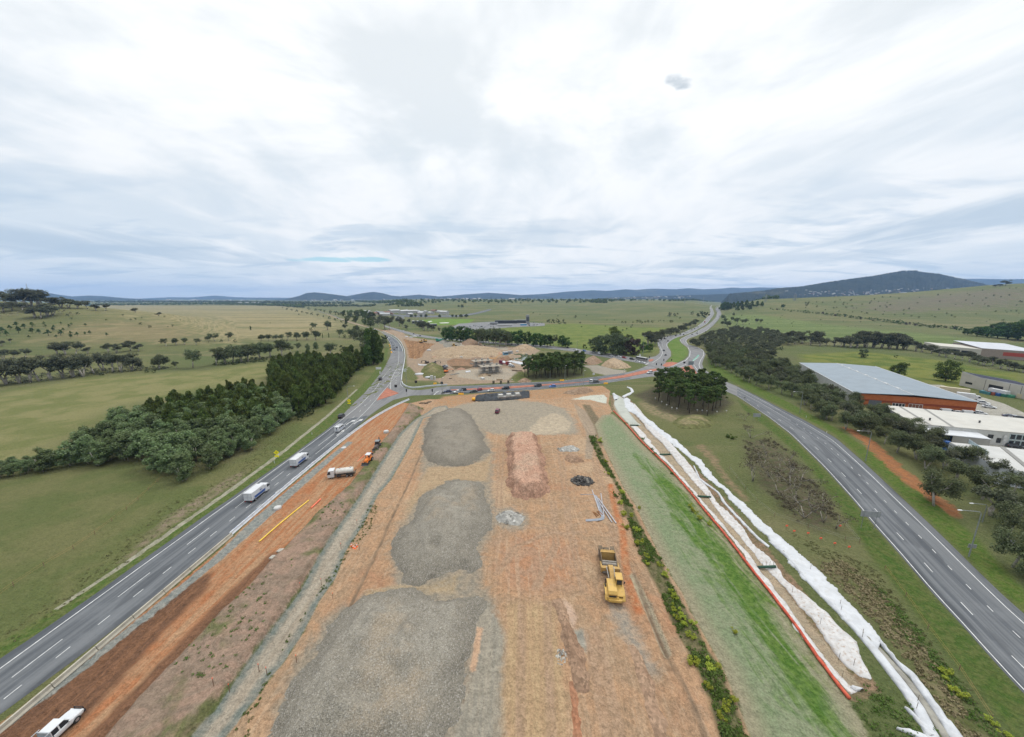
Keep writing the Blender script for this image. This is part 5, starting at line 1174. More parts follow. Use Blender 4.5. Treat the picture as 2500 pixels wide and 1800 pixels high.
heap('grassy_mound','bare tan mound in the field in front of the pines',[(1640,1034),(1655,1020),(1680,1013),(1712,1013),(1738,1022),(1746,1036),(1730,1046),(1690,1048),(1658,1046)],1.7,.35,M_GRASSM,74,.3,step=.5,cell=6)
heap('tan_mound','wide tan earth platform in the middle of the works',[(1050,862),(1085,850),(1130,846),(1180,846),(1215,852),(1228,862),(1210,872),(1150,874),(1090,876),(1060,874)],3.2,.25,M_TANS,75,.2,step=1.0,cell=14)
WK=gpoly(WORKS)
for k in range(16):
 for _ in range(200):
  x,y=rnd.uniform(-105,40),rnd.uniform(245,520)
  if all([(x - a) ** 2+(y - c) ** 2>90 for a,c in [(-25,300),(-15,330)]]) and abs(float(sdf(WK,np.array([[x]]),np.array([[y]]))[0,0]))>9 and float(sdf(WK,np.array([[x]]),np.array([[y]]))[0,0])>0:break
 r=rnd.uniform(3,7); out=[(x+r*rnd.uniform(.6,1.3)*math.cos(a),y+r*rnd.uniform(.6,1.3)*math.sin(a)) for a in np.linspace(0,5.6,8)]
 heap('soil_heap','small heap of '+('orange-brown','tan','brown')[k % 3]+' earth among the machines in the works',out,rnd.uniform(.9,2.0),.5,(M_CLAY,M_TANS,M_BRNH)[k % 3],200+k,.5,step=.7,cell=3,px=False)
def rubble(name,label,u,v,rx,ry,n,s,mats,hgt):
 x0,y0,_=at(u,v); b=MB()
 for _ in range(n):
  a=rnd.random()*6.28; r=math.sqrt(rnd.random()); h=hgt*(1 - r) ** .8
  sx=s*rnd.uniform(.5,1.5); c=(x0+rx*r*math.cos(a),y0+ry*r*math.sin(a),local_z(x0,y0)+h*rnd.uniform(.25,1) - .05)
  b.box(c,(sx,sx*rnd.uniform(.5,1),s*rnd.uniform(.15,.4)),rnd.randrange(len(mats)),rnd.random()*6.28,(rnd.uniform(.6,1),rnd.uniform(.6,1)),rx=rnd.uniform(-.6,.6),ry=rnd.uniform(-.6,.6))
 return tag(b.build(name,mats),label,'heap','spoil heaps and stockpiles')
M_BLK=mat('broken_asphalt',(.045,.042,.040),.85,var=.4,scale=.8); M_BLK2=mat('broken_asphalt_pale',(.13,.12,.105),.9,var=.3)
M_STONE=mat('pale_stone',(.34,.32,.28),.9,var=.25); M_STONE2=mat('grey_stone',(.20,.19,.17),.9,var=.3)
rubble('asphalt_rubble_heap','black heap of broken asphalt slabs beside the grey pipes',1421,1176,3.7,3.0,260,.85,[M_BLK,M_BLK,M_BLK,M_BLK2],1.5)
rubble('stone_scatter','scatter of grey stones on the small rock heap',1388,1097,4.6,1.9,90,.5,[M_STONE,M_STONE2],.9)
rubble('stone_scatter','scatter of grey stones at the foot of the pink clay heap',1246,1265,4.0,3.0,120,.5,[M_STONE,M_STONE2,M_BLK2],1.0)
rubble('stone_scatter','loose pale stones along the brown berm edge',1372,1605,1.0,1.6,70,.28,[M_STONE,M_STONE2],.2)
# ------------------------------------------------------------------ fabric, linings, barriers in and along the channel
M_FAB=mat('white_geotextile',(.43,.44,.455),.75,var=.08,scale=.5,bump=.5,dirt=(.33,.31,.28,.45))
M_FABD=mat('torn_white_lining',(.43,.42,.41),.8,var=.12,scale=.8,bump=.3,dirt=(.29,.21,.15,.9))
M_SILT=mat('grey_silt',(.22,.21,.18),.95,var=.25,scale=.5,bump=.4)
M_BLACKP=mat('black_plastic',(.014,.017,.021),.5,var=.3,scale=.25,bump=.9,spec=.2)
M_TUBE=mat('orange_red_sock',(.42,.082,.045),.8,var=.2,scale=.8)
M_COIR=mat('green_coir',(.030,.075,.050),.9,var=.25,scale=2)
def sheet(name,label,cat,L,R,m,bulge=.5,wr=.18,n=220,nx=9,seed=0,ragged=0.0,lift=.06,group=None,cell=.8,fold=0.0):
 L,R=smooth(resample(gpoly(L),n),2),smooth(resample(gpoly(R),n),2); rg=np.random.default_rng(seed)
 D=R - L; W=np.linalg.norm(D,axis=1,keepdims=True)+1e-6
 if ragged:
  rag=lambda:(np.convolve(rg.random(n+6),np.ones(7)/7,'valid')[:,None] - .42)*2.4+(rg.random((n,1)) - .5)*.35
  L+=D/W*rag()*ragged; R-=D/W*rag()*ragged
 f=np.linspace(0,1,nx); XY=L[:,None]*(1 - f[None,:,None])+R[:,None]*f[None,:,None]
 X,Y=XY[...,0],XY[...,1]
 Z=local_zv(X,Y)+lift+bulge*np.sin(np.pi*np.clip(f,.0,1))[None]*(.7+.6*fnoise(X+900,Y,6,seed+3))+wr*(fnoise(X+900,Y,cell,seed+5) - .35)+wr*.6*(fnoise(X+900+Y*.5,Y*.4,cell*.5,seed+6) - .4)
 S_=np.r_[0,np.cumsum(np.linalg.norm(np.diff(L,axis=0),axis=1))][:,None]+X*0; Z=Z+wr*.9*(fnoise(S_+3*f[None],f[None]*3+S_*0,.7,seed+8) - .45)*np.sin(np.pi*f)[None]
 Z=np.maximum(Z,local_zv(X,Y)+.03); Z[:,[0,-1]]=local_zv(X[:,[0,-1]],Y[:,[0,-1]])+.02
 idx=np.arange(n*nx).reshape(n,nx); F=np.stack([idx[:-1,:-1],idx[:-1,1:],idx[1:,1:],idx[1:,:-1]],-1).reshape(-1,4)
 me=mesh_np(name,np.stack([X,Y,Z],-1).reshape(-1,3),F,[m],True)
 o=link(name,me); md=o.modifiers.new('thick','SOLIDIFY'); md.thickness=.05; md.offset=1
 return tag(o,label,cat,group)
WL_in=[(1552,1033),(1581,1060),(1603,1092),(1663,1154),(1702,1198),(1757,1262),(1800,1310),(1829,1342),(1878,1412),(1930,1482),(1982,1555),(2030,1610),(2068,1655),(2095,1684)]
WL_out=[(1535,1030),(1568,1070),(1595,1098),(1638,1138),(1676,1180),(1727,1244),(1772,1296),(1806,1340),(1860,1420),(1912,1490),(1962,1560),(2010,1618),(2045,1660),(2074,1694)]
WR_in=[(1545,995),(1562,1022),(1580,1045),(1617,1080),(1680,1154),(1730,1209),(1752,1240),(1790,1285),(1829,1330),(1875,1382),(1915,1425),(1960,1480),(2000,1530),(2050,1600),(2095,1645),(2124,1660)]
WR_out=[(1549,985),(1575,1016),(1594,1036),(1640,1083),(1688,1138),(1724,1183),(1757,1226),(1779,1246),(1815,1287),(1842,1323),(1875,1353),(1903,1384),(1938,1430),(1969,1452),(2013,1488),(2051,1530),(2090,1568),(2106,1612),(2127,1658)]
sheet('channel_lining','ragged white lining along the left bank of the drain, beside the red sock','lining',WL_out,WL_in,M_FABD,.03,.09,260,7,11,.75,group='white channel linings')
sheet('channel_lining','wide white lining along the right bank of the drain','lining',WR_in,WR_out,M_FABD,.04,.05,260,8,13,.75,group='white channel linings')
FB_L=[(1522,971),(1525,989),(1534,999),(1549,1009),(1574,1031),(1603,1055),(1634,1078),(1659,1100),(1684,1120),(1699,1134),(1718,1162),(1764,1196),(1779,1218),(1821,1262),(1863,1306),(1893,1335),(1935,1385),(1975,1430),(2015,1470),(2060,1515),(2105,1560),(2142,1590)]
FB_R=[(1534,972),(1549,987),(1557,1002),(1576,1019),(1594,1030),(1610,1047),(1628,1058),(1640,1066),(1657,1078),(1675,1098),(1690,1113),(1713,1124),(1754,1176),(1774,1193),(1823,1234),(1853,1264),(1880,1290),(1952,1350),(2007,1397),(2068,1466),(2123,1523),(2152,1562)]
sheet('fabric_berm','long white fabric-covered berm winding between drain and scrub','berm',FB_L,FB_R,M_FAB,.28,.24,520,13,17,.9,cell=1.3)
sheet('fabric_berm','thin white fabric hem along the left of the long berm','berm',[(1692,1138),(1706,1166),(1752,1204),(1766,1226),(1806,1270),(1848,1314),(1875,1338)],[(1695,1137),(1710,1165),(1757,1203),(1771,1225),(1811,1268),(1853,1312),(1880,1334)],M_FAB,.1,.1,160,5,18,.2)
sheet('fabric_berm','narrow white fabric strip left of the grey silt gutter at the bottom right','berm',[(1875,1322),(1919,1362),(1958,1408),(1996,1450),(2040,1494),(2084,1541),(2128,1594),(2164,1643),(2197,1685),(2228,1734),(2261,1804),(2300,1880)],[(1884,1325),(1930,1362),(1972,1410),(2010,1450),(2056,1494),(2105,1541),(2148,1590),(2186,1636),(2222,1681),(2258,1730),(2297,1804),(2340,1880)],M_FAB,.35,.22,240,8,19)
sheet('fabric_berm','white fabric berm at the bottom right corner of the drain','berm',[(2144,1572),(2165,1595),(2190,1625),(2220,1655),(2250,1700),(2280,1740),(2310,1790),(2350,1870)],[(2152,1565),(2186,1610),(2233,1646),(2269,1690),(2284,1714),(2316,1758),(2352,1800),(2410,1880)],M_FAB,.5,.26,200,9,23)
sheet('fabric_scrap','loose white fabric flap lying left of the bottom strip','fabric',[(2206,1730),(2225,1750),(2250,1778),(2262,1800)],[(2212,1729),(2236,1748),(2268,1778),(2290,1800)],M_FAB,.3,.25,50,7,27)
sheet('fabric_scrap','white fabric scrap at the very bottom edge','fabric',[(2188,1782),(2215,1792),(2250,1810),(2280,1840)],[(2192,1778),(2222,1780),(2262,1795),(2300,1825)],M_FAB,.25,.25,40,7,29)
sheet('fabric_scrap','crumpled white fabric at the end of the left lining','fabric',[(2077,1672),(2090,1684),(2100,1684)],[(2086,1668),(2100,1674),(2110,1680)],M_FAB,.3,.2,24,6,31)
sheet('silt_gutter','grey silt gutter between the two white fabric strips','gutter',[(1884,1323),(1935,1370),(1985,1425),(2040,1480),(2095,1535),(2150,1598),(2200,1655),(2240,1705),(2290,1785),(2350,1875)],[(1895,1325),(1950,1378),(2000,1428),(2055,1482),(2108,1540),(2160,1592),(2215,1652),(2258,1702),(2310,1780),(2372,1870)],M_SILT,.05,.08,160,5,33)
M_SED=mat('pale_sediment',(.30,.31,.27),.6,var=.10,scale=.25,spec=.4)
sheet('sediment_lining','pale grey-green sheeted head of the drain','lining',[(1503,964),(1499,985),(1512,1008),(1536,1032),(1546,1036)],[(1528,972),(1530,985),(1537,1004),(1557,1028),(1566,1034)],M_SED,.05,.06,60,8,35)
sheet('fabric_scrap','white fabric heap at the head of the drain','fabric',[(1494,962),(1498,970),(1500,974)],[(1503,964),(1512,968),(1508,973)],M_FAB,.6,.4,24,7,37)
sheet('fabric_scrap','white fabric trail leading back to the cross road','fabric',[(1518,968),(1530,962),(1541,958),(1538,950),(1530,946)],[(1524,970),(1538,965),(1548,957),(1545,950),(1534,945)],M_FAB,.2,.3,60,6,39)
RT=[(1498,1004),(1512,1018),(1526,1033),(1545,1055),(1567,1080),(1594,1106),(1622,1132),(1645,1156),(1663,1176),(1691,1209),(1718,1245),(1745,1275),(1768,1303),(1801,1347),(1837,1394),(1875,1441),(1930,1512),(1958,1551),(1999,1612),(2032,1656),(2072,1708)]
pts=smooth(resample(gpoly(RT),90),2); b=MB()
pp=[(x+rnd.uniform(-.06,.06),y,local_z(x,y)+.24) for x,y in pts]
for a_,c_ in zip(pp[:-1],pp[1:]):b.tube(a_,c_,.28*rnd.uniform(.9,1.1),.28,8)
tag(b.build('sediment_sock',M_TUBE,smooth=True),'orange-red sediment sock running along the left side of the drain','barrier')
M_STK=mat('timber_stake',(.13,.10,.07),.9)
for (a,c),lb in zip((((1539,1036),(1559,1035)),((1611,1107),(1637,1105)),((1704,1208),(1736,1208)),((1852,1380),(1894,1381))),('green coir log across the drain, farthest from the camera','second green coir log down the drain','third green coir log down the drain','nearest and longest green coir log across the drain')):
 p,q=Vector(at(*a)),Vector(at(*c)); t=thing('coir_log',lb,'check dam',p,0,'coir logs across the drain'); d=q - p
 b=MB(); b.tube((0,0,.25),d+Vector((0,0,.25)),.28,.28,10); b.build('log',M_COIR,t,True)
 for k in range(5):
  c0=d*(.08+.21*k); b=MB(); b.tube(c0+Vector((0,.3,-.2)),c0+Vector((0,.3,1.5)),.035,.03,5); b.build('stake',M_STK,t)
stk=[(1705,1190),(1760,1230),(1935,1440),(2003,1520),(2050,1600),(2085,1620),(2057,1648),(1978,1392),(2011,1397),(2050,1480),(2052,1495),(2150,1545),(2239,1716),(2236,1735),(2104,1560),(2105,1552)]
proto=None
for u,v in stk:
 x,y,z=at(u,v)
 if proto is None:
  b=MB(); b.tube((0,0,-.2),(0,0,1.5),.03,.03,5); proto=b.build('fence_stake',M_STK); o=proto
 else:o=proto.copy(); COL.objects.link(o)
 o.location=(x,y,z); o['category']='stake'; o['group']='stakes in the fabric and drain'; o['label']='thin dark stake standing in the white fabric or drain floor'
# highway-side barriers
M_CONC=mat('barrier_concrete',(.33,.305,.250),.9,var=.12,scale=.5,bump=.2,dirt=(.25,.22,.17,.5))
M_WBAR=mat('white_barrier',(.46,.475,.50),.6,var=.08,scale=.6); M_WBARM=mat('barrier_slot_blue',(.24,.29,.38),.6)
jersey=[(-.42,0),(.42,0),(.42,.08),(.2,.34),(.14,.85),(-.14,.85),(-.2,.34),(-.42,.08)]
def jersey_mesh(L,m,marks=False):
 b=MB(); b.loft([[(x,0.0,z) for x,z in jersey],[(x,L,z) for x,z in jersey]],0)
 if marks:
  b.box((0,L*.5,.852),(.16,L*.35,.02),1)
 return b.mesh('road_barrier',[m,M_WBARM])
me=jersey_mesh(5.9,M_CONC); n_bar=0
for k in range(11):
 y=14+k*6.0; o=link('road_barrier',me); o.location=(-72.15,y,.05); o.scale=(1.0,1,1); o.rotation_euler=(0,0,rnd.uniform(-.004,.004))
 tag(o,'beige concrete barrier block on the near highway edge, %s' % (('bottom-left corner end','among the nearest blocks','among the nearest blocks','among the nearest blocks','middle of the row','middle of the row','middle of the row','middle of the row','near the white barriers','near the white barriers','last before the white barriers')[k]),'barrier','beige concrete barriers beside the highway')
me=jersey_mesh(3.9,M_WBAR,True); path=smooth(resample([(-72.6,80),(-73.0,100),(-73.1,118),(-73.0,135),(-72.2,152),(-70.8,168),(-68.5,182),(-65.0,195),(-60.5,206)],40),2)
d=np.r_[0,np.cumsum(np.linalg.norm(np.diff(path,axis=0),axis=1))]; s=0
while s+4<d[-1]:
 a=[np.interp(q,d,path[:,i]) for q in (s,s+3.9) for i in (0,1)]
 o=link('road_barrier',me); o.location=(a[0],a[1],.05); o.rotation_euler=(0,0,math.atan2(-(a[2] - a[0]),a[3] - a[1])); f=s/d[-1]
 tag(o,'white barrier unit between highway and red dirt, '+('start of the row' if f<.1 else 'near the box trucks' if f<.35 else 'beside the white van' if f<.65 else 'where the slip lane bends away'),'barrier','white barriers beside the highway'); s+=4
def wall_run(name,label,pts,h,w,m,cat='barrier',group=None):
 P=smooth(resample(gpoly(pts),80),2); b=MB(); T=np.gradient(P,axis=0); T /= np.linalg.norm(T,axis=1,keepdims=True); N=np.stack([-T[:,1],T[:,0]],-1)*w/2
 rings=[]
 for p,n_ in zip(P,N):
  z=max(local_z(*p),0); rings.append([(p[0] - n_[0],p[1] - n_[1],z - .2),(p[0]+n_[0],p[1]+n_[1],z - .2),(p[0]+n_[0]*.6,p[1]+n_[1]*.6,z+h),(p[0] - n_[0]*.6,p[1] - n_[1]*.6,z+h)])
 b.loft(rings); return tag(b.build(name,m),label,cat,group)
wall_run('road_barrier','long white barrier curving round the outside of the northern road',[(980,930),(982,910),(986,892),(989,872),(987,854),(980,838),(971,828),(957,819),(945,813.5),(934,809)],.9,.7,M_WBAR)
wall_run('road_barrier','pale barrier swinging from the loop to the cross road',[(981,933),(984,940),(992,945),(1005,948),(1022,947),(1045,944),(1075,942),(1092,940.5)],.9,.7,M_WBAR)
M_YEL=mat('yellow_plastic',(.72,.36,.030),.5,var=.1)
M_YEL2=mat('yellow_plastic_pale',(.75,.52,.05),.5,var=.1)
def water_barrier(u,v,L,rz,label,h=1.0):
 x,y,z=at(u,v); n=max(1,int(L/2)); b=MB()
 for k in range(n):b.box((-L/2+(k+.5)*L/n,0,0),(L/n*.95,.75,h),0,top=(.95,.45))
 o=b.build('water_barrier',M_YEL); o.location=(x,y,z); o.rotation_euler=(0,0,rz)
 return tag(o,label,'barrier','yellow water-filled barriers')
water_barrier(1125.5,963.5,3.6,.05,'yellow barrier at the kerb below the white ute')
water_barrier(1372,930.5,3.4,.05,'yellow barrier on the far kerb beside the pines')
water_barrier(1479,937.5,3.2,.1,'yellow barrier on the near kerb right of the flatbed truck')
water_barrier(1062,938,2.4,.5,'yellow barrier on the grass inside the loop')
for k,(u,v) in enumerate(((950.5,842),(952,846),(953.5,853),(955,860),(956,862))):water_barrier(u,v,2.6,1.5,'orange-yellow barrier on the left verge beside the queue, %s' % ('farthest of five','second farthest','middle one','second nearest','nearest of five')[k])
x,y,z=at(1156.5,979); t=thing('pump_tank','small yellow tank standing left of the black sheeting','tank',(x,y,z))
b=MB(); b.tube((-.9,0,1.2),(.9,0,1.2),.9,.9,14); b.build('tank',M_YEL,t,True); b=MB(); b.box((0,0,0),(2,1.2,.35)); b.build('skid',mat('dark_steel',(.05,.05,.05),.6),t)
# ------------------------------------------------------------------ pipes and small things on the earth
M_PIPE=mat('grey_conduit',(.235,.25,.28),.55,var=.08); M_PIPEW=mat('white_pipe',(.37,.355,.37),.5,var=.08); M_RUST=mat('rusty_pipe',(.24,.11,.045),.85,var=.3,scale=2)
M_YPIPE=mat('yellow_gas_pipe',(.68,.46,.06),.5); M_RPIPE=mat('red_pipe',(.70,.16,.09),.5)
def pipe(name,label,pts,r,m,group=None,n=8):
 P=[Vector(at(u,v))+Vector((0,0,r)) for u,v in pts]; b=MB(); b.path(P,r,n)
 return tag(b.build(name,m,smooth=False),label,'pipe',group)
pipe('long_pipe','white pipe standing apart at the right of the conduit bundle',[(1467,1205),(1475,1262)],.13,M_PIPEW,'pipes on the bare earth')
pipe('long_pipe','pale pipe with rusty end crossing the conduit bundle',[(1453,1212),(1494,1277)],.14,M_PIPEW,'pipes on the bare earth')
pipe('long_pipe','rightmost long white pipe',[(1461,1218),(1504,1280)],.17,M_PIPEW,'pipes on the bare earth')
pipe('long_pipe','left white pipe of the conduit bundle',[(1445.5,1197),(1463,1246)],.14,M_PIPEW,'pipes on the bare earth')
for k in range(7):
 o=k*1.15; pipe('bent_conduit','grey bent conduit in the bundle, %s' % ('leftmost','second from left','third from left','middle','third from right','second from right','rightmost')[k],[(1450+o*1.1,1208+k*.7),(1463+o*1.15,1250+k*.3),(1469+o*.95,1261+o*.5),(1466+o*.9,1266+o*.6),(1455,1267.5+o*.8),(1430,1270.5+o*.6)],.085,M_PIPE,'grey bent conduits',6)
pipe('bent_conduit','single grey conduit reaching left from the top of the bundle',[(1417,1209.5),(1449,1208),(1456,1211)],.085,M_PIPE,'grey bent conduits',6)
for k,(a,c) in enumerate((((1447.5,1250),(1457,1262.5)),((1452,1251),(1461,1260)),((1458,1249),(1466,1259)),((1461,1248.5),(1471,1257)))):pipe('short_pipe','short rusty pipe beside the bundle, %s' % ('far left','second from left','second from right','far right')[k],[a,c],.14,M_RUST,'short rusty pipes')
pipe('gas_pipe','long yellow pipe lying on the red dirt',[(633,1323),(680,1283),(718,1252),(754,1223)],.16,M_YPIPE)
pipe('red_pipe','short red pipe beside the yellow pipe',[(760,1241),(783,1220)],.20,M_RPIPE)
pipe('red_pipe','thin red pipe left of the orange backhoe',[(872,1128),(899,1105)],.10,M_RPIPE)
M_LID=mat('pale_concrete',(.42,.415,.40),.85,var=.1)
for (u,v,r,h,lb) in ((839,1094,1.0,.35,'low white concrete lid beside the highway barrier'),(943,1057,1.15,1.0,'white concrete drum on the red dirt'),(678,1242,1.0,.7,'white concrete block beside the grey gravel edge')):
 x,y,z=at(u,v); b=MB(); b.tube((0,0,0),(0,0,h*.8),r,r*.98,16); b.tube((0,0,h*.8),(0,0,h),r*.86,r*.8,16)
 o=b.build('concrete_pit',M_LID); o.location=(x,y,z); tag(o,lb,'concrete pit','concrete pits on the dirt road')
for u,v,lb in ((689,1346,'flat grey slab on the edge of the red dirt, farther one'),(672,1367,'flat grey slab on the edge of the red dirt, nearer one')):
 x,y,z=at(u,v); b=MB(); b.prism([(-1.1,-.5),(.6,-.7),(1.2,.1),(.5,.6),(-.9,.5)],0,.3); o=b.build('concrete_slab',M_STONE); o.location=(x,y,z); tag(o,lb,'slab','grey slabs by the red dirt')
mst=mat('marker_stake',(.16,.09,.06),.9); mred=mat('red_marker',(.70,.10,.05),.7)
for k,(u,v) in enumerate(((633,1640),(652,1648),(872,1282),(833,1340),(785,1428),(813,1462),(525,1690),(561,1690),(725,1620),(878,1345),(734,1440))):
 x,y,z=at(u,v); t=thing('survey_stake','survey stake beside the gravel track, %s' % ('left edge near the bottom','right edge near the bottom','right edge by the bend','left edge by the bend','right edge with a red top','right bank with a red top','lowest on the left edge','lowest beside the left edge','right bank by the gravel heap','right bank above the traffic cones','left edge in the middle')[k],'stake',(x,y,z),0,'survey stakes along the gravel track')
 b=MB(); b.tube((0,0,-.2),(0,0,1.4),.05,.045,6); b.build('post',mst,t); b=MB(); b.tube((0,0,1.4),(0,0,1.6),.055,.055,6); b.build('tip',mred,t)
mcone=mat('cone_orange',(.80,.16,.04),.6); mconew=mat('cone_white',(.8,.8,.8),.6)
for k,(du,dv) in enumerate(((0,0),(5,2),(9,-3),(-4,-4))):
 x,y,z=at(862+du,1338+dv); t=thing('traffic_cone','red and white traffic cone in the huddle beside the track, %s' % ('middle one','front right one','back right one','back left one')[k],'traffic cone',(x,y,z),0,'traffic cones beside the track')
 b=MB(); b.box((0,0,0),(.5,.5,.06)); b.tube((0,0,.06),(0,0,.9),.2,.04,10); b.build('cone',mcone,t); b=MB(); b.tube((0,0,.4),(0,0,.6),.155,.115,10); b.build('band',mconew,t)
# paddock fences
M_POST=mat('fence_post',(.17,.11,.07),.9); M_WIRE=mat('orange_tape',(.34,.17,.07),.8)
def fence(label,pts,h,gap,tape,name='wire_fence',post=M_POST,wires=(.5,.9)):
 P=gpoly(pts); L=resample(P,max(2,int(np.linalg.norm(np.diff(np.array(P),axis=0),axis=1).sum()/gap))); t=thing(name,label,'fence',(L[0][0],L[0][1],local_z(*L[0])))
 o0=Vector(t.location); Q=[Vector((x,y,local_z(x,y))) - o0 for x,y in L]
 for q in Q:b=MB(); b.tube(q - Vector((0,0,.2)),q+Vector((0,0,h)),.06,.05,5); b.build('post',post,t)
 b=MB()
 for w_ in wires:b.path([q+Vector((0,0,h*w_)) for q in Q],.014,4)
 b.build('wire',tape,t)
fence('post and orange tape fence along the left field beside the highway',[(-40,1485),(60,1412),(200,1330),(305,1250),(395,1170),(470,1110)],1.2,5,M_WIRE)
fence('wire fence crossing the scrub between the white berm and the right road',[(1780,1145),(1830,1210),(1880,1258),(1975,1290),(2075,1325),(2108,1345),(2085,1300),(2062,1285)],1.3,6,mat('wire_grey',(.25,.25,.25),.5))
fence('orange string fence along the dead grass right of the white berm',[(2160,1390),(2200,1440),(2260,1530),(2310,1590),(2370,1680),(2420,1760)],1.1,6,M_WIRE)
for k,(u,v) in enumerate(((1615,985),(1627,993),(1640,1000),(1652,1002),(1702,1006),(1714,1007),(1726,1008),(1750,1010),(1773,1008),(1600,977))):
 x,y,z=at(u,v); b=MB(); b.tube((0,0,0),(0,0,1.2),.04,.04,5); b.box((0,0,.9),(.5,.5,.5)); o=b.build('marker_post',M_LID); o.location=(x,y,z)
 tag(o,'small white-topped post in front of the pines','post','white-topped posts in front of the pines')
for k,(u,v) in enumerate(((1920,1290),(1938,1303),(1972,1308),(2003,1321),(2037,1333),(2072,1342),(2050,1290))):
 x,y,z=at(u,v); t=thing('flag_marker','orange flag marker in the scrub','marker',(x,y,z),0,'orange flag markers in the scrub'); b=MB(); b.tube((0,0,0),(0,0,.9),.03,.03,5); b.build('post',mst,t); b=MB(); b.box((0,0,.6),(.55,.12,.35)); b.build('flag',mred,t)
# ------------------------------------------------------------------ vehicles
M_GLASS=mat('car_glass',(.018,.022,.028),.12,spec=.6,var=.1); M_TYRE=mat('tyre_rubber',(.022,.022,.022),.9); M_RIM=mat('rim_metal',(.32,.32,.33),.4,.6)
M_BLK3=mat('black_trim',(.020,.020,.022),.6); M_HEAD=mat('headlight_glass',(.55,.56,.56),.15,spec=.6); M_TAIL=mat('tail_light_red',(.35,.015,.012),.3)
M_CHAS=mat('chassis_steel',(.045,.044,.044),.7)
def paint_m(name,col):return mat('paint_'+name,col,.32,var=.04,spec=.5)
PAINT={'white':paint_m('white',(.50,.51,.52)),'silver':paint_m('silver',(.30,.31,.33)),'black':paint_m('black',(.016,.017,.020)),'navy':paint_m('navy',(.020,.028,.070)),'dark green':paint_m('dark_green',(.020,.036,.034)),
   'red':paint_m('red',(.26,.022,.022)),'blue':paint_m('blue',(.045,.15,.42)),'maroon':paint_m('maroon',(.13,.018,.045)),'grey':paint_m('grey',(.10,.105,.11)),'dark grey':paint_m('dark_grey',(.04,.042,.045))}
def wheel_mesh(r,w,name='wheel'):
 b=MB(); b.tube((0,-w/2,0),(0,w/2,0),r,r,16,0)
 for s in (-1,1):b.tube((0,s*(w/2 - .02),0),(0,s*(w/2+.012),0),r*.6,r*.52,12,1)
 return b.mesh(name,[M_TYRE,M_RIM])
def body_loft(b,st,W,mi=0):
 rings=[]
 for x,zb,zt,k in st:
  w=W/2*k; h=zt - zb
  rings.append([(x,-w*.94,zb),(x,-w,zb+h*.35),(x,-w*.97,zb+h*.82),(x,-w*.84,zt),(x,w*.84,zt),(x,w*.97,zb+h*.82),(x,w,zb+h*.35),(x,w*.94,zb)])
 b.loft(rings,mi)
def house(b,xb,xt,zb,zr,wb,wt,mi):
 v=[(xb[0],-wb,zb),(xb[1],-wb,zb),(xb[1],wb,zb),(xb[0],wb,zb),(xt[0],-wt,zr),(xt[1],-wt,zr),(xt[1],wt,zr),(xt[0],wt,zr)]
 b.add(v,[(3,2,1,0),(4,5,6,7),(0,1,5,4),(1,2,6,5),(2,3,7,6),(3,0,4,7)],mi)
CARS={
 'sedan':dict(L=4.7,W=1.82,H=1.45,st=[(-2.35,.42,.72,.86),(-2.25,.3,.92,.94),(-1.55,.27,.98,1),(-.6,.25,.95,1),(.75,.25,.95,1),(1.1,.25,.93,1),(1.95,.27,.82,.97),(2.28,.32,.70,.88),(2.35,.40,.58,.8)],xb=(-1.75,1.15),xt=(-1.0,.25)),
 'hatch':dict(L=4.2,W=1.76,H=1.5,st=[(-2.1,.40,.80,.9),(-2.05,.3,.98,.96),(-1.2,.27,1.0,1),(0,.25,.97,1),(.85,.25,.95,1),(1.7,.27,.85,.96),(2.02,.32,.70,.86),(2.1,.42,.6,.8)],xb=(-2.0,1.1),xt=(-1.55,.2)),
 'four-wheel drive':dict(L=4.8,W=1.9,H=1.78,st=[(-2.4,.5,.9,.92),(-2.33,.38,1.12,.97),(-1.0,.34,1.14,1),(.8,.34,1.12,1),(1.2,.34,1.12,1),(2.05,.36,1.02,.98),(2.34,.42,.9,.9),(2.4,.5,.78,.85)],xb=(-2.3,1.2),xt=(-2.0,.4)),
 'van':dict(L=5.3,W=1.98,H=2.25,st=[(-2.65,.45,1.3,.95),(-2.6,.34,1.3,1),(0,.3,1.3,1),(1.2,.3,1.28,1),(2.2,.34,1.08,.97),(2.6,.4,.85,.88)],xb=(-2.6,2.0),xt=(-2.5,1.0)),
}
PROTO={}
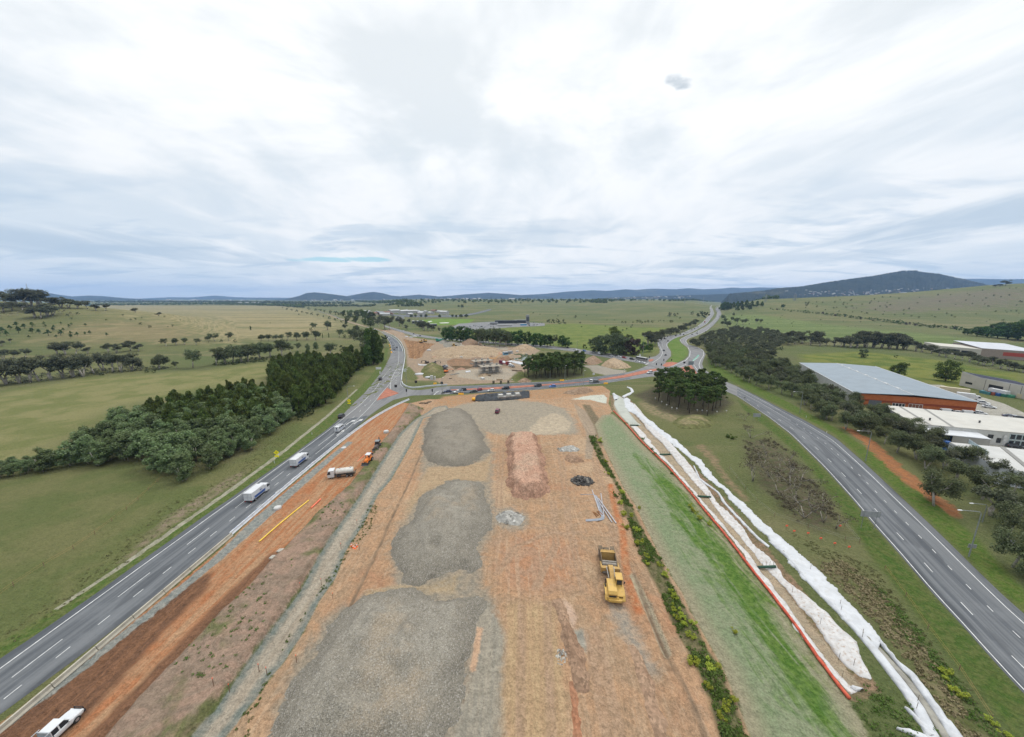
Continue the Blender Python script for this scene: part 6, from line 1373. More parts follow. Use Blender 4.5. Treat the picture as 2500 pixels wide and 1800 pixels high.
def make_car(kind,far=False):
 c=CARS[kind]; W,Hh=c['W'],c['H']; zb=c['st'][3][2] - .03
 b=MB(); body_loft(b,c['st'],W,0); wt=W*.385
 b.box(((c['xt'][0]+c['xt'][1])/2,0,Hh - .03),(c['xt'][1] - c['xt'][0]+.1,wt*2+.06,.07),0)           # roof panel
 for s in (-1,1):
  xm=(c['xt'][0]+c['xt'][1])/2
  b.add([(xm - .05,s*(W*.462),zb),(xm+.05,s*(W*.462),zb),(xm+.05,s*(wt+.02),Hh),(xm - .05,s*(wt+.02),Hh)],[(0,1,2,3)],0)
  for xb_,xt_ in zip(c['xb'],c['xt']):b.tube((xb_,s*W*.452,zb),(xt_,s*(wt+.005),Hh - .02),.05,.04,4,0)
  b.box((c['xb'][1] - .45,s*(W/2+.08),zb),(.14,.16,.13),0)
 wr=.36 if kind=='four-wheel drive' else .33; wx=(-c['L']*.29,c['L']*.30)
 g=MB(); house(g,c['xb'],c['xt'],zb,Hh - .03,W*.455,wt,0)
 if kind=='van':b.box((-1.0,0,1.28),(3.1,W*.95,Hh - 1.30),0,top=(1,.88))
 if far:
  m=MB(); m.v,m.f,m.m=list(b.v),list(b.f),list(b.m); m.add(g.v,g.f,1)
  for x in wx:
   for s in (-1,1):m.tube((x,s*(W/2 - .22),wr),(x,s*(W/2+.02),wr),wr,wr,8,2)
  return m.mesh('car',[PAINT['white'],M_GLASS,M_TYRE])
 t=empty('car_proto'); o=b.build('body',PAINT['white'],t); g.build('windows',M_GLASS,t); wm=wheel_mesh(wr,.22)
 for x in wx:
  for s in (-1,1):q=link('wheel',wm,t); q.location=(x,s*(W/2 - .11),wr)
 zz=c['st'][-2][2]
 for s in (-1,1):
  h=MB(); h.box((c['L']/2 - .10,s*W*.32,zz - .14),(.14,.34,.13)); h.build('headlight',M_HEAD,t)
  h=MB(); h.box((-c['L']/2+.08,s*W*.38,c['st'][1][2] - .24),(.14,.26,.18)); h.build('tail_light',M_TAIL,t)
 return t
def paint_on(o,col):
 ms=o.material_slots[0]; ms.link='OBJECT'; ms.material=PAINT[col]
def put(o,u,v,u2,v2,dz=.06):
 x,y,z=ground(u,v); a=gxy(u2,v2); o.location=(x,y,(local_z(x,y) if y<700 else z+.2+.0003*y)+dz); o.rotation_euler=(0,0,math.atan2(a[1] - y,a[0] - x))
 return o
def car(kind,col,u,v,u2,v2,label,group,far=False,name='car',cat='car'):
 key=(kind,far)
 if far:
  if key not in PROTO:PROTO[key]=make_car(kind,True)
  o=link(name,PROTO[key]); paint_on(o,col)
 else:
  if key not in PROTO:o=PROTO[key]=make_car(kind)
  else:o=copy_tree(PROTO[key])
  o.name=name; paint_on([c for c in o.children if c.name.startswith('body')][0],col)
 put(o,u,v,u2,v2); tag(o,label,cat,group); o.scale=(1.1,)*3
 return o
G1='cars waiting on the cross road'
for kind,col,u,v,lb in (('sedan','navy',1093,958,'dark blue sedan first in the queue behind the motorcycle'),('four-wheel drive','black',1129,954.5,'black four-wheel drive beside the white ute on the cross road'),('sedan','dark green',1156,958,'dark green sedan in the lane nearest the black sheeting'),
       ('hatch','red',1169,954,'dark red hatchback just behind the dark green sedan'),('hatch','white',1199,956,'white hatchback above the black sheeting on the cross road'),('four-wheel drive','black',1234,950.5,'black four-wheel drive on the cross road left of a lamp post'),
       ('four-wheel drive','dark grey',1313,944,'dark grey four-wheel drive alone left of the blue car'),('hatch','blue',1349,945.5,'bright blue low car on the cross road'),('four-wheel drive','white',1586,912,'white four-wheel drive approaching the right junction'),('sedan','silver',1620,905,'pale car half hidden behind the pine tops at the junction')):
 car(kind,col,u,v,u - 40,v+(2.8 if u<1500 else 6),lb,G1)
G2='queue of cars on the side road'
for kind,col,u,v,lb in (('sedan','white',1404,854.5,'white sedan last in the queue, left of the blue car'),('hatch','blue',1427,858.5,'blue hatchback near the tail of the queue'),('sedan','white',1449.5,861.5,'white sedan between the blue hatchback and the white van'),('van','white',1466,865.5,'white van in the middle of the queue'),
       ('sedan','white',1494.5,871,'white sedan next ahead of the white van in the queue'),('sedan','white',1511,872.5,'white sedan directly behind the red car'),('hatch','red',1524,875,'red hatchback in the queue behind the dark four-wheel drive'),('four-wheel drive','black',1543,878.5,'black four-wheel drive directly behind the coach'),
       ('sedan','white',1556.5,884,'white car beside the rear of the coach'),('sedan','white',1568.5,887,'white car beside the front of the coach, first at the line'),('hatch','black',1386.5,850.5,'small black car going away at the tail of the queue')):
 car(kind,col,u,v,u+40,v+6.8,lb,G2)
for kind,col,u,v,lb in (('sedan','white',985,809,'white car on the far end of the side road'),('sedan','black',1010,816,'dark car on the side road left of the works'),('hatch','black',1026,821,'small dark car on the side road above the graders')):car(kind,col,u,v,u+30,v+9,lb,'cars on the side road')
G3='cars on the northern road'
for kind,col,u,v,lb in (('van','white',949.6,829,'white van leading the line of cars on the northern road'),('sedan','silver',954,835,'silver car behind the leading white van'),('sedan','silver',959.5,843.5,'silver car third in the line on the northern road'),('hatch','silver',962,850.5,'pale hatchback just ahead of the dark car'),('sedan','black',962.5,855.5,'black car sandwiched in the line on the northern road'),('sedan','white',963,860.5,'white car last in the line on the northern road'),('hatch','black',969,849.5,'lone dark car in the right lane of the northern road')):
 car(kind,col,u,v,u - 2,v - 5,lb,G3)
car('four-wheel drive','black',929,928,937,918,'black four-wheel drive near the top of the left highway','cars on the left highway')
car('four-wheel drive','black',834,1019.5,849,1006,'black four-wheel drive just ahead of the white van','cars on the left highway')
car('four-wheel drive','maroon',1215,1007,1222,995,'maroon four-wheel drive parked on the grey hardstand','site vehicles')
G4='cars on the far highway'
for k,(kind,col,u,v,u2,v2,lb) in enumerate((
  ('hatch','black',1620.6,857,1616,850,'black car on the left carriageway beside the grass island'),('sedan','black',1625,868,1629,861,'black car on the left carriageway nearest the junction'),('sedan','white',1613,837,1612,832,'white car on the bend of the left carriageway'),('sedan','black',1623,828,1632,825,'dark car leaving the bend of the left carriageway'),('hatch','black',1631,834,1634,831,'small dark car at the inside of the bend'),
  ('sedan','black',1649.6,820.5,1657,818.6,'dark car at the tip of the grass island'),('hatch','black',1661,817,1668,815,'small dark car just beyond the island tip'),('hatch','dark grey',1669,818.5,1676,816,'dark grey car where the carriageways meet'),('sedan','white',1676,812,1682,809,'white car ahead of the dark ones on the left carriageway'),('sedan','black',1689,806.5,1695,804,'black car beside the gum row'),('hatch','navy',1696,803.5,1702,801,'navy car beside the gum row'),('sedan','black',1704,799.5,1708,796,'black car just past the gum row'),('sedan','white',1712,795,1715,791,'white car behind the red truck'),('van','white',1722,791,1724,787,'white van close behind the red truck'),
  ('sedan','white',1685,819,1678,822,'white car at the head of the oncoming bunch'),('sedan','black',1689.5,817.5,1682,821,'dark car in the oncoming bunch'),('sedan','white',1694,816.5,1687,819,'white car in the middle of the oncoming bunch'),('sedan','white',1698,818.5,1690,822,'white car on the outer lane of the oncoming bunch'),('hatch','black',1702,815,1695,818,'dark car last in the oncoming bunch'),('van','white',1703.5,811.5,1697,814.5,'white van behind the oncoming bunch'),('sedan','white',1734,799.5,1729,803,'white car alone on the right carriageway'),('sedan','white',1746,787,1741,791,'white car on the right carriageway, next after the lone one'),('sedan','white',1750,780,1747,783,'white car on the straight of the right carriageway'),('hatch','navy',1756,773,1753,776,'small dark car on the right carriageway bend'),('sedan','white',1757,762,1757,765,'white car high on the right carriageway'),('van','white',1753.5,758,1754,760.5,'white van highest on the right carriageway'))):
 car(kind,col,u,v,u2,v2,lb,G4,far=True)
# utes (pick-ups)
def make_ute(canopy=False):
 t=empty('ute_proto'); W=1.88; b=MB()
 body_loft(b,[(-.55,.42,1.08,.98),(-.2,.4,1.12,1),(.9,.4,1.10,1),(1.25,.4,1.12,1),(2.1,.42,1.04,.98),(2.45,.46,.95,.92),(2.58,.5,.82,.84)],W)
 b.box((.0,0,1.74),(1.55,1.46,.07))
 for s in (-1,1):
  b.tube((1.2,s*.86,1.08),(.7,s*.71,1.74),.05,.05,4); b.tube((-.72,s*.86,1.08),(-.68,s*.71,1.74),.07,.06,4)
  b.add([(.0,s*.875,1.08),(.14,s*.875,1.08),(.14,s*.735,1.75),(.0,s*.735,1.75)],[(0,1,2,3)]); b.box((.98,s*1.02,1.12),(.16,.2,.17))
 b.build('body',PAINT['white'],t)
 g=MB(); house(g,(-.7,1.22),(-.66,.72),1.08,1.73,.86,.71,0); g.build('windows',M_GLASS,t)
 b=MB()
 b.box((-1.85,0,.62),(2.3,1.86,.12),0)
 for s in (-1,1):b.box((-1.85,s*.90,.74),(2.3,.06,.42),0)
 b.box((-2.97,0,.74),(.06,1.86,.42),0); b.box((-.75,0,.74),(.06,1.8,1.0),0)
 for s in (-1,1):
  b.tube((-.78,s*.85,.7),(-.78,s*.85,1.95),.04,.04,6,0); b.tube((-2.9,s*.85,.7),(-2.9,s*.85,1.95),.04,.04,6,0); b.tube((-2.9,s*.85,1.92),(-.5,s*.85,1.92),.04,.04,6,0)
 for x in (-.78,-1.5,-2.2,-2.9):b.tube((x,-.85,1.92),(x,.85,1.92),.035,.035,6,0)
 b.box((-1.5,.1,.76),(.9,1.1,.35),1); b.box((-2.4,-.2,.76),(.6,.9,.25),2)
 b.build('tray',[mat('tray_alloy',(.42,.44,.46),.45,.3),M_BLK3,mat('tool_blue',(.05,.12,.3),.5)],t)
 wm=wheel_mesh(.39,.26)
 for x in (-1.75,1.65):
  for s in (-1,1):q=link('wheel',wm,t); q.location=(x,s*.86,.39)
 b=MB(); b.box((2.6,0,.42),(.22,1.75,.36),0,top=(.8,.96)); b.tube((2.72,-.62,.75),(2.72,.62,.75),.05,.05,6); b.tube((2.7,-.62,.55),(2.66,-.62,1.1),.045,.045,6); b.tube((2.7,.62,.55),(2.66,.62,1.1),.045,.045,6); b.tube((2.66,-.62,1.1),(2.66,.62,1.1),.045,.045,6)
 b.build('bull_bar',M_BLK3,t)
 for s in (-1,1):h=MB(); h.box((2.47,s*.70,.72),(.14,.34,.2)); h.build('headlight',M_HEAD,t)
 return t
ute=make_ute(); ute.name='ute'; x,y=gxy(176,1762); y-=1.9; ute.location=(x,y,local_z(x,y)+.08); ute.scale=(1.08,)*3; ute.rotation_euler=(0,0,math.radians(89)); tag(ute,'white work ute with ladder racks on the red dirt at the bottom left','ute','white utes')
u2=copy_tree(ute); put(u2,1118,960,1078,962.8); tag(u2,'white ute on the cross road beside the yellow barrier','ute','white utes')
u3=copy_tree(ute); put(u3,1251,898,1240,894); tag(u3,'white ute parked by the red truck in the works','ute','white utes')
u3=copy_tree(ute); put(u3,1090,898,1084,892); tag(u3,'white ute parked beside the weedy mound in the works','ute','white utes')
def truck_cab(b,x0,L=1.9,W=2.3,z0=.55,z1=2.75,mi=0):
 b.side([(x0,z0),(x0+L,z0),(x0+L+.06,z0+.9),(x0+L - .12,z1 - .15),(x0+L - .35,z1),(x0,z1)],-W/2,W/2,mi)
def cab_glass(t,x0,L=1.9,W=2.3,z1=2.75):
 b=MB(); b.add([(x0+L+.05,-W*.44,1.55),(x0+L+.05,W*.44,1.55),(x0+L - .09,W*.42,z1 - .22),(x0+L - .09,-W*.42,z1 - .22)],[(0,1,2,3)])
 for s in (-1,1):b.add([(x0+L - .95,s*(W/2+.012),1.6),(x0+L - .1,s*(W/2+.012),1.6),(x0+L - .22,s*(W/2+.012),z1 - .3),(x0+L - .95,s*(W/2+.012),z1 - .3)],[(0,1,2,3)])
 b.build('windows',M_GLASS,t)
 b=MB()
 for s in (-1,1):b.box((x0+L - .05,s*(W/2+.16),1.75),(.1,.16,.5))
 b.build('mirrors',M_BLK3,t)
def wheels(t,xs,r,w,y,name='wheel'):
 wm=wheel_mesh(r,w)
 for x in xs:
  for s in (-1,1):q=link(name,wm,t); q.location=(x,s*y,r)
M_WBOX=mat('truck_box_white',(.50,.51,.52),.5,var=.05,scale=.4,dirt=(.36,.35,.33,.3)); M_BLUES=mat('stripe_blue',(.030,.075,.24),.45)
def make_box_truck():
 t=empty('box_truck_proto'); b=MB(); truck_cab(b,1.9); b.build('cab',PAINT['white'],t); cab_glass(t,1.9)
 b=MB(); b.box((-1.05,0,.95),(5.6,2.45,2.35),0)
 for x in np.linspace(-3.7,1.6,9):b.box((x,0,3.30),(.05,2.4,.03),0)
 c=b.build('cargo_box',M_WBOX,t)
 for s in (-1,1):
  b=MB(); y=s*1.24
  b.box((-.8,y,1.12),(4.9,.03,.75),0,shift=(.35,0)); b.box((-2.9,y+s*.012,1.3),(.4,.02,.38),1); b.box((-.2,y,2.2),(.3,.03,.5),0); b.box((.35,y,2.2),(.5,.03,.12),0); b.box((.35,y,2.5),(.35,.03,.12),0)
  b.build('stripe',[M_BLUES,PAINT['white']],c)
 b=MB()
 for yy in (-1.18,0,1.18):b.box((-3.87,yy,1.0),(.05,.08,2.25))
 for z in (1.0,1.9,3.15):b.box((-3.87,0,z),(.05,2.4,.07))
 b.build('rear_doors',PAINT['silver'],c)
 b=MB(); b.box((-.8,0,.55),(5.8,.9,.3)); b.box((-3.75,0,.45),(.2,2.3,.45)); b.box((-.6,.95,.4),(1.4,.4,.45)); b.build('chassis',M_CHAS,t)
 for s in (-1,1):h=MB(); h.box((-3.88,s*.9,.62),(.05,.35,.16)); h.build('tail_light',M_TAIL,t)
 wheels(t,(-2.3,2.7),.45,.32,.98)
 return t
tr=make_box_truck(); tr.name='box_truck'; tr.location=(-78.3,98.0,.06); tr.rotation_euler=(0,0,math.pi/2); tag(tr,'white box truck with blue side stripe, nearer of the two','truck','white box trucks with blue stripes')
t2=copy_tree(tr); t2.location=(-78.4,120.0,.06); tag(t2,'white box truck with blue side stripe, farther of the two','truck')
t=thing('van','white panel van with dark markings behind the black four-wheel drive','van',(-79.7,153.5,.06),math.pi/2); b=MB()
b.side([(-3.0,.4),(3.0,.4),(3.02,.95),(2.25,1.35),(1.55,2.35),(1.3,2.55),(-2.95,2.62),(-3.02,1.2)],-1.02,1.02); bd=b.build('body',PAINT['white'],t)
b=MB(); b.add([(2.27,-.9,1.38),(2.27,.9,1.38),(1.60,.84,2.32),(1.60,-.84,2.32)],[(0,1,2,3)])
for s in (-1,1):
 for x0,x1 in ((.65,1.75),(-.9,.3),(-2.4,-1.3)):b.add([(x0,s*1.032,1.5),(x1,s*1.032,1.5),(x1 - (.42 if x1>1 else 0),s*1.032,2.2),(x0,s*1.032,2.2)],[(0,1,2,3)])
b.add([(-3.03,-.25,1.5),(-3.03,.25,1.5),(-3.0,.25,2.1),(-3.0,-.25,2.1)],[(0,1,2,3)]); b.build('windows',M_GLASS,t)
b=MB(); b.box((-3.03,0,1.05),(.03,.5,.25)); b.box((0,1.03,.95),(4.2,.02,.14)); b.box((0,-1.03,.95),(4.2,.02,.14)); b.build('stripe',M_BLUES,bd)
b=MB(); b.box((0,0,2.6),(2.2,1.3,.12)); b.build('roof_rack',PAINT['silver'],t); wheels(t,(-1.85,1.95),.36,.24,.93)
# water truck on the red dirt
p=at(836,1163); q=gxy(806,1166.5); t=thing('water_truck','white water truck with rounded tank on the red dirt road','truck',p,math.atan2(q[1] - p[1],q[0] - p[0])); b=MB(); truck_cab(b,2.3,2.0,2.4,.6,2.95); b.build('cab',PAINT['white'],t); cab_glass(t,2.3,2.0,2.4,2.95)
b=MB(); n=16; sec=[(.0,1.15*math.cos(2*math.pi*i/n),2.05+.95*math.sin(2*math.pi*i/n)) for i in range(n)]
b.loft([[(x,y*k,2.05+(z - 2.05)*k) for _,y,z in sec] for x,k in ((-3.6,.86),(-3.45,1),(-1.5,1.0),(-1.45,1.02),(-1.35,1.02),(-1.3,1),(1.65,1),(1.8,.86))])
tk=b.build('tank',mat('tank_white',(.50,.49,.46),.45,var=.06,dirt=(.42,.30,.14,.6)),t,True)
b=MB(); b.tube((-2.8,0,2.95),(-2.8,0,3.15),.3,.3,10); b.tube((.6,0,2.95),(.6,0,3.1),.25,.25,10); b.build('hatch',PAINT['silver'],tk)
b=MB(); b.box((-.8,0,.75),(6.4,.9,.32)); b.box((-.9,0,1.05),(5.2,2.1,.1)); b.box((.9,1.0,.55),(1.2,.4,.5)); b.box((.9,-1.0,.55),(1.2,.4,.5)); b.build('chassis',M_CHAS,t)
b=MB(); b.tube((-4.1,-1.0,.9),(-4.1,1.0,.9),.1,.1,8); b.tube((-3.9,-.7,.8),(-4.4,-.9,1.6),.12,.2,8); b.tube((-3.9,.7,.8),(-4.4,.9,1.6),.12,.2,8); b.box((-3.95,0,.8),(.3,1.6,.5)); b.build('spray_bar',mat('muddy_steel',(.13,.10,.07),.8),t)
wheels(t,(-3.0,-1.7,3.1),.52,.34,1.02)
# coach at the junction
p=at(1566,880.5); q=gxy(1606,887.5); t=thing('coach','white-roofed coach with dark windows at the head of the queue','bus',p,math.atan2(q[1] - p[1],q[0] - p[0])); b=MB()
b.side([(-6,.4),(6.0,.4),(6.1,1.3),(5.8,3.2),(5.5,3.45),(-5.8,3.45),(-6,3.2)],-1.25,1.25); bd=b.build('body',mat('coach_paint',(.26,.25,.24),.35,var=.05),t)
b=MB(); b.box((-.2,0,3.452),(11.2,2.3,.06)); b.build('roof_panel',PAINT['white'],bd)
b=MB()
for s in (-1,1):b.add([(-5.6,s*1.262,1.75),(5.5,s*1.262,1.75),(5.4,s*1.262,2.95),(-5.6,s*1.262,2.95)],[(0,1,2,3)])
b.add([(6.09,-1.1,1.5),(6.09,1.1,1.5),(5.86,1.1,3.1),(5.86,-1.1,3.1)],[(0,1,2,3)]); b.build('windows',M_GLASS,t); wheels(t,(-3.6,-2.3,3.9),.5,.3,1.1)
# flatbed truck with cage sides
p=at(1452,934); q=gxy(1412,937); t=thing('cage_truck','white cab truck with grey mesh cage on the cross road','truck',p,math.atan2(q[1] - p[1],q[0] - p[0])); b=MB(); truck_cab(b,2.2,1.8,2.2,.5,2.5); b.build('cab',PAINT['white'],t); cab_glass(t,2.2,1.8,2.2,2.5)
b=MB(); b.box((-.9,0,.95),(5.8,2.3,.15))
for x in np.linspace(-3.7,1.9,8):
 for s in (-1,1):b.box((x,s*1.12,1.1),(.08,.06,1.7))
for z in (1.5,2.1,2.75):
 for s in (-1,1):b.box((-.9,s*1.12,z),(5.7,.04,.07))
 b.box((-3.75,0,z),(.05,2.2,.07)); b.box((1.95,0,z),(.05,2.2,.07))
b.box((-.6,0,1.1),(3.6,1.8,.9)); b.build('cage',mat('cage_steel',(.22,.23,.24),.5,.4),t); b=MB(); b.box((-.4,0,.55),(6,.8,.3)); b.build('chassis',M_CHAS,t); wheels(t,(-2.3,2.9),.45,.3,.95)
# red truck far up the highway
b=MB(); truck_cab(b,2.0,1.9,2.3,.5,2.8,0); b.box((-1.2,0,.9),(6,2.4,2.4),0); [b.tube((x,-1.1,.5),(x,1.1,.5),.5,.5,8,1) for x in (-2.5,2.8)]
o=b.build('lorry',[PAINT['red'],M_TYRE]); put(o,1720.5,788,1723,784); tag(o,'small red lorry far up the left carriageway','truck')
# ------------------------------------------------------------------ earthmoving machines
M_CATY=mat('machine_yellow',(.44,.275,.070),.5,var=.10,scale=.8,dirt=(.30,.20,.11,.45)); M_CATD=mat('machine_yellow_dusty',(.36,.225,.075),.75,var=.18,scale=1.0,dirt=(.22,.155,.10,.6)); M_STEELD=mat('worn_bowl_steel',(.115,.085,.055),.8,var=.25,scale=1,dirt=(.21,.15,.10,.5)); M_HYD=mat('hydraulic_chrome',(.38,.36,.33),.35,.6)
p=at(1503,1450); q=gxy(1506,1474)
x0,y0=gxy(1481,1360); x1,y1=gxy(1503,1474)
SC=thing('scraper','big yellow motor scraper parked on the bare earth','earthmover',((x0*.5+x1*.5) - .2,y0*.48+y1*.52,local_z((x0+x1)/2,(y0+y1)/2)),math.atan2(y1 - y0,x1 - x0))
b=MB()                                                   # tractor (front)
b.side([(3.1,1.5),(6.3,1.3),(6.5,2.1),(6.1,2.55),(4.6,2.75),(3.1,2.75)],-1.35,.35); b.box((4.9,-.5,.9),(3.4,2.4,.55))
for s in (-1,1):b.side([(3.2,1.55),(3.7,2.05),(5.3,2.05),(6.1,1.75),(6.7,1.0),(6.7,.85),(5.9,1.3),(5.2,1.75),(3.7,1.75)],s*1.95 - .45*(s>0)*1 - (0 if s>0 else 0),s*1.95+(.0 if s>0 else .6))
b.side([(4.4,1.9),(6.3,1.55),(6.3,1.7),(5.4,2.2),(4.4,2.3)],.38,1.5)
b.add([(6.4,-1.95,.75),(7.0,-1.1,.75),(7.0,1.0,.75),(6.4,1.9,.75),(6.4,-1.95,1.2),(7.0,-1.1,1.2),(7.0,1.0,1.2),(6.4,1.9,1.2),(5.6,-1.95,.75),(5.6,1.9,.75),(5.6,-1.95,1.2),(5.6,1.9,1.2)],[(0,1,5,4),(1,2,6,5),(2,3,7,6),(4,5,6,7),(10,4,7,11),(0,3,2,1),(8,0,4,10),(9,11,7,3)])
hd=b.build('tractor_body',M_CATY,SC)
b=MB(); b.add([(6.515,-1.2,1.45),(6.515,.2,1.45),(6.17,.2,2.48),(6.17,-1.2,2.48)],[(0,1,2,3)])
for k in range(6):z=1.5+k*.17; b.box((6.52 - k*.057,-.5,z),(.03,1.4,.03))
b.build('radiator_grille',M_BLK3,hd)
b=MB(); b.tube((3.7,-1.7,2.0),(4.6,-1.7,2.1),.16,.16,8); b.tube((3.6,-1.6,2.1),(3.6,-1.6,3.1),.1,.1,8); b.build('exhaust',M_BLK3,hd)
b=MB(); b.box((3.55,1.0,2.0),(1.7,1.25,1.75),0,top=(.88,.94)); b.box((3.5,1.0,3.76),(1.9,1.4,.14),0); cb=b.build('cab',M_CATY,SC)
b=MB(); b.add([(4.39,.48,2.55),(4.39,1.52,2.55),(4.31,1.5,3.6),(4.31,.5,3.6)],[(0,1,2,3)]); b.add([(2.95,1.634,2.6),(4.15,1.634,2.6),(4.1,1.61,3.6),(2.95,1.61,3.6)],[(0,1,2,3)]); b.add([(2.95,.366,2.85),(4.15,.366,2.85),(4.1,.385,3.6),(2.95,.385,3.6)],[(0,1,2,3)]); b.build('windows',M_GLASS,cb)
b=MB(); b.box((4.4,2.0,3.0),(.1,.25,.45)); b.build('mirror',M_BLK3,cb)
b=MB(); b.loft([[(x,y - w,z - h),(x,y+w,z - h),(x,y+w,z+h),(x,y - w,z+h)] for x,y,z,w,h in ((3.0,-.1,2.0,.35,.5),(2.2,-.1,2.6,.4,.45),(1.2,-.1,3.05,.45,.35),(-.2,-.1,2.9,.5,.35),(-.6,-.1,2.3,.55,.35))]); b.box((-.5,0,1.65),(.75,3.9,.75)); gn=b.build('gooseneck',M_CATD,SC)
b=MB()
for s in (-1,1):b.tube((2.2,s*.62 - .1,2.2),(-.3,s*.75 - .1,2.6),.13,.13,8); b.tube((3.1,s*.5 - .1,1.7),(2.2,s*.62 - .1,2.2),.07,.07,8)
b.build('hydraulic_ram',M_HYD,gn)
b=MB()
for s in (-1,1):b.side([(-.2,1.3),(-.2,2.3),(-2.6,2.0),(-2.6,1.4)],s*1.85 - .14,s*1.85+.14)
b.build('draft_arms',M_CATD,SC)
b=MB()
for s in (-1,1):b.side([(-.9,.45),(-1.4,2.2),(-3.0,2.75),(-5.9,2.75),(-6.3,1.5),(-5.9,.45)],s*1.62 - .09,s*1.62+.09)
b.box((-3.4,0,.38),(5.0,3.15,.14)); bw=b.build('bowl',M_STEELD,SC)
b=MB(); b.add([(-.85,-1.5,.5),(-.85,1.5,.5),(-1.7,1.5,2.2),(-1.7,-1.5,2.2),(-2.2,1.5,2.3),(-2.2,-1.5,2.3)],[(0,1,2,3),(3,2,4,5)]); b.box((-1.25,0,1.5),(.2,3.1,.25)); b.box((-2.3,0,2.2),(.35,3.3,.25)); b.build('apron',mat('apron_steel',(.20,.18,.155),.75,var=.2,dirt=(.28,.21,.15,.5)),bw)
b=MB(); b.side([(-4.6,.5),(-4.45,.5),(-4.7,2.7),(-5.2,3.0),(-5.2,2.8),(-4.85,2.6)],-1.5,1.5); b.box((-4.75,0,2.6),(.3,3.3,.22)); b.build('ejector',M_CATD,bw)
b=MB(); b.box((-6.6,0,1.0),(1.4,1.2,1.0)); b.box((-7.4,0,.8),(.5,1.3,.9)); b.box((-6.6,1.35,2.15),(1.7,.9,.12)); b.box((-6.6,-1.35,2.15),(1.7,.9,.12)); b.build('rear_frame',M_STEELD,SC)
wheels(SC,(4.5,),1.0,.75,1.45); wheels(SC,(-6.6,),1.0,.75,1.35)
def backhoe(label,u,v,u2,v2,col,canopy_white,raised):
 p=at(u,v); q=gxy(u2,v2); t=thing('backhoe',label,'backhoe',p,math.atan2(q[1] - p[1],q[0] - p[0]),'backhoes on the dirt road'); m=mat('backhoe_'+col[0],col[1],.5,dirt=(.2,.12,.07,.3))
 b=MB(); b.side([(.2,.75),(2.0,.7),(2.15,1.1),(1.95,1.45),(.2,1.6)],-.42,.42); b.box((-.3,0,.7),(1.6,1.5,.55)); b.box((-.9,.75,.9),(.9,.35,.5)); b.box((-.9,-.75,.9),(.9,.35,.5)); b.build('body',m,t)
 b=MB()
 for s in (-1,1):
  for x in (-.95,.35):b.tube((x,s*.62,1.2),(x*.92,s*.58,2.55),.05,.05,6)
 b.build('canopy_posts',M_BLK3,t)
 b=MB(); b.box((-.3,0,2.55),(1.75,1.5,.12),top=(.94,.94)); b.build('canopy',PAINT['white'] if canopy_white else mat('canopy_grey',(.16,.18,.19),.5),t)
 if not canopy_white:
  b=MB(); b.box((-.3,0,1.4),(1.4,1.2,1.12),top=(.92,.92)); b.build('cab_glass',M_GLASS,t)
 else:
  b=MB(); b.box((-.5,0,1.2),(.5,.5,.15)); b.box((-.72,0,1.3),(.12,.5,.5)); b.build('seat',M_BLK3,t)
 b=MB()
 for s in (-1,1):b.side([(.3,1.2),(.5,1.35),(2.5,.75),(2.5,.55)],s*.6 - .07,s*.6+.07)
 b.build('loader_arms',m,t); b=MB(); b.side([(2.45,.15),(3.1,.08),(3.15,.14),(2.65,.35),(2.55,.85),(2.45,.85)],-1.05,1.05); b.build('bucket',M_CHAS,t)
 b=MB(); tip=(-2.6,0,3.0) if raised else (-2.5,.15,2.5)
 b.box((-1.3,0,.6),(.3,1.5,.5)); b.tube((-1.35,0,1.0),tip,.16,.13,6); b.tube(tip,(-3.3,0,1.5),.12,.1,6); b.build('boom',m,t); b=MB(); b.box((-3.35,0,1.0),(.5,.55,.55),top=(.7,1)); b.build('digging_bucket',M_CHAS,t)
 wm=wheel_mesh(.68,.42); wf=wheel_mesh(.45,.3)
 for s in (-1,1):q_=link('wheel',wm,t); q_.location=(-.85,s*.82,.68); q_=link('wheel',wf,t); q_.location=(1.5,s*.72,.45)
 t.scale=(1.15,)*3
 return t
backhoe('orange backhoe with white canopy on the red dirt',900,1134,893,1142,('orange',(.60,.16,.02)),True,False)
backhoe('dark backhoe with grey glazed cab and raised boom on the red dirt',922,1098,917,1106,('dark',(.10,.085,.075)),False,True)
def excavator(label,u,v,rz,col,k=1.0,up=4.5):
 p=at(u,v); t=thing('excavator',label,'excavator',p,rz,'machines in the works'); m=mat('machine_'+col[0],col[1],.5,dirt=(.25,.18,.1,.3))
 for s in (-1,1):b=MB(); b.side([(-1.9,.15),(-1.6,0),(1.6,0),(1.9,.15),(1.9,.7),(1.6,.85),(-1.6,.85),(-1.9,.7)],s*1.15 - .3,s*1.15+.3); b.build('track',M_CHAS,t)
 b=MB(); b.box((-.5,0,.95),(3.4,2.6,1.1),top=(.95,.95)); b.build('house',m,t); b=MB(); b.box((.8,.75,2.0),(1.4,1.0,1.0),top=(.85,.9)); b.build('cab',M_GLASS,t)
 b=MB(); b.tube((.9,-.1,1.7),(3.6,-.1,up),.3,.25,6); b.tube((3.6,-.1,up),(6.0,-.1,up - .4),.22,.2,6); b.tube((6.0,-.1,up - .4),(6.2,-.1,1.6),.2,.14,6); b.build('boom',m,t); b=MB(); b.box((6.1,-.1,.6),(1.0,1.1,1.0),top=(.6,1)); b.build('bucket',M_CHAS,t)
 t.scale=(k,)*3
 return t
excavator('orange excavator beside the weedy mound',1090,908,.4,('orange',(.60,.15,.03)),.9,3.0)
excavator('yellow excavator left of the two at the top of the works',1028,835,.3,('yellow',(.52,.32,.07)),1.15,4.0)
excavator('yellow excavator right of the two at the top of the works',1038,834.5,2.6,('yellow',(.52,.32,.07)),1.15,3.6)
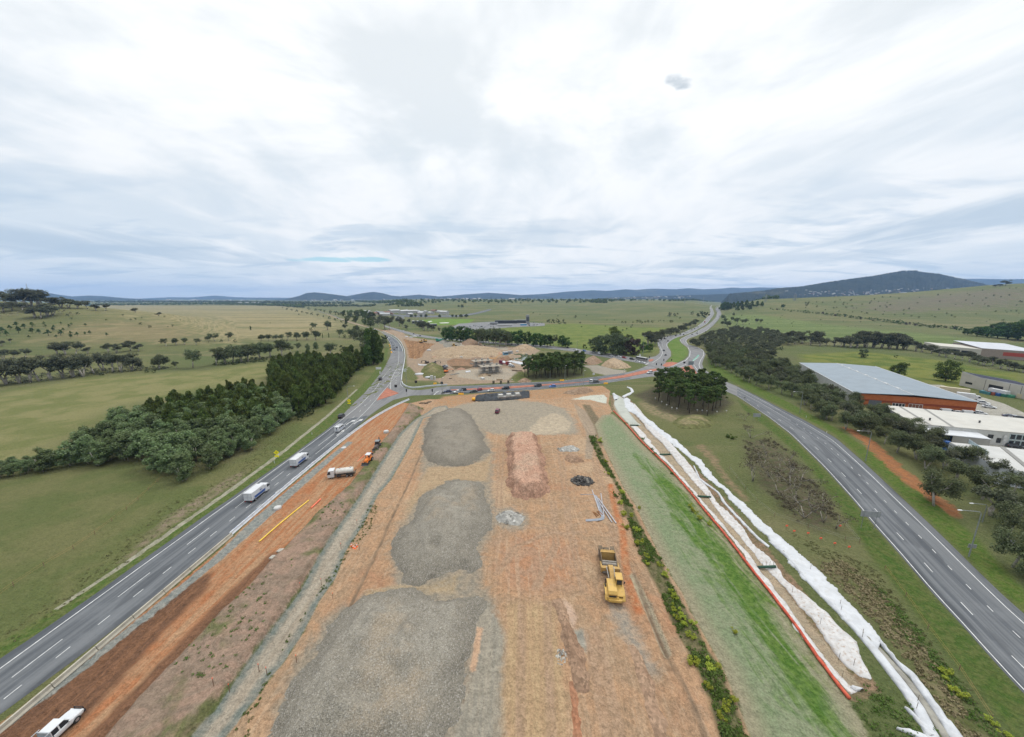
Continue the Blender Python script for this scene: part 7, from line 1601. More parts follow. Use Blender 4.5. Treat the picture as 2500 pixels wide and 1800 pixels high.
excavator('dark excavator on the edge of the brown dirt inside the loop',1042,887,2.9,('dark',(.06,.05,.045)),.9,3.0)
excavator('dark grey excavator right of the other dark one inside the loop',1061,888,.2,('charcoal',(.07,.075,.08)),.9,3.0)
p=at(1072,834); t=thing('crusher','green mobile crusher with raised conveyor at the back of the works','crusher',p,.35); mg=mat('machine_green',(.05,.24,.18),.5)
b=MB(); b.box((0,0,1.0),(9,3,2.6),top=(.9,.9)); b.box((-3.5,0,3.4),(3.4,3.2,1.2),top=(1.2,1.2)); b.build('body',mg,t); b=MB(); b.box((0,0,0),(8,3.2,1.0)); b.build('track',M_CHAS,t); b=MB(); b.tube((3.5,0,2),(12,0,6.5),.8,.6,4); b.build('conveyor',mg,t)
p=at(1109,846.5); t=thing('roller','small yellow roller on the grey aggregate heap','roller',p,.2); b=MB(); b.box((-.6,0,.7),(2.6,2.0,1.0)); b.box((-.4,0,2.7),(2.0,1.8,.15)); b.build('body',M_CATY,t); b=MB(); b.tube((1.6,-1.0,.75),(1.6,1.0,.75),.75,.75,14); b.build('drum',M_CHAS,t); b=MB(); b.box((-.4,0,1.7),(1.5,1.5,1.0)); b.build('cab',M_GLASS,t); wheels(t,(-1.4,),.7,.5,.9); t.scale=(1.4,)*3
p=at(1231,891); t=thing('crane_truck','dark red crane truck standing right of the scaffold','truck',p,-.5); b=MB(); truck_cab(b,2.6,2.2,2.5,.6,3.2); b.build('cab',PAINT['red'],t); cab_glass(t,2.6,2.2,2.5,3.2); b=MB(); b.box((-1.6,0,1.0),(7.5,2.5,.5)); b.box((-3.6,0,1.5),(2.6,2.3,2.4)); b.build('deck',PAINT['maroon'],t); b=MB(); b.tube((1.8,0,1.5),(1.6,0,4.4),.35,.3,8); b.tube((1.6,0,4.4),(-3.6,0,5.6),.25,.18,8); b.build('crane_arm',PAINT['red'],t); wheels(t,(-3.8,-2.5,3.4),.5,.35,1.05)
for u,v,col,lb in ((1084,899,'black','black four-wheel drive beside the weedy mound'),(1087,903,'dark grey','dark grey four-wheel drive behind the black one at the mound'),(1246,895,'white','white van parked behind the white ute in the works')):car('van' if 'van' in lb else 'four-wheel drive',col,u,v,u+5,v - 4,lb,'site vehicles')
# motorcyclist waiting at the line
p=at(1081,961.5); t=thing('motorcycle','black motorcycle at the stop line on the cross road','motorcycle',p,math.pi+.1); wm=wheel_mesh(.33,.14)
for x in (-.72,.72):q_=link('wheel',wm,t); q_.location=(x,0,.33)
b=MB(); b.tube((-.7,0,.35),(.1,0,.5),.09,.14,6); b.tube((.1,0,.5),(.55,0,.95),.12,.08,6); b.tube((.72,0,.33),(.5,0,1.05),.05,.05,6); b.box((.2,0,.7),(.6,.3,.28),top=(.7,.7)); b.box((-.45,0,.72),(.75,.28,.12)); b.tube((.5,-.36,1.08),(.5,.36,1.08),.03,.03,6); b.build('frame',M_BLK3,t)
def person(name,label,loc,rz,joints,edges,radii,m,scale=1.0):
 me=bpy.data.meshes.new(name); me.from_pydata(joints,edges,[]); me.materials.append(m); o=link(name,me); o.location=loc; o.rotation_euler=(0,0,rz)
 o.modifiers.new('skin','SKIN'); sk=me.skin_vertices[0].data if me.skin_vertices else None
 if sk is None:
  me.attributes; bm=bmesh.new(); bm.from_mesh(me); bm.verts.layers.skin.verify(); bm.to_mesh(me); bm.free(); sk=me.skin_vertices[0].data
 for k,r in enumerate(radii):sk[k].radius=(r,r)
 sk[0].use_root=True; o.modifiers.new('sub','SUBSURF').levels=1; o.modifiers['sub'].render_levels=1
 return tag(o,label,'person')
J=[(-.35,0,.88),(-.28,0,1.15),(-.12,0,1.42),(-.06,0,1.55),(-.02,0,1.70),(-.02,0,1.80),(-.08,.22,1.40),(.15,.30,1.22),(.45,.30,1.10),(-.08,-.22,1.40),(.15,-.30,1.22),(.45,-.30,1.10),(-.25,.14,.86),(.15,.2,.80),(-.02,.22,.38),(.12,.22,.30),(-.25,-.14,.86),(.15,-.2,.80),(-.02,-.22,.38),(.12,-.22,.30)]
E_=[(0,1),(1,2),(2,3),(3,4),(4,5),(2,6),(6,7),(7,8),(2,9),(9,10),(10,11),(0,12),(12,13),(13,14),(14,15),(0,16),(16,17),(17,18),(18,19)]
R_=[.16,.16,.17,.07,.13,.11,.08,.06,.05,.08,.06,.05,.11,.09,.07,.06,.11,.09,.07,.06]
person('person','rider in black with helmet sitting on the waiting motorcycle',p,math.pi+.1,J,E_,R_,mat('rider_black',(.025,.025,.028),.7))
# ------------------------------------------------------------------ buildings
def brick_mat():
 m=bpy.data.materials.new('banded_orange_brick'); m.use_nodes=True; t=NT(m.node_tree)
 out=t.new('ShaderNodeOutputMaterial'); bs=t.new('ShaderNodeBsdfPrincipled'); t.l.new(bs.outputs[0],out.inputs[0])
 P=t.new('ShaderNodeNewGeometry').outputs['Position']; sep=t.new('ShaderNodeSeparateXYZ'); t.l.new(P,sep.inputs[0]); z=sep.outputs[2]
 n=t.noise(P,.9,4,.6); f=t.noise(t.mapping(P,scale=(1,1,4)),2.2,3,.6)
 c=t.mix(t.sstep(n,.35,.65),(.330,.100,.035),(.390,.130,.050)); c=t.mix(t.math('MULTIPLY',f,.35),c,(.25,.075,.03))
 band=t.math('MULTIPLY',t.math('GREATER_THAN',z,2.5),t.math('LESS_THAN',z,3.7)); band=t.math('MAXIMUM',band,t.math('LESS_THAN',z,1.0))
 c=t.mix(t.math('MULTIPLY',band,.85),c,(.185,.045,.025))
 t.l.new(c,bs.inputs['Base Color']); bs.inputs['Roughness'].default_value=.9; bs.inputs['Specular IOR Level'].default_value=.1
 return m
def roof_mat(name,col,rz,pitch=1.2,amt=.16,rust=None):
 """ribbed sheet metal, ribs running along rz"""
 m=bpy.data.materials.new(name); m.use_nodes=True; t=NT(m.node_tree)
 out=t.new('ShaderNodeOutputMaterial'); bs=t.new('ShaderNodeBsdfPrincipled'); t.l.new(bs.outputs[0],out.inputs[0])
 P=t.new('ShaderNodeNewGeometry').outputs['Position']; Q=t.mapping(P,rot=(0,0,-rz))
 sep=t.new('ShaderNodeSeparateXYZ'); t.l.new(Q,sep.inputs[0])
 rib=t.math('PINGPONG',sep.outputs[1],pitch*.5); rib=t.sstep(rib,0,.12)
 n=t.noise(P,.18,4,.6); st=t.noise(t.mapping(Q,scale=(.05,.9,1)),1,4,.6)
 c=t.mix(t.sstep(n,.35,.65),tuple(x*.92 for x in col),tuple(x*1.06 for x in col))
 c=t.mix(t.math('MULTIPLY',t.sstep(st,.5,.7),.3),c,rust or tuple(x*.8 for x in col))
 c=t.mix(t.math('MULTIPLY',t.math('SUBTRACT',1.0,rib),amt),c,tuple(x*.6 for x in col))
 t.l.new(c,bs.inputs['Base Color']); bs.inputs['Roughness'].default_value=.45; bs.inputs['Specular IOR Level'].default_value=.3
 return m
M_WALLW=mat('white_wall',(.44,.44,.42),.8,var=.06,scale=.3,dirt=(.34,.32,.28,.35)); M_WALLG=mat('grey_metal_wall',(.30,.29,.265),.7,var=.08,scale=.25); M_WALLP=mat('pale_cladding',(.40,.38,.33),.7,var=.06,scale=.25)
M_TRIM=mat('pale_trim',(.50,.50,.49),.6); M_DOOR=mat('dark_opening',(.020,.021,.023),.8); M_CONCG=mat('grey_concrete',(.26,.25,.23),.9,var=.15,scale=.5)
def q3(u,v,h):x,y,z=ground(u,v,h); return Vector((x,y,z))
def wall_box(b,C,z0,z1,mi=0):
 n=len(C); V=[(c[0],c[1],z0) for c in C]+[(c[0],c[1],z1) for c in C]
 b.add(V,[(i,(i+1) % n,n+(i+1) % n,n+i) for i in range(n)]+[tuple(range(n,2*n))],mi)
def on_wall(A,B,f0,f1,z0,z1,out=.06,th=.08):
 """a panel set against the wall from A to B"""
 A,B=Vector(A[:2]),Vector(B[:2]); d=(B - A); n=Vector((d.y,-d.x)).normalized()
 if n.dot(-(A+B))<0:n=-n
 p,q=A+d*f0+n*out,A+d*f1+n*out; r=n*th
 return [(p.x - r.x,p.y - r.y,z0),(q.x - r.x,q.y - r.y,z0),(q.x,q.y,z0),(p.x,p.y,z0),(p.x - r.x,p.y - r.y,z1),(q.x - r.x,q.y - r.y,z1),(q.x,q.y,z1),(p.x,p.y,z1)]
BOXF=[(3,2,1,0),(4,5,6,7),(0,1,5,4),(1,2,6,5),(2,3,7,6),(3,0,4,7)]
def panel(name,A,B,f0,f1,z0,z1,m,parent,out=.06,frame=None,mull=0):
 b=MB(); b.add(on_wall(A,B,f0,f1,z0,z1,out),BOXF); o=b.build(name,m,parent)
 if frame:
  b=MB(); w=.12/max(.1,(Vector(B[:2]) - Vector(A[:2])).length)
  for a,c,e,g in ((f0 - w,f1+w,z1,z1+.14),(f0 - w,f1+w,z0 - .14,z0),(f0 - w,f0,z0,z1),(f1,f1+w,z0,z1)):b.add(on_wall(A,B,a,c,e,g,out+.05),BOXF)
  for k in range(1,mull+1):
   fm=f0+(f1 - f0)*k/(mull+1); b.add(on_wall(A,B,fm - w*.5,fm+w*.5,z0,z1,out+.03),BOXF)
  b.build('frame',frame,o)
 return o
# orange brick warehouse with blue-grey roof
EV=7.0
FL,FR,BR,BL=q3(2086,958.6,EV),q3(2387,980.7,EV),q3(2137,895,EV),q3(1953,886,EV)
t=thing('warehouse','large orange brick warehouse with blue-grey metal roof','warehouse',(0,0,0))
b=MB(); wall_box(b,[FL,FR,BR,BL],-.5,EV - .25); b.build('brick_wall',brick_mat(),t)
b=MB(); b.add(on_wall(FL,BL,.002,.998,-.3,EV - .3,.06,.1),BOXF); b.build('side_wall',M_WALLW,t)
mF,mB=(FL+FR)/2,(BL+BR)/2; rF,rB=mF+Vector((0,0,1.1)),mB+Vector((0,0,1.1)); ax=(rF - rB); rzr=math.atan2(ax.y,ax.x)
ov=lambda p,c,k=.012:p+(p - c)*k
cc=(FL+FR+BR+BL)/4
b=MB(); P=[ov(FL,cc),ov(FR,cc),ov(BR,cc),ov(BL,cc),ov(rF,cc,.01),ov(rB,cc,.01)]; P[4].z=P[5].z=EV+1.1
V=[tuple(p) for p in P]+[(p.x,p.y,p.z - .22) for p in P]
b.add(V,[(0,4,5,3),(4,1,2,5),(6,9,11,10),(10,11,8,7),(0,6,10,4),(4,10,7,1),(1,7,8,2),(2,8,11,5),(5,11,9,3),(3,9,6,0)])
rf=b.build('roof',roof_mat('blue_grey_roof',(.165,.200,.230),rzr+math.pi/2,1.0,.12),t)
for k in range(7):
 c=rB.lerp(rF,.10+.125*k); b=MB(); b.box((c.x,c.y,EV+1.08),(4.2,.9,.45),0,rzr,top=(.96,.6)); b.build('roof_vent',M_TRIM,rf)
b=MB(); b.tube(rB+Vector((0,0,.05)),rF+Vector((0,0,.05)),.16,.16,6); b.build('ridge_cap',M_TRIM,rf)
b=MB(); b.tube(P[0]+Vector((0,0,.02)),P[3]+Vector((0,0,.02)),.2,.2,5); b.tube(P[1]+Vector((0,0,.02)),P[2]+Vector((0,0,.02)),.2,.2,5); b.build('gutter',M_TRIM,rf)
for f0 in (.345,.372,.399,.426):panel('window',FL,FR,f0,f0+.020,.9,2.6,M_DOOR,t,frame=M_TRIM)
panel('glazed_entrance',FL,FR,.48,.59,.2,2.9,mat('entrance_glass',(.16,.07,.05),.2),t,frame=M_TRIM,mull=3)
panel('shutter_or_dark_doorway',FL,FR,.14,.25,0,3.4,mat('shutter_grey',(.10,.105,.115),.6),t)
for k,f0 in enumerate((.76,.85,.925)):
 A,B=FL.lerp(FR,f0),FL.lerp(FR,f0+.06); n=Vector((B.y - A.y,-(B.x - A.x),0)).normalized(); n=n if n.dot(-A)>0 else -n
 car('van' if k != 1 else 'four-wheel drive','white',0,900,1,900,'white van parked against the brick wall' if k==0 else 'white four-wheel drive parked against the brick wall' if k==1 else 'white van nearest the corner of the brick wall','vehicles parked by the brick warehouse')
 o=PROTO[('van',False)] if False else [q for q in COL.objects if q.get('group')=='vehicles parked by the brick warehouse'][-1]
 c=A+n*3.2; o.location=(c.x,c.y,.03); o.rotation_euler=(0,0,math.atan2((B - A).y,(B - A).x))
# long low white building with two skylight strips
e2=6.2
A0,A1,A2,A3=q3(2153,992.6,e2),q3(2235,1034,e2),q3(2520,1059.5,e2),q3(2520,1029,e2)
t=thing('factory','long white-roofed building in front of the brick warehouse','factory',(0,0,0)); b=MB(); wall_box(b,[A0,A1,A2,A3],-.5,e2 - .2); b.build('wall',M_WALLW,t)
ax=A2 - A1; rz2=math.atan2(ax.y,ax.x); b=MB(); C4=(A0+A1+A2+A3)/4; Q=[ov(p,C4,.01) for p in (A0,A1,A2,A3)]; z_=[e2+.9,e2,e2,e2+.9]
b.add([(p.x,p.y,z) for p,z in zip(Q,z_)]+[(p.x,p.y,z - .25) for p,z in zip(Q,z_)],[(3,2,1,0),(4,5,6,7),(0,1,5,4),(1,2,6,5),(2,3,7,6),(3,0,4,7)])
rf=b.build('roof',roof_mat('cream_white_roof',(.40,.385,.345),rz2+math.pi/2,.9,.10,(.38,.33,.26)),t)
for f in (.13,.335):
 a,c=A0.lerp(A3,f*.86+.02),A1.lerp(A2,f); b=MB(); d=(c - a).normalized(); s=Vector((-d.y,d.x,0))*.55
 b.add([tuple(a - s+Vector((0,0,.95))),tuple(a+s+Vector((0,0,.95))),tuple(c+s+Vector((0,0,.05))),tuple(c - s+Vector((0,0,.05))),tuple(a - s+Vector((0,0,.8))),tuple(a+s+Vector((0,0,.8))),tuple(c+s+Vector((0,0,-.1))),tuple(c - s+Vector((0,0,-.1)))],BOXF); b.build('skylight_strip',mat('dull_skylight',(.16,.155,.14),.5),rf)
for f,g in ((.2,.75),(.62,.6)):
 p=A0.lerp(A3,f).lerp(A1.lerp(A2,f),g); b=MB(); b.tube((p.x,p.y,e2),(p.x,p.y,e2+1.1),.28,.28,8); b.tube((p.x,p.y,e2+1.1),(p.x,p.y,e2+1.4),.45,.2,8); b.build('roof_vent',M_CHAS,rf)
panel('window',A1,A2,.655,.695,2.9,4.2,M_GLASS,t,frame=M_CHAS,mull=1); panel('window',A1,A2,.735,.765,1.2,3.0,M_GLASS,t,frame=M_CHAS)
panel('door',A1,A2,.785,.815,.1,2.4,M_TRIM,t)
for k,(z0,z1) in enumerate(((.7,2.6),(3.2,5.2))):
 for j in range(4):panel('window',A1,A2,.835+j*.05,.875+j*.05,z0,z1,M_GLASS,t,frame=mat('pale_blue_frame',(.34,.42,.43),.6))
for z0 in (2.2,3.6):panel('air_conditioner',A1,A2,.775,.80,z0,z0+1.1,M_TRIM,t,out=.6)
# awning roof on the front of it
e3=4.6
B0,B1,B2,B3=q3(2238,1037,e3),q3(2366,1046,e3),q3(2420,1073,e3),q3(2262,1057,e3)
t=thing('shed','white flat-roofed open shed beside the blue skip bins','shed',(0,0,0)); b=MB(); C4=(B0+B1+B2+B3)/4
b.add([(p.x,p.y,e3+.1) for p in (B0,B1,B2,B3)]+[(p.x,p.y,e3 - .2) for p in (B0,B1,B2,B3)],BOXF); b.build('roof',roof_mat('bright_white_roof',(.46,.47,.48),rz2+math.pi/2,.9,.06),t)
b=MB(); i0,i1,i2,i3=[p+(C4 - p)*.02 for p in (B0,B1,B2,B3)]; m2=i3.lerp(i2,.42)
for a,c,m_ in ((i0,i3,0),(m2,i2,1),(i1,i2,0)):
 V=on_wall(a,c,0,1,-.2,e3 - .25,0,.12); b.add(V,BOXF,0)
b.build('wall',M_WALLG,t); b=MB(); [b.tube((p.x,p.y,-.2),(p.x,p.y,e3 - .2),.1,.1,6) for p in (i3,m2,i3.lerp(m2,.5))]; b.build('posts',M_CHAS,t)
# lower right white building
e4=5.6
D0,D1,D2,D3=q3(2318,1080,e4),q3(2442,1143,e4),q3(2530,1158,e4),q3(2530,1101,e4)
t=thing('factory','white-walled factory with long pale roof at the right edge','factory',(0,0,0)); b=MB(); wall_box(b,[D0,D1,D2,D3],-.5,e4 - .1); b.build('wall',mat('blue_white_wall',(.40,.42,.44),.7,var=.05,scale=.3),t)
b=MB(); Q=[ov(p,(D0+D1+D2+D3)/4,-.012) for p in (D0,D1,D2,D3)]; b.add([(p.x,p.y,e4+.12) for p in Q]+[(p.x,p.y,e4 - .15) for p in Q],BOXF); rf=b.build('roof',roof_mat('white_sheet_roof',(.40,.395,.375),rz2,.9,.08,(.40,.36,.30)),t)
a,c=D0.lerp(D3,.62),D1.lerp(D2,.95); b=MB(); d=(c - a).normalized(); s=Vector((-d.y,d.x,0))*.6; b.add([tuple(p+Vector((0,0,z))) for z in (.3,.1) for p in (a - s,a+s,c+s,c - s)],BOXF); b.build('skylight_strip',mat('dull_skylight',(.16,.155,.14),.5),rf)
b=MB()
for f in (.3,.5,.7):p=D0.lerp(D1,f)+Vector((1.5,.5,0)); b.tube((p.x,p.y,e4),(p.x+2.4,p.y - .6,e4+.5),.08,.08,5); b.tube((p.x,p.y,e4),(p.x,p.y,e4+.9),.06,.06,5)
b.build('bracket',M_CHAS,rf)
b=MB(); a,c=D0.lerp(D3,.1),D0.lerp(D1,.55); V=on_wall(a+Vector((4,0,0)),c+Vector((4,0,0)),0,1,e4+.1,e4+1.5,0,.1); b.add(V,BOXF); b.build('screen',mat('pale_blue_screen',(.36,.44,.47),.5),rf)
M_BIN=mat('skip_blue',(.020,.085,.28),.5,var=.15)
for k,(u,v,L,W,h,rz,lb) in enumerate(((2299,1076,5,2.2,1.6,.2,'long blue skip bin in front of the white shed'),(2318,1077,2,2,3.4,.2,'tall blue hopper standing among the skips'),(2337,1083,4,2,1.5,.1,'blue skip bin right of the hopper'),(2302,1098,2.4,2.2,3.6,.3,'tall dark blue bin at the corner of the white factory'))):
 x,y,z=at(u,v); b=MB(); b.box((0,0,.1),(L*.86,W*.9,h),top=(1.16,1.1)); b.box((0,0,h+.1),(L*1.02,W,.12)); o=b.build('skip_bin',M_BIN); o.location=(x,y,z); o.rotation_euler=(0,0,rz); tag(o,lb,'skip bin','blue skip bins')
# grey warehouse with solar panels
e5=8.0
W0,W1,W2=ground(2341,941),ground(2390,952),ground(2530,982)
W0,W1,W2=Vector(W0),Vector(W1),Vector(W2); W3=W2+(W0 - W1); t=thing('warehouse','grey metal warehouse with solar panels on its roof','warehouse',(0,0,0)); b=MB(); wall_box(b,[W0,W1,W2,W3],-.5,e5); b.build('wall',M_WALLP,t)
ax=W2 - W1; rz5=math.atan2(ax.y,ax.x); hv=[e5+1.9,e5,e5,e5+1.9]; b=MB(); Q=[ov(p,(W0+W1+W2+W3)/4,.01) for p in (W0,W1,W2,W3)]
b.add([(p.x,p.y,z) for p,z in zip(Q,hv)]+[(p.x,p.y,z - .2) for p,z in zip(Q,hv)],BOXF); rf=b.build('roof',roof_mat('light_grey_roof',(.36,.36,.37),rz5+math.pi/2,.9,.1),t)
b=MB(); b.add([(W0.x,W0.y,e5 - .05),(W1.x,W1.y,e5 - .05),(W0.x,W0.y,e5+1.65)],[(0,1,2)]); b.build('gable',M_WALLP,t)
M_SOL=mat('solar_panel',(.070,.075,.115),.25,spec=.6,var=.1,scale=1)
for k in range(4):
 b=MB(); P_=[]
 for f,g in ((.03+.24*k,.12),(.25+.24*k,.12),(.25+.24*k,.9),(.03+.24*k,.9)):
  a=Q[1].lerp(Q[2],f); c=Q[0].lerp(Q[3],f); p=a.lerp(c,g); P_.append((p.x,p.y,e5+1.9*g+.14))
 b.add(P_+[(x,y,z - .1) for x,y,z in P_],BOXF); b.build('solar_panel',M_SOL,rf)
panel('shutter_or_dark_doorway',W1,W2,.16,.42,0,5.0,M_DOOR,t); panel('window',W0,W1,.28,.62,2.2,3.6,M_GLASS,t)  # no shutter here: near-black plate paints the open doorway's unlit interior
for f in (.08,.52,.72):panel('wall_rib',W1,W2,f,f+.006,0,e5 - .3,M_CHAS,t)
x,y=(W1.lerp(W2,.28)+Vector((-4,-5,0)))[:2]; b=MB(); b.box((0,0,.9),(9,2.5,2.7)); o=b.build('trailer',M_WBOX); o.location=(x,y,.0); o.rotation_euler=(0,0,rz5); tag(o,'white trailer backed up to the dark doorway of the grey warehouse','trailer')
for k,(du,col,lb) in enumerate(((0,(.05,.16,.18),'teal'),(9,(.25,.07,.04),'rusty red'),(22,(.03,.09,.26),'dark blue'),(36,(.04,.15,.11),'green'),(52,(.05,.20,.12),'bright green'))):
 x,y,z=at(2407+du,962+du*.14); b=MB(); b.box((0,0,0),(5.2,2.3,1.7),top=(1.04,1.04)); o=b.build('skip_bin',mat('bin_'+lb.replace(' ','_'),col,.6)); o.location=(x,y,z); o.rotation_euler=(0,0,rz5); tag(o,lb+' skip bin in the row before the grey warehouse','skip bin','skip bins before the grey warehouse')
M_CREAM=mat('container_cream',(.42,.37,.26),.6,var=.05)
def container(u,v,L,rz,label,m=M_CREAM):
 x,y,z=at(u,v); t=thing('shipping_container',label,'container',(x,y,z),rz,'shipping containers'); b=MB(); b.box((0,0,.1),(L,2.5,2.7)); n=int(L/.8)
 for k in range(n):
  for s in (-1,1):b.box((-L/2+(k+.5)*L/n,s*1.26,.25),(.25,.05,2.4))
 b.build('body',m,t); b=MB(); b.box((L/2+.02,-.6,.25),(.05,1.1,2.45)); b.box((L/2+.02,.6,.25),(.05,1.1,2.45)); b.build('doors',m,t)
container(2329,957,12.2,-.80,'long cream shipping container behind the brick warehouse'); container(2497,972,8,.3,'cream container half out of view at the right edge')
p=at(2362,975); t=thing('delivery_truck','white truck parked beside the cream container','truck',p,-.75); b=MB(); truck_cab(b,2.6,1.9,2.3,.5,2.8); b.build('cab',PAINT['white'],t); cab_glass(t,2.6); b=MB(); b.box((-1.0,0,.9),(7,2.5,2.8)); b.build('cargo_box',M_WBOX,t); wheels(t,(-3,3.3),.48,.32,1.0)
for k,(kind,col,u,v,lb) in enumerate((('four-wheel drive','white',2399,987,'white four-wheel drive in the yard nearest the brick corner'),('sedan','white',2414,996,'white station car in the yard beyond the brick corner'),('hatch','white',2394,1012,'white car half hidden by the roof edge'),('sedan','navy',2466,1020,'dark blue car left of three behind the white roof'),('sedan','silver',2478,1022,'silver car between two dark ones behind the white roof'),('sedan','black',2491,1024,'dark car right of three behind the white roof'),('hatch','black',2478,1094,'black car outside the office windows'),('sedan','silver',2368,982,'silver car beside the white truck in the yard'))):car(kind,col,u,v,u+30,v+4,lb,'cars in the industrial yard')
b=MB()
fence('wire mesh fence between brick warehouse yard and the white roof',[(2390,1008),(2430,1014),(2500,1022)],1.8,4,M_CHAS,'mesh_fence',M_CHAS,(.3,.6,.95))
# far white warehouse at the right edge
Z0,Z1,Z2=Vector(ground(2292,862)),Vector(ground(2392,872)),Vector(ground(2540,884)); Zb=Vector(ground(2335,846,0)); dep=Vector((.55,.85,0))*60
t=thing('warehouse','far warehouse with huge white roof behind the gum row','warehouse',(0,0,0)); b=MB(); wall_box(b,[Z1,Z2,Z2+dep,Z1+dep],Z1.z - 2,Z1.z+9); b.build('wall',mat('grey_brick_wall',(.24,.20,.17),.9),t)
b=MB(); C=[Z1,Z2,Z2+dep,Z1+dep]; zz=[9,9,11,11]; b.add([(p.x,p.y,Z1.z+h+.3) for p,h in zip(C,zz)]+[(p.x,p.y,Z1.z+h) for p,h in zip(C,zz)],BOXF); b.build('roof',roof_mat('far_white_roof',(.40,.41,.44),.6,1.5,.05),t)
panel('sign_band',Z1,Z2,.38,1,3.2+Z1.z,6.8+Z1.z,mat('red_band',(.30,.055,.04),.6),t)
b=MB(); C=[Z0,Z1,Z1+dep*.7,Z0+dep*.7]; wall_box(b,C,Z0.z - 2,Z0.z+8); of=b.build('office_wing',M_WALLP,t); panel('window',Z0,Z1,.2,.5,2.5+Z0.z,5.5+Z0.z,M_GLASS,of,mull=3,frame=M_CHAS); panel('window',Z0,Z1,.55,.8,1.5+Z0.z,5+Z0.z,M_GLASS,of,mull=3,frame=M_CHAS)
# ------------------------------------------------------------------ far buildings
M_HW=[mat('far_wall_%s' % n,tuple(.75*q for q in c),.8,var=.05) for n,c in (('white',(.48,.47,.45)),('cream',(.40,.36,.29)),('grey',(.28,.28,.28)),('brick',(.22,.12,.08)))]
M_HR=[mat('far_roof_%s' % n,tuple(.62*q for q in c),.6,var=.05) for n,c in (('pale',(.50,.51,.52)),('grey',(.24,.25,.27)),('red',(.26,.12,.08)),('white',(.62,.62,.62)),('dark',(.06,.065,.07)))]
def gable(name,L,W,h,rise,wm,rm):
 b=MB(); b.box((0,0,-2),(L,W,h+2),0)
 b.loft([[(-L/2 - .3,-W/2 - .4,h),(-L/2 - .3,W/2+.4,h),(-L/2 - .3,0,h+rise)],[(L/2+.3,-W/2 - .4,h),(L/2+.3,W/2+.4,h),(L/2+.3,0,h+rise)]],1)
 return b.mesh(name,[wm,rm])
HP=[gable('house',L,W,h,r,M_HW[i],M_HR[j]) for L,W,h,r,i,j in ((16,9,3.2,2,0,0),(14,10,3.4,2.2,1,2),(18,9,5.5,2,0,3),(15,11,3.4,2.5,3,1),(22,12,5,1.5,0,3))]
def far_house(x,y,z,label,group,k=None,s=1.0):
 o=link('house',HP[rnd.randrange(5) if k is None else k]); o.location=(x,y,z); o.rotation_euler=(0,0,rnd.uniform(0,3.1)); o.scale=(s,s,s); return tag(o,label,'house',group)
for _ in range(95):
 u=rnd.triangular(1880,2330,2090); v=rnd.uniform(709,724) if u<2180 else rnd.uniform(704,713); x,y,z=on_hill(R_big,u,v)
 far_house(x,y,z,'pale suburban house among trees at the foot of the big dark hill','suburban houses below the big hill',None,rnd.uniform(.7,1.25))
for _ in range(50):
 u=rnd.uniform(1480,1700); v=rnd.uniform(722,729); x,y,z=on_hill(R_g,u,v)
 far_house(x,y,z,'pale house in the far town below the blue ridge','houses of the far town',None,rnd.uniform(1.1,1.9))
for _ in range(60):
 u=rnd.choice([rnd.uniform(330,640),rnd.uniform(740,1000),rnd.uniform(1000,1300)]); v=rnd.uniform(729.5,734); x,y,z=ground(u,v); y=min(y,6500) if y>6500 else y; x=s_of(u,v)[0]*y
 far_house(x,y,float(H(x,y)),'white building of the distant city on the plain','buildings of the distant city',None,rnd.uniform(1.8,3.2))
for u,v,L,h in ((412,734,60,26),(430,735,70,10),(615,740.5,130,8),(590,740.5,90,7),(720,738,60,8),(2205,716,50,7)):
 x,y,z=ground(u,v) if u<2000 else on_hill(R_big,u,v); y0=min(y,6000); x=x*y0/y; o=link('hall',gable('hall',L,25,h,2,M_HW[0],M_HR[3])); o.location=(x,y0,float(H(x,y0)) if u<2000 else z)
 tag(o,{412:'tall white block standing out in the distant city',430:'low white hall right of the tall city block',615:'long white greenhouse-like hall on the plain',590:'white hall left of the long one on the plain',720:'white hall before the twin blue hills',2205:'bright white hall below the big dark hill'}[u],'hall')
SCH=[(897,763,2),(905,766,0),(912,769,1),(920,764,0),(928,768,3),(945,766,1),(962,764,4),(975,762,0),(985,766,2),(995,761,0),(1005,765,4),(1018,762,0),(1028,766,3),(1040,763,0),(1052,767,4),(1060,762,1),(1075,764,0),(1085,768,2),(940,771,0),(955,770,1),(1000,770,0),(1030,770,2)]
for k,(u,v,j) in enumerate(SCH):
 x,y,z=ground(u,v); far_house(x,y,z,'white school building left part of the distant campus' if u<960 else 'white school building in the middle of the distant campus' if u<1030 else 'white school building right part of the distant campus','buildings of the distant campus',j,rnd.uniform(1.2,2.0))
ribbon('road',[(1196,755),(1160,764),(1120,770),(1060,771),(1000,771),(960,768)],[(1201,757),(1165,767),(1122,774),(1060,775),(998,775),(955,771)],M_ASPH,.3)
patch('car_park',[(1100,801),(1120,791),(1180,787),(1235,785),(1330,790),(1330,796),(1240,800),(1180,806),(1130,806)],M_ASPH2,.25)
M_PALEG=mat('pale_gravel',(.42,.42,.38),.9)
patch('cricket_pitch',[(1072,788.5),(1090,787.6),(1097,788),(1094,789.6),(1076,790)],M_PALEG,.2); patch('playing_court',[(1043,786),(1052,784),(1056,785),(1047,787)],M_PALEG,.2)
def block(name,label,cat,u,v,L,W,h,wm,rm,rz=0.0,win=False):
 x,y,z=ground(u,v); t=thing(name,label,cat,(x,y,z),rz); b=MB(); b.box((0,0,-1),(L,W,h+1)); b.build('wall',wm,t); b=MB(); b.box((0,0,h),(L+.8,W+.8,.5)); b.build('roof',rm,t)
 if win:
  for k in range(4):b=MB(); b.box((-L*.38+k*L*.25,-W/2 - .05,h*.35),(L*.17,.12,h*.45)); b.build('window',M_GLASS,t)
 return t
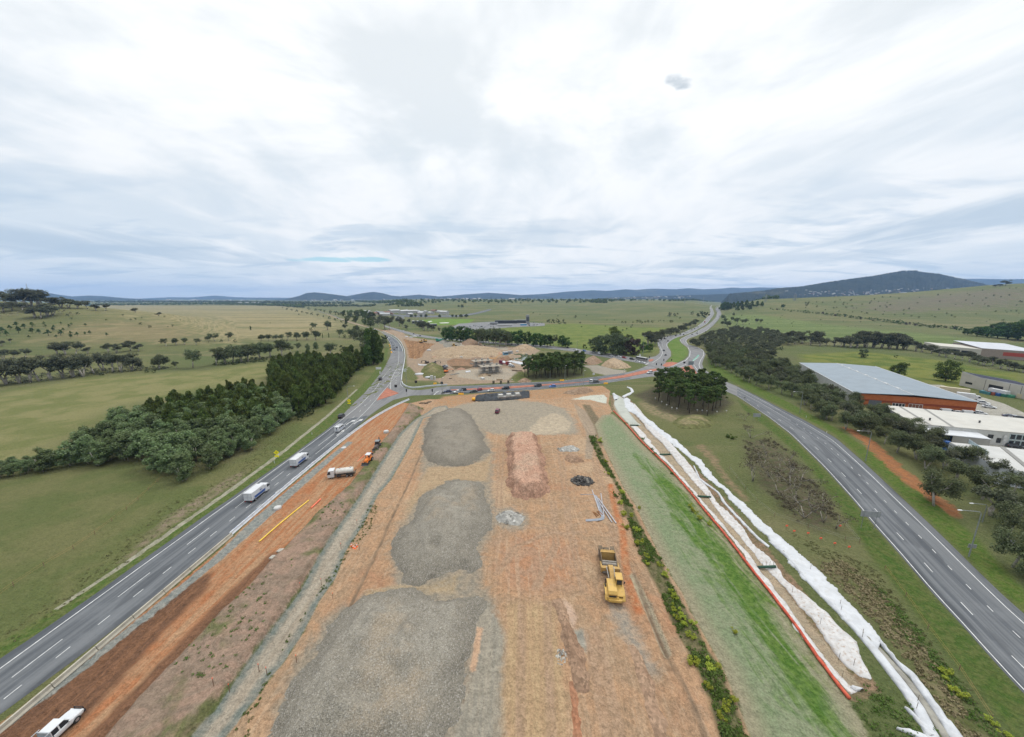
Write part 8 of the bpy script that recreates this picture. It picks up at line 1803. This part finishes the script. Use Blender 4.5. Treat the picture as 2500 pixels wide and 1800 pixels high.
block('clubhouse','glass-fronted clubhouse with pale roof among the gums','building',1020,790,26,14,6,M_HW[2],M_HR[0],.2,True); block('shed','pale-roofed shed left of the clubhouse','shed',976,779,24,14,5,M_HW[0],M_HR[3],.2)
block('pavilion','dark pavilion with pale roof right of the clubhouse','building',1056,796,18,10,4,M_DOOR,M_HR[0],.1); block('shed','white-roofed shed just left of the dark pavilion','shed',1043,793,10,12,4,M_HW[0],M_HR[3],.1)
block('showroom','long dark shed behind the distant car park','building',1235,790,52,16,7,M_HR[4],M_HR[4],.1); block('showroom','dark shed at the right of the distant car park','building',1270,789,28,14,7,M_HR[4],M_HR[1],.1)
block('showroom','white low shed in front of the long dark shed','building',1232,797,32,8,4,M_HW[0],M_HR[3],.1); block('shed','grey shed at the left end of the car park sheds','shed',1206,793,18,14,5,M_HW[2],M_HR[1],.1)
block('control_tower','grey square tower rising above the distant car park','tower',1288,792,7,7,21,M_HW[2],M_HR[0],.1,True); block('shed','blue and white kiosk below the grey tower','shed',1278,795,14,5,3.5,mat('kiosk_blue',(.10,.30,.5),.5),M_HR[3],.1)
block('site_office','pale blue site shed beside the muddy basin','site shed',1234,867,5,3.5,3,mat('shed_blue',(.18,.36,.50),.6),M_HR[0],.5,True); block('site_office','dark grey site shed right of the pale blue one','site shed',1246,864,4,3,2.6,M_HW[2],M_HR[0],.5)
for k in range(46):
 u=rnd.uniform(1108,1205) if k<30 else rnd.uniform(1290,1325); v=np.interp(u,[1108,1205,1290,1325],[801,796,793,793])+rnd.uniform(-3.5,3.5)
 car(rnd.choice(['sedan','hatch','four-wheel drive']),rnd.choice(['white','white','silver','grey','black','white']),u,v,u+3,v - 3,'parked car in the distant car park','cars in the distant car park',far=True)
# ------------------------------------------------------------------ the works: bridge abutments, scaffolds, sheeting
M_SCAF=mat('scaffold_tube',(.30,.30,.30),.5,.4); M_PLY=mat('formwork_ply',(.30,.26,.20),.85,var=.2)
def scaffold(label,u0,v0,u1,v1,dep,h,lifts,bays):
 a,c=Vector(ground(u0,v0)),Vector(ground(u1,v1)); d=c - a; L=d.length; t=thing('scaffold',label,'scaffold',a,math.atan2(d.y,d.x),'scaffolded bridge piers'); b=MB(); z0=local_z(a.x,a.y) - a.z - .5
 xs,ys=np.linspace(0,L,bays+1),np.linspace(0,dep,4)
 for x in xs:
  for y in ys:b.tube((x,y,z0),(x,y,h+1.1),.09,.09,4)
 for k in range(1,lifts+1):
  z=h*k/lifts
  for y in ys:b.tube((0,y,z),(L,y,z),.08,.08,4)
  for x in xs:b.tube((x,0,z),(x,dep,z),.08,.08,4)
 for y in (0,dep):b.tube((0,y,h+1),(L,y,h+1),.07,.07,4)
 for i in range(bays):
  b.tube((xs[i],0,0),(xs[i+1],0,h),.06,.06,4)
 b.build('tubes',M_SCAF,t)
 for k in range(1,lifts+1):b=MB(); b.box((L/2,dep/2,h*k/lifts+.04),(L,dep*(.35 if k<lifts else .9),.1),shift=(0,0)); b.build('deck',M_PLY,t)
 for i in range(3):b=MB(); b.box((L*(.18+.32*i),dep/2,z0),(2.0,2.0,h - .5 - z0)); b.box((L*(.18+.32*i),dep/2,h - .5),(1.2,1.2,2.2)); b.build('pier',M_CONCG,t)
 return t
scaffold('scaffold round the nearer bridge piers in the works',1176,917,1226,913,9,6.5,3,9); scaffold('long low scaffold behind the nearer piers in the works',1158,899,1204,895,9,5.5,2,11)
sheet('black_sheeting','black plastic sheeting draped over the cut below the cross road','sheeting',[(1164,966),(1185,962),(1220,959),(1260,956.5),(1292,955)],[(1158,980),(1182,981),(1222,979),(1262,976),(1293,971)],M_BLACKP,.5,.9,90,10,61,cell=2.5)
p,c=Vector(at(1217,977)),Vector(at(1273,972)); d=c - p; L=d.length; t=thing('abutment','concrete abutment with steel starter bars on the black sheeting','abutment',p,math.atan2(d.y,d.x)); b=MB(); b.box((L/2,1.5,0),(L,3.0,1.6)); b.build('footing',M_CONCG,t)
for f in (.12,.48,.86):b=MB(); b.box((L*f,1.6,1.6),(2.6,2.4,1.3)); b.build('pedestal',mat('fresh_concrete',(.42,.41,.38),.9),t)
b=MB()
for k in range(26):x=L*(k+.5)/26; b.tube((x,.1,.2),(x+rnd.uniform(-.1,.1),-.2,2.0),.05,.05,4)
b.build('starter_bars',mat('rusty_bar',(.16,.06,.035),.9),t)
b=MB()
for x in np.linspace(0,L,9):b.tube((x,3.3,.5),(x,3.3,3.2),.05,.05,4)
for z in (2.2,3.1):b.tube((0,3.3,z),(L,3.3,z),.05,.05,4)
b.build('handrail',M_SCAF,t)
WAT=mat('muddy_water',(.075,.085,.040),.05,var=.15,scale=.1,spec=.6)
patch('water',[(1243,874),(1255,866),(1275,862),(1300,862),(1303,866),(1297,876),(1285,884),(1262,880)],WAT,.12)
sheet('fabric_berm','white fabric edging the muddy basin in the works','berm',[(1228,876),(1243,878),(1262,882),(1285,887)],[(1224,880),(1242,883),(1262,887),(1284,891)],M_FAB,.5,.4,60,6,63)
for k,(a,c) in enumerate((((1124,860),(1163,857.5)),((1020,889),(1042,892)),((1136,909),(1148,908)))):sheet('fabric_scrap',('white fabric strip on the tan platform','white fabric strip inside the loop beside the dark machines','white fabric scrap left of the scaffold')[k],'fabric',[a,c],[(a[0]+1,a[1]+2.5),(c[0]+1,c[1]+2)],M_FAB,.4,.4,30,6,70+k)
for k,(u,v,r) in enumerate(((1024,915,4.5),(1045,924,3),(1047,857,3),(1012,822,4),(992,824,3),(1003,826,3))):
 x,y,z=at(u,v); b=MB(); n=9; b.loft([[(r*q*math.cos(6.283*i/n)*(1+.2*math.sin(i*2.3)),r*.6*q*math.sin(6.283*i/n),zz) for i in range(n)] for q,zz in ((1,-.1),(.75,.9),(.3,1.3))]); o=b.build('fabric_heap',M_FAB,smooth=True); o.location=(x,y,z)
 tag(o,('white fabric heap beside the weedy mound','small white fabric heap in front of the weedy mound','white bag heap left of the tan platform','pale heap at the top of the works, right one','pale heap at the top of the works, left one','pale heap at the top of the works, middle one')[k],'fabric heap','white heaps in the works')
for k,(u,v) in enumerate(((1205,937),(1223,937),(1241,936))):
 x,y,z=at(u,v); b=MB(); b.box((0,0,0),(1.5,1.2,2.0)); b.box((0,0,2.0),(1.7,1.4,.15)); b.box((0,-.62,.4),(.9,.05,1.3)); o=b.build('formwork_crate',mat('crate_brown',(.10,.085,.055),.9)); o.location=(x,y,z); tag(o,('left','middle','right')[k]+' brown crate of the three beyond the cross road','crate','brown crates beyond the cross road')
x,y,z=at(1054,928); b=MB(); b.box((0,0,0),(2.2,1.2,3.2)); b.box((2.4,.2,0),(.9,1.2,2.6)); o=b.build('concrete_pillar',M_LID); o.location=(x,y,z); tag(o,'pale concrete pillar in front of the weedy mound','pillar')
for k,(u,v,s) in enumerate(((1030,985,2.6),(1040,986,2.0),(1048,983,2.3),(1252,884,3.6),(1258,906,5),(1265,908,5),(1100,925,2))):
 x,y,z=at(u,v); b=MB(); [b.box((rnd.uniform(-.6,.6)*s*.3,(j - 1.5)*.35,j % 2*.2),(s,.28,.2),rz=rnd.uniform(-.15,.15)) for j in range(4)]; o=b.build('timber_pile',mat('dark_timber',(.10,.075,.055),.9)); o.location=(x,y,z)
 tag(o,('dark timber pile nearest the slip lane','dark timber pile between two others by the verge','dark timber pile at the right by the verge','steel pile beside the white fabric in the works','brown girder pile left of the pines','brown girder pile touching the pines','timber pile behind the cross road barrier')[k],'timber pile','timber and steel piles')
for k in range(22):
 for _ in range(200):
  x,y=rnd.uniform(-100,30),rnd.uniform(245,420)
  if float(sdf(WK,np.array([[x]]),np.array([[y]]))[0,0])>6:break
 b=MB(); L=rnd.uniform(2,5)
 if k % 3==0:[b.box((0,(j - 1)*.7,0),(L,.5,.4),rz=rnd.uniform(-.05,.05)) for j in range(3)]; b.box((0,0,.42),(L*.9,1.6,.3)); nm,lb,m_='timber_stack','stack of brown timbers lying in the works',mat('stack_timber',(.20,.14,.08),.9)
 elif k % 3==1:b.box((0,0,.1),(L,2.2,1.0)); b.box((0,0,1.1),(L*1.02,2.3,.08)); nm,lb,m_='material_bin','pale material bin standing in the works',M_LID
 else:[b.tube((-L,j*.5,.25),(L,j*.5,.25),.22,.22,6) for j in range(4)]; nm,lb,m_='pipe_stack','row of grey pipes lying in the works',M_STONE2
 o=b.build(nm,m_); o.location=(x,y,local_z(x,y)); o.rotation_euler=(0,0,rnd.uniform(0,3.1)); tag(o,lb,nm.replace('_',' '),nm.replace('_',' ')+'s in the works')
# ------------------------------------------------------------------ lamps, signals, signs
M_GALV=mat('galvanised_steel',(.26,.28,.28),.5,.5); M_SIGNB=mat('sign_back_grey',(.30,.31,.32),.5,.3); M_SIGNY=mat('sign_yellow',(.78,.66,.02),.5); M_SIGNW=mat('sign_white',(.55,.56,.56),.5); M_SIGNG=mat('sign_pale',(.42,.46,.42),.5)
def lamp(label,u,vb,vt,arm,ang,double=False,h=None):
 x,y,z=ground(u,vb); z=max(local_z(x,y),0); h=h or height_at(u,vb,vt); t=thing('street_lamp',label,'street lamp',(x,y,z),ang,'street lamps'); r=.11 if y<300 else .16
 b=MB(); b.tube((0,0,-.3),(0,0,h - .5),r*1.25,r*.8,8); pts_=[(0,0,h - .5),(arm*.06,0,h - .15),(arm*.25,0,h),(arm,0,h+.12)]
 if arm:b.path(pts_,r*.6,6)
 b.build('pole',M_GALV,t); b=MB()
 for s in ((1,-1) if double else (1,)):b.box((s*(arm+.35),0,h+.06),(.9,.32,.16),top=(.8,.7))
 b.build('lamp_head',M_SIGNW,t)
 return t
A_L=math.pi*.97
lamp('nearest street lamp beside the right road',2365,1359,1240,4.2,A_L,h=11.8); lamp('second street lamp along the right road, before the pale gum',2113,1126,1050,4.2,A_L,h=11.8); lamp('third street lamp along the right road, in the gum belt',1952,1009,952,4.0,A_L,h=11.6)
lamp('street lamp on the left verge above the yellow sign',851,988,944,3.5,0.1); lamp('tall pole on the grass behind the coach',1569,873,820,.6,0,True); lamp('tall pole on the red island by the slip lane',1679,900,838,.6,0,True)
lamp('lamp pole at the cross road stop line',1080,965,922,.4,0); lamp('slim pole on the grass inside the loop',993,938,902,.4,0); lamp('lamp pole between the black sheeting and the pines',1247,947,927,.5,0); lamp('slim lamp pole at the end of the brown bank',1424,945,905,.3,0); lamp('short lamp pole at the dirt entry beside the cross road',1522,918,903,.3,0)
lamp('slim pole in front of the site pines, right one',1379,925,893,.3,0); lamp('slim pole in front of the site pines, left one',1343,923,893,.3,0); lamp('lamp pole on the right verge of the far highway',1719,850,826,.5,0); lamp('lamp pole in the gum belt beyond the slip lane',1735,862,838,.5,0); lamp('lamp pole in the field behind the side road',1409,849,832,.4,0)
lamp('lamp post behind the gums at the right edge',2398,1275,1232,3.5,A_L)
def signal(label,u,v,two=True,ht=3.6):
 x,y,z=ground(u,v); t=thing('traffic_light',label,'traffic light',(x,y,max(local_z(x,y),0)+.05),0,'traffic lights'); b=MB(); b.tube((0,0,0),(0,0,ht),.1,.09,6); b.build('post',M_GALV,t)
 for dx in ((-.45,.45) if two else (0,)):b=MB(); b.box((dx,-.1,ht - 1.6),(.75,.35,1.7)); b.build('signal_head',M_BLK3,t)
for u,v,two,lb in ((967,953,True,'traffic light on the tip of the left red island'),(993,964,False,'traffic light on the slip lane kerb right of the left island'),(1016,942,True,'double traffic light on the grass inside the loop'),(1056,964,False,'traffic light left of the motorcyclist'),(1079,945,True,'double traffic light across from the motorcyclist'),
      (1585,879,False,'traffic light beside the front of the coach'),(1602,897,False,'traffic light at the end of the long red median'),(1614,898,False,'traffic light left on the middle red island'),(1620,886,False,'traffic light at the back of the middle red island'),(1639,886,False,'traffic light at the tip of the grass island'),(1670,893,True,'double traffic light on the right red island')):signal(lb,u,v,two)
def sign(name,label,u,vb,w,h,zc,m,rz=0.0,posts=2,detail=None,group='road signs'):
 x,y,z=at(u,vb); t=thing(name,label,'sign',(x,y,z),rz,group)
 for dx in ([0] if posts==1 else [-w*.33,w*.33]):b=MB(); b.tube((dx,.06,-.2),(dx,.06,zc+h*.4),.06,.06,6); b.build('post',M_GALV,t)
 b=MB(); b.box((0,0,zc - h/2),(w,.06,h)); pn=b.build('panel',m,t)
 if detail:detail(pn,w,h,zc)
 return t
def ribs(pn,w,h,zc):
 b=MB()
 for dx in (-w*.33,w*.33):b.box((dx,-.05,zc - h/2),(.12,.06,h))
 b.build('rib',M_GALV,pn)
sign('road_sign','large grey sign seen from behind, beside the right road',2118,1291,4.6,1.7,4.3,M_SIGNB,-.15,2,ribs); sign('road_sign','grey sign seen from behind in the scrub near the pines',1846,1028,3.4,1.9,3.0,M_SIGNB,-.2,2,ribs); sign('road_sign','small grey sign seen from behind on the near lamp post',2367,1357,1.6,1.0,2.6,M_SIGNB,-.2,1); sign('road_sign','small square sign beside the gum at the right edge',2463,1345,1.0,1.0,2.4,M_SIGNB,-.3,1)
sign('road_sign','white road sign on the left verge beside the highway bend',925,912,4.2,1.9,4.2,M_SIGNW,.1); sign('road_sign','tall narrow white sign just below the bigger white one',928,915,.9,2.0,1.7,M_SIGNW,.1,1); sign('road_sign','pale double sign beside the white barrier inside the loop',990,932,2.0,2.2,8.5,M_SIGNG,.1,1); sign('road_sign','white sign on the left red island',949,951,1.2,1.0,2.2,M_SIGNW,.1,1)
sign('road_sign','big green-grey direction sign on the right red island',1686,900,5.0,3.2,4.8,mat('sign_green_back',(.15,.19,.20),.5),.2,2); sign('road_sign','white sign on the grass behind the coach',1562,876,1.8,2.0,3.6,M_SIGNW,0,1); sign('road_sign','white sign at the dirt entry beside the cross road',1449,920,1.6,1.4,2.2,M_SIGNW,0,1); sign('road_sign','small sign beside the right road left kerb',1816,985,1.2,1.0,3.4,M_SIGNB,-.2,1)
def diamond(label,u,vb,zc,s,rz=.1):
 x,y,z=at(u,vb); t=thing('warning_sign',label,'sign',(x,y,z),rz,'yellow warning signs'); b=MB(); b.tube((0,.06,-.2),(0,.06,zc),.06,.06,6); b.build('post',M_GALV,t)
 b=MB(); q=s*.72; b.add([(0,y_,zc - q) for y_ in ()] or [(-q,0,zc),(0,0,zc - q),(q,0,zc),(0,0,zc+q),(-q,.05,zc),(0,.05,zc - q),(q,.05,zc),(0,.05,zc+q)],[(0,1,2,3),(7,6,5,4),(0,4,5,1),(1,5,6,2),(2,6,7,3),(3,7,4,0)]); pn=b.build('panel',M_SIGNY,t)
 b=MB(); b.add([(-.06,-.02,zc - .38),(.06,-.02,zc - .38),(.06,-.02,zc+.1),(.2,-.02,zc+.1),(0,-.02,zc+.42),(-.2,-.02,zc+.1),(-.06,-.02,zc+.1)],[tuple(range(7))]); b.build('symbol',M_BLK3,pn)
 b=MB(); b.box((0,.02,zc - q - .85),(q*1.5,.05,.75)); b.build('plate',M_SIGNY,t)
diamond('yellow warning sign on the left verge near the slip lane',853,991,3.0,1.5); diamond('yellow warning sign on the left verge beside the box trucks',677,1123,2.9,1.35)
for k,(u,v) in enumerate(((762,1062),(890,992),(670,1131),(1968,1020),(2018,1058))):
 x,y,z=at(u,v); b=MB(); b.box((0,0,0),(.14,.06,1.1)); o=b.build('guide_post',M_SIGNW); o.location=(x,y,z); tag(o,('white guide post on the left verge near the van','white guide post on the left verge below the lamp','white guide post beside the near yellow sign','white guide post on the right verge by the third lamp','white guide post on the right verge between two lamps')[k],'guide post','white guide posts')
# lattice pylons and masts on the skyline
def mast(label,u,vb,vt,w):
 x,y,z=ground(u,vb); h=height_at(u,vb,vt); b=MB()
 for s in (-1,1):
  for r in (-1,1):b.tube((s*w,r*w,0),(s*w*.12,r*w*.12,h),w*.16,w*.08,4)
 for k in range(8):f,g=k/8,(k+1)/8; a,c=w*(1 - .88*f),w*(1 - .88*g); b.tube((-a,-a,h*f),(c,-c,h*g),w*.07,w*.07,3); b.tube((a,a,h*f),(-c,c,h*g),w*.07,w*.07,3)
 for f in (.7,.85):b.tube((-w*1.6,0,h*f),(w*1.6,0,h*f),w*.12,w*.12,4)
 o=b.build('pylon',M_GALV); o.location=(x,y,z); tag(o,label,'pylon','pylons and masts on the skyline')
mast('lattice pylon left of the far highway end',1717,739,724,3); mast('left pylon of the pair beyond the conifers',1938,734,719,2.5); mast('right pylon of the pair beyond the conifers',1942,734,719,2.5); mast('pylon beside the right end of the conifers',1869,738,718,3.5); mast('slim mast on the crest of the left hill',78,748,693,.8)
mast('mast in front of the long dark wood',1671,741,727,2); mast('mast rising behind the distant clubhouse',1025,789,768,.9)
# ------------------------------------------------------------------ plant labels: kind, size, and the nearest thing one can find in the photo
LANDMARK=[(852,1000,'yellow sign near the slip lane'),(676,1123,'yellow sign by the box trucks'),(0,1165,'left edge of the photo'),(344,1118,'front bulge of the grove'),(248,1138,'left shoulder of the grove'),(532,1140,'white leaning stem at the grove edge'),(719,1016,'gap between pale and dark grove'),(923,890,'columnar poplars'),(30,938,'pale leaning trunk at the left edge'),(204,920,'middle of the left gum row'),(322,905,'right end of the left gum row'),
   (471,898,'lone forked gum'),(600,884,'gums above the grove'),(726,858,'right end of the upper gum row'),(788,826,'two narrow cypresses'),(612,806,'solitary dark cypress'),(800,806,'twin round gums'),(75,748,'mast on the left hill'),(255,758,'right end of the hill crest'),(173,826,'biggest flat-crowned tree'),(41,798,'upper left slope trees'),(261,821,'rightmost flat-crowned tree'),(885,777,'big dark tree by the far road'),(945,806,'bend of the far road'),
   (1020,790,'glass clubhouse'),(1100,834,'tall brown soil heap'),(1196,843,'bare-stemmed gums'),(1300,845,'tan heap by the basin'),(1385,849,'tail of the car queue'),(1475,865,'white van in the queue'),(1550,866,'coach'),(1610,838,'bend of the far highway'),(1690,800,'far end of the gum row'),(1350,920,'slim poles at the site pines'),(1280,920,'left end of the site pines'),(1422,913,'right end of the site pines'),(1600,975,'left end of the road pines'),
   (1700,1010,'white-topped posts'),(1760,975,'right road kerb by the pines'),(1760,880,'slip lane bend'),(1952,1008,'third street lamp'),(2113,1125,'second street lamp'),(2364,1358,'nearest street lamp'),(2086,980,'left corner of the brick warehouse'),(2240,1045,'white flat-roofed shed'),(2320,1090,'blue skip bins'),(2440,1165,'corner of the white factory'),(2120,1291,'large sign back'),(1846,1028,'sign back near the pines'),(2000,838,'top of the gum woodland'),
   (2290,862,'office wing of the far warehouse'),(2420,893,'red band of the far warehouse'),(2350,806,'deep green thicket'),(1885,757,'upper end of the valley hedge'),(2100,779,'middle of the valley hedge'),(2460,700,'lone crest tree on the right hill'),(2223,725,'brown patch of the right hill'),(2480,745,'right edge of the hill'),(1800,752,'dark conifers'),(1780,798,'gums right of the far highway'),(1503,1474,'yellow scraper'),(1460,1205,'grey pipes'),(1837,1394,'nearest coir log'),(1820,1790,'bottom edge of the photo'),(1700,1209,'third coir log'),(1550,1020,'head of the drain'),(1288,792,'grey square tower'),(1100,757,'distant campus'),(1555,788,'row of bushes in the green field'),(1660,775,'brown rise left of the highway')]
LM=[(gxy(u,v),w) for u,v,w in LANDMARK]
GLOSS={}
by={}
for rec in PLANTS:
 o,sp,h,x,y,g=rec
 d=[((x - a) ** 2+(y - b_) ** 2,w) for (a,b_),w in LM]; dd,w=min(d)
 by.setdefault((sp,w),[]).append((dd,rec))
ORD=['closest','second closest','third closest','fourth closest','fifth closest','sixth closest','seventh closest','eighth closest']
seen={}
for (sp,w),L in by.items():
 L.sort(key=lambda q:q[0])
 for k,(dd,(o,sp,h,x,y,g)) in enumerate(L):
  kind=KIND[sp][1]
  if len(L)==1:lab='%s by the %s' % (kind,w)
  elif k<len(ORD):lab='%s, %s to the %s' % (kind,ORD[k],w)
  else:lab='%s in the mass around the %s' % (kind,w); o['group']='%ss massed around the %s' % (kind,w)
  o['label']=lab
C_=[q for q in bpy.data.objects if q.get('category') and not q.get('label')]
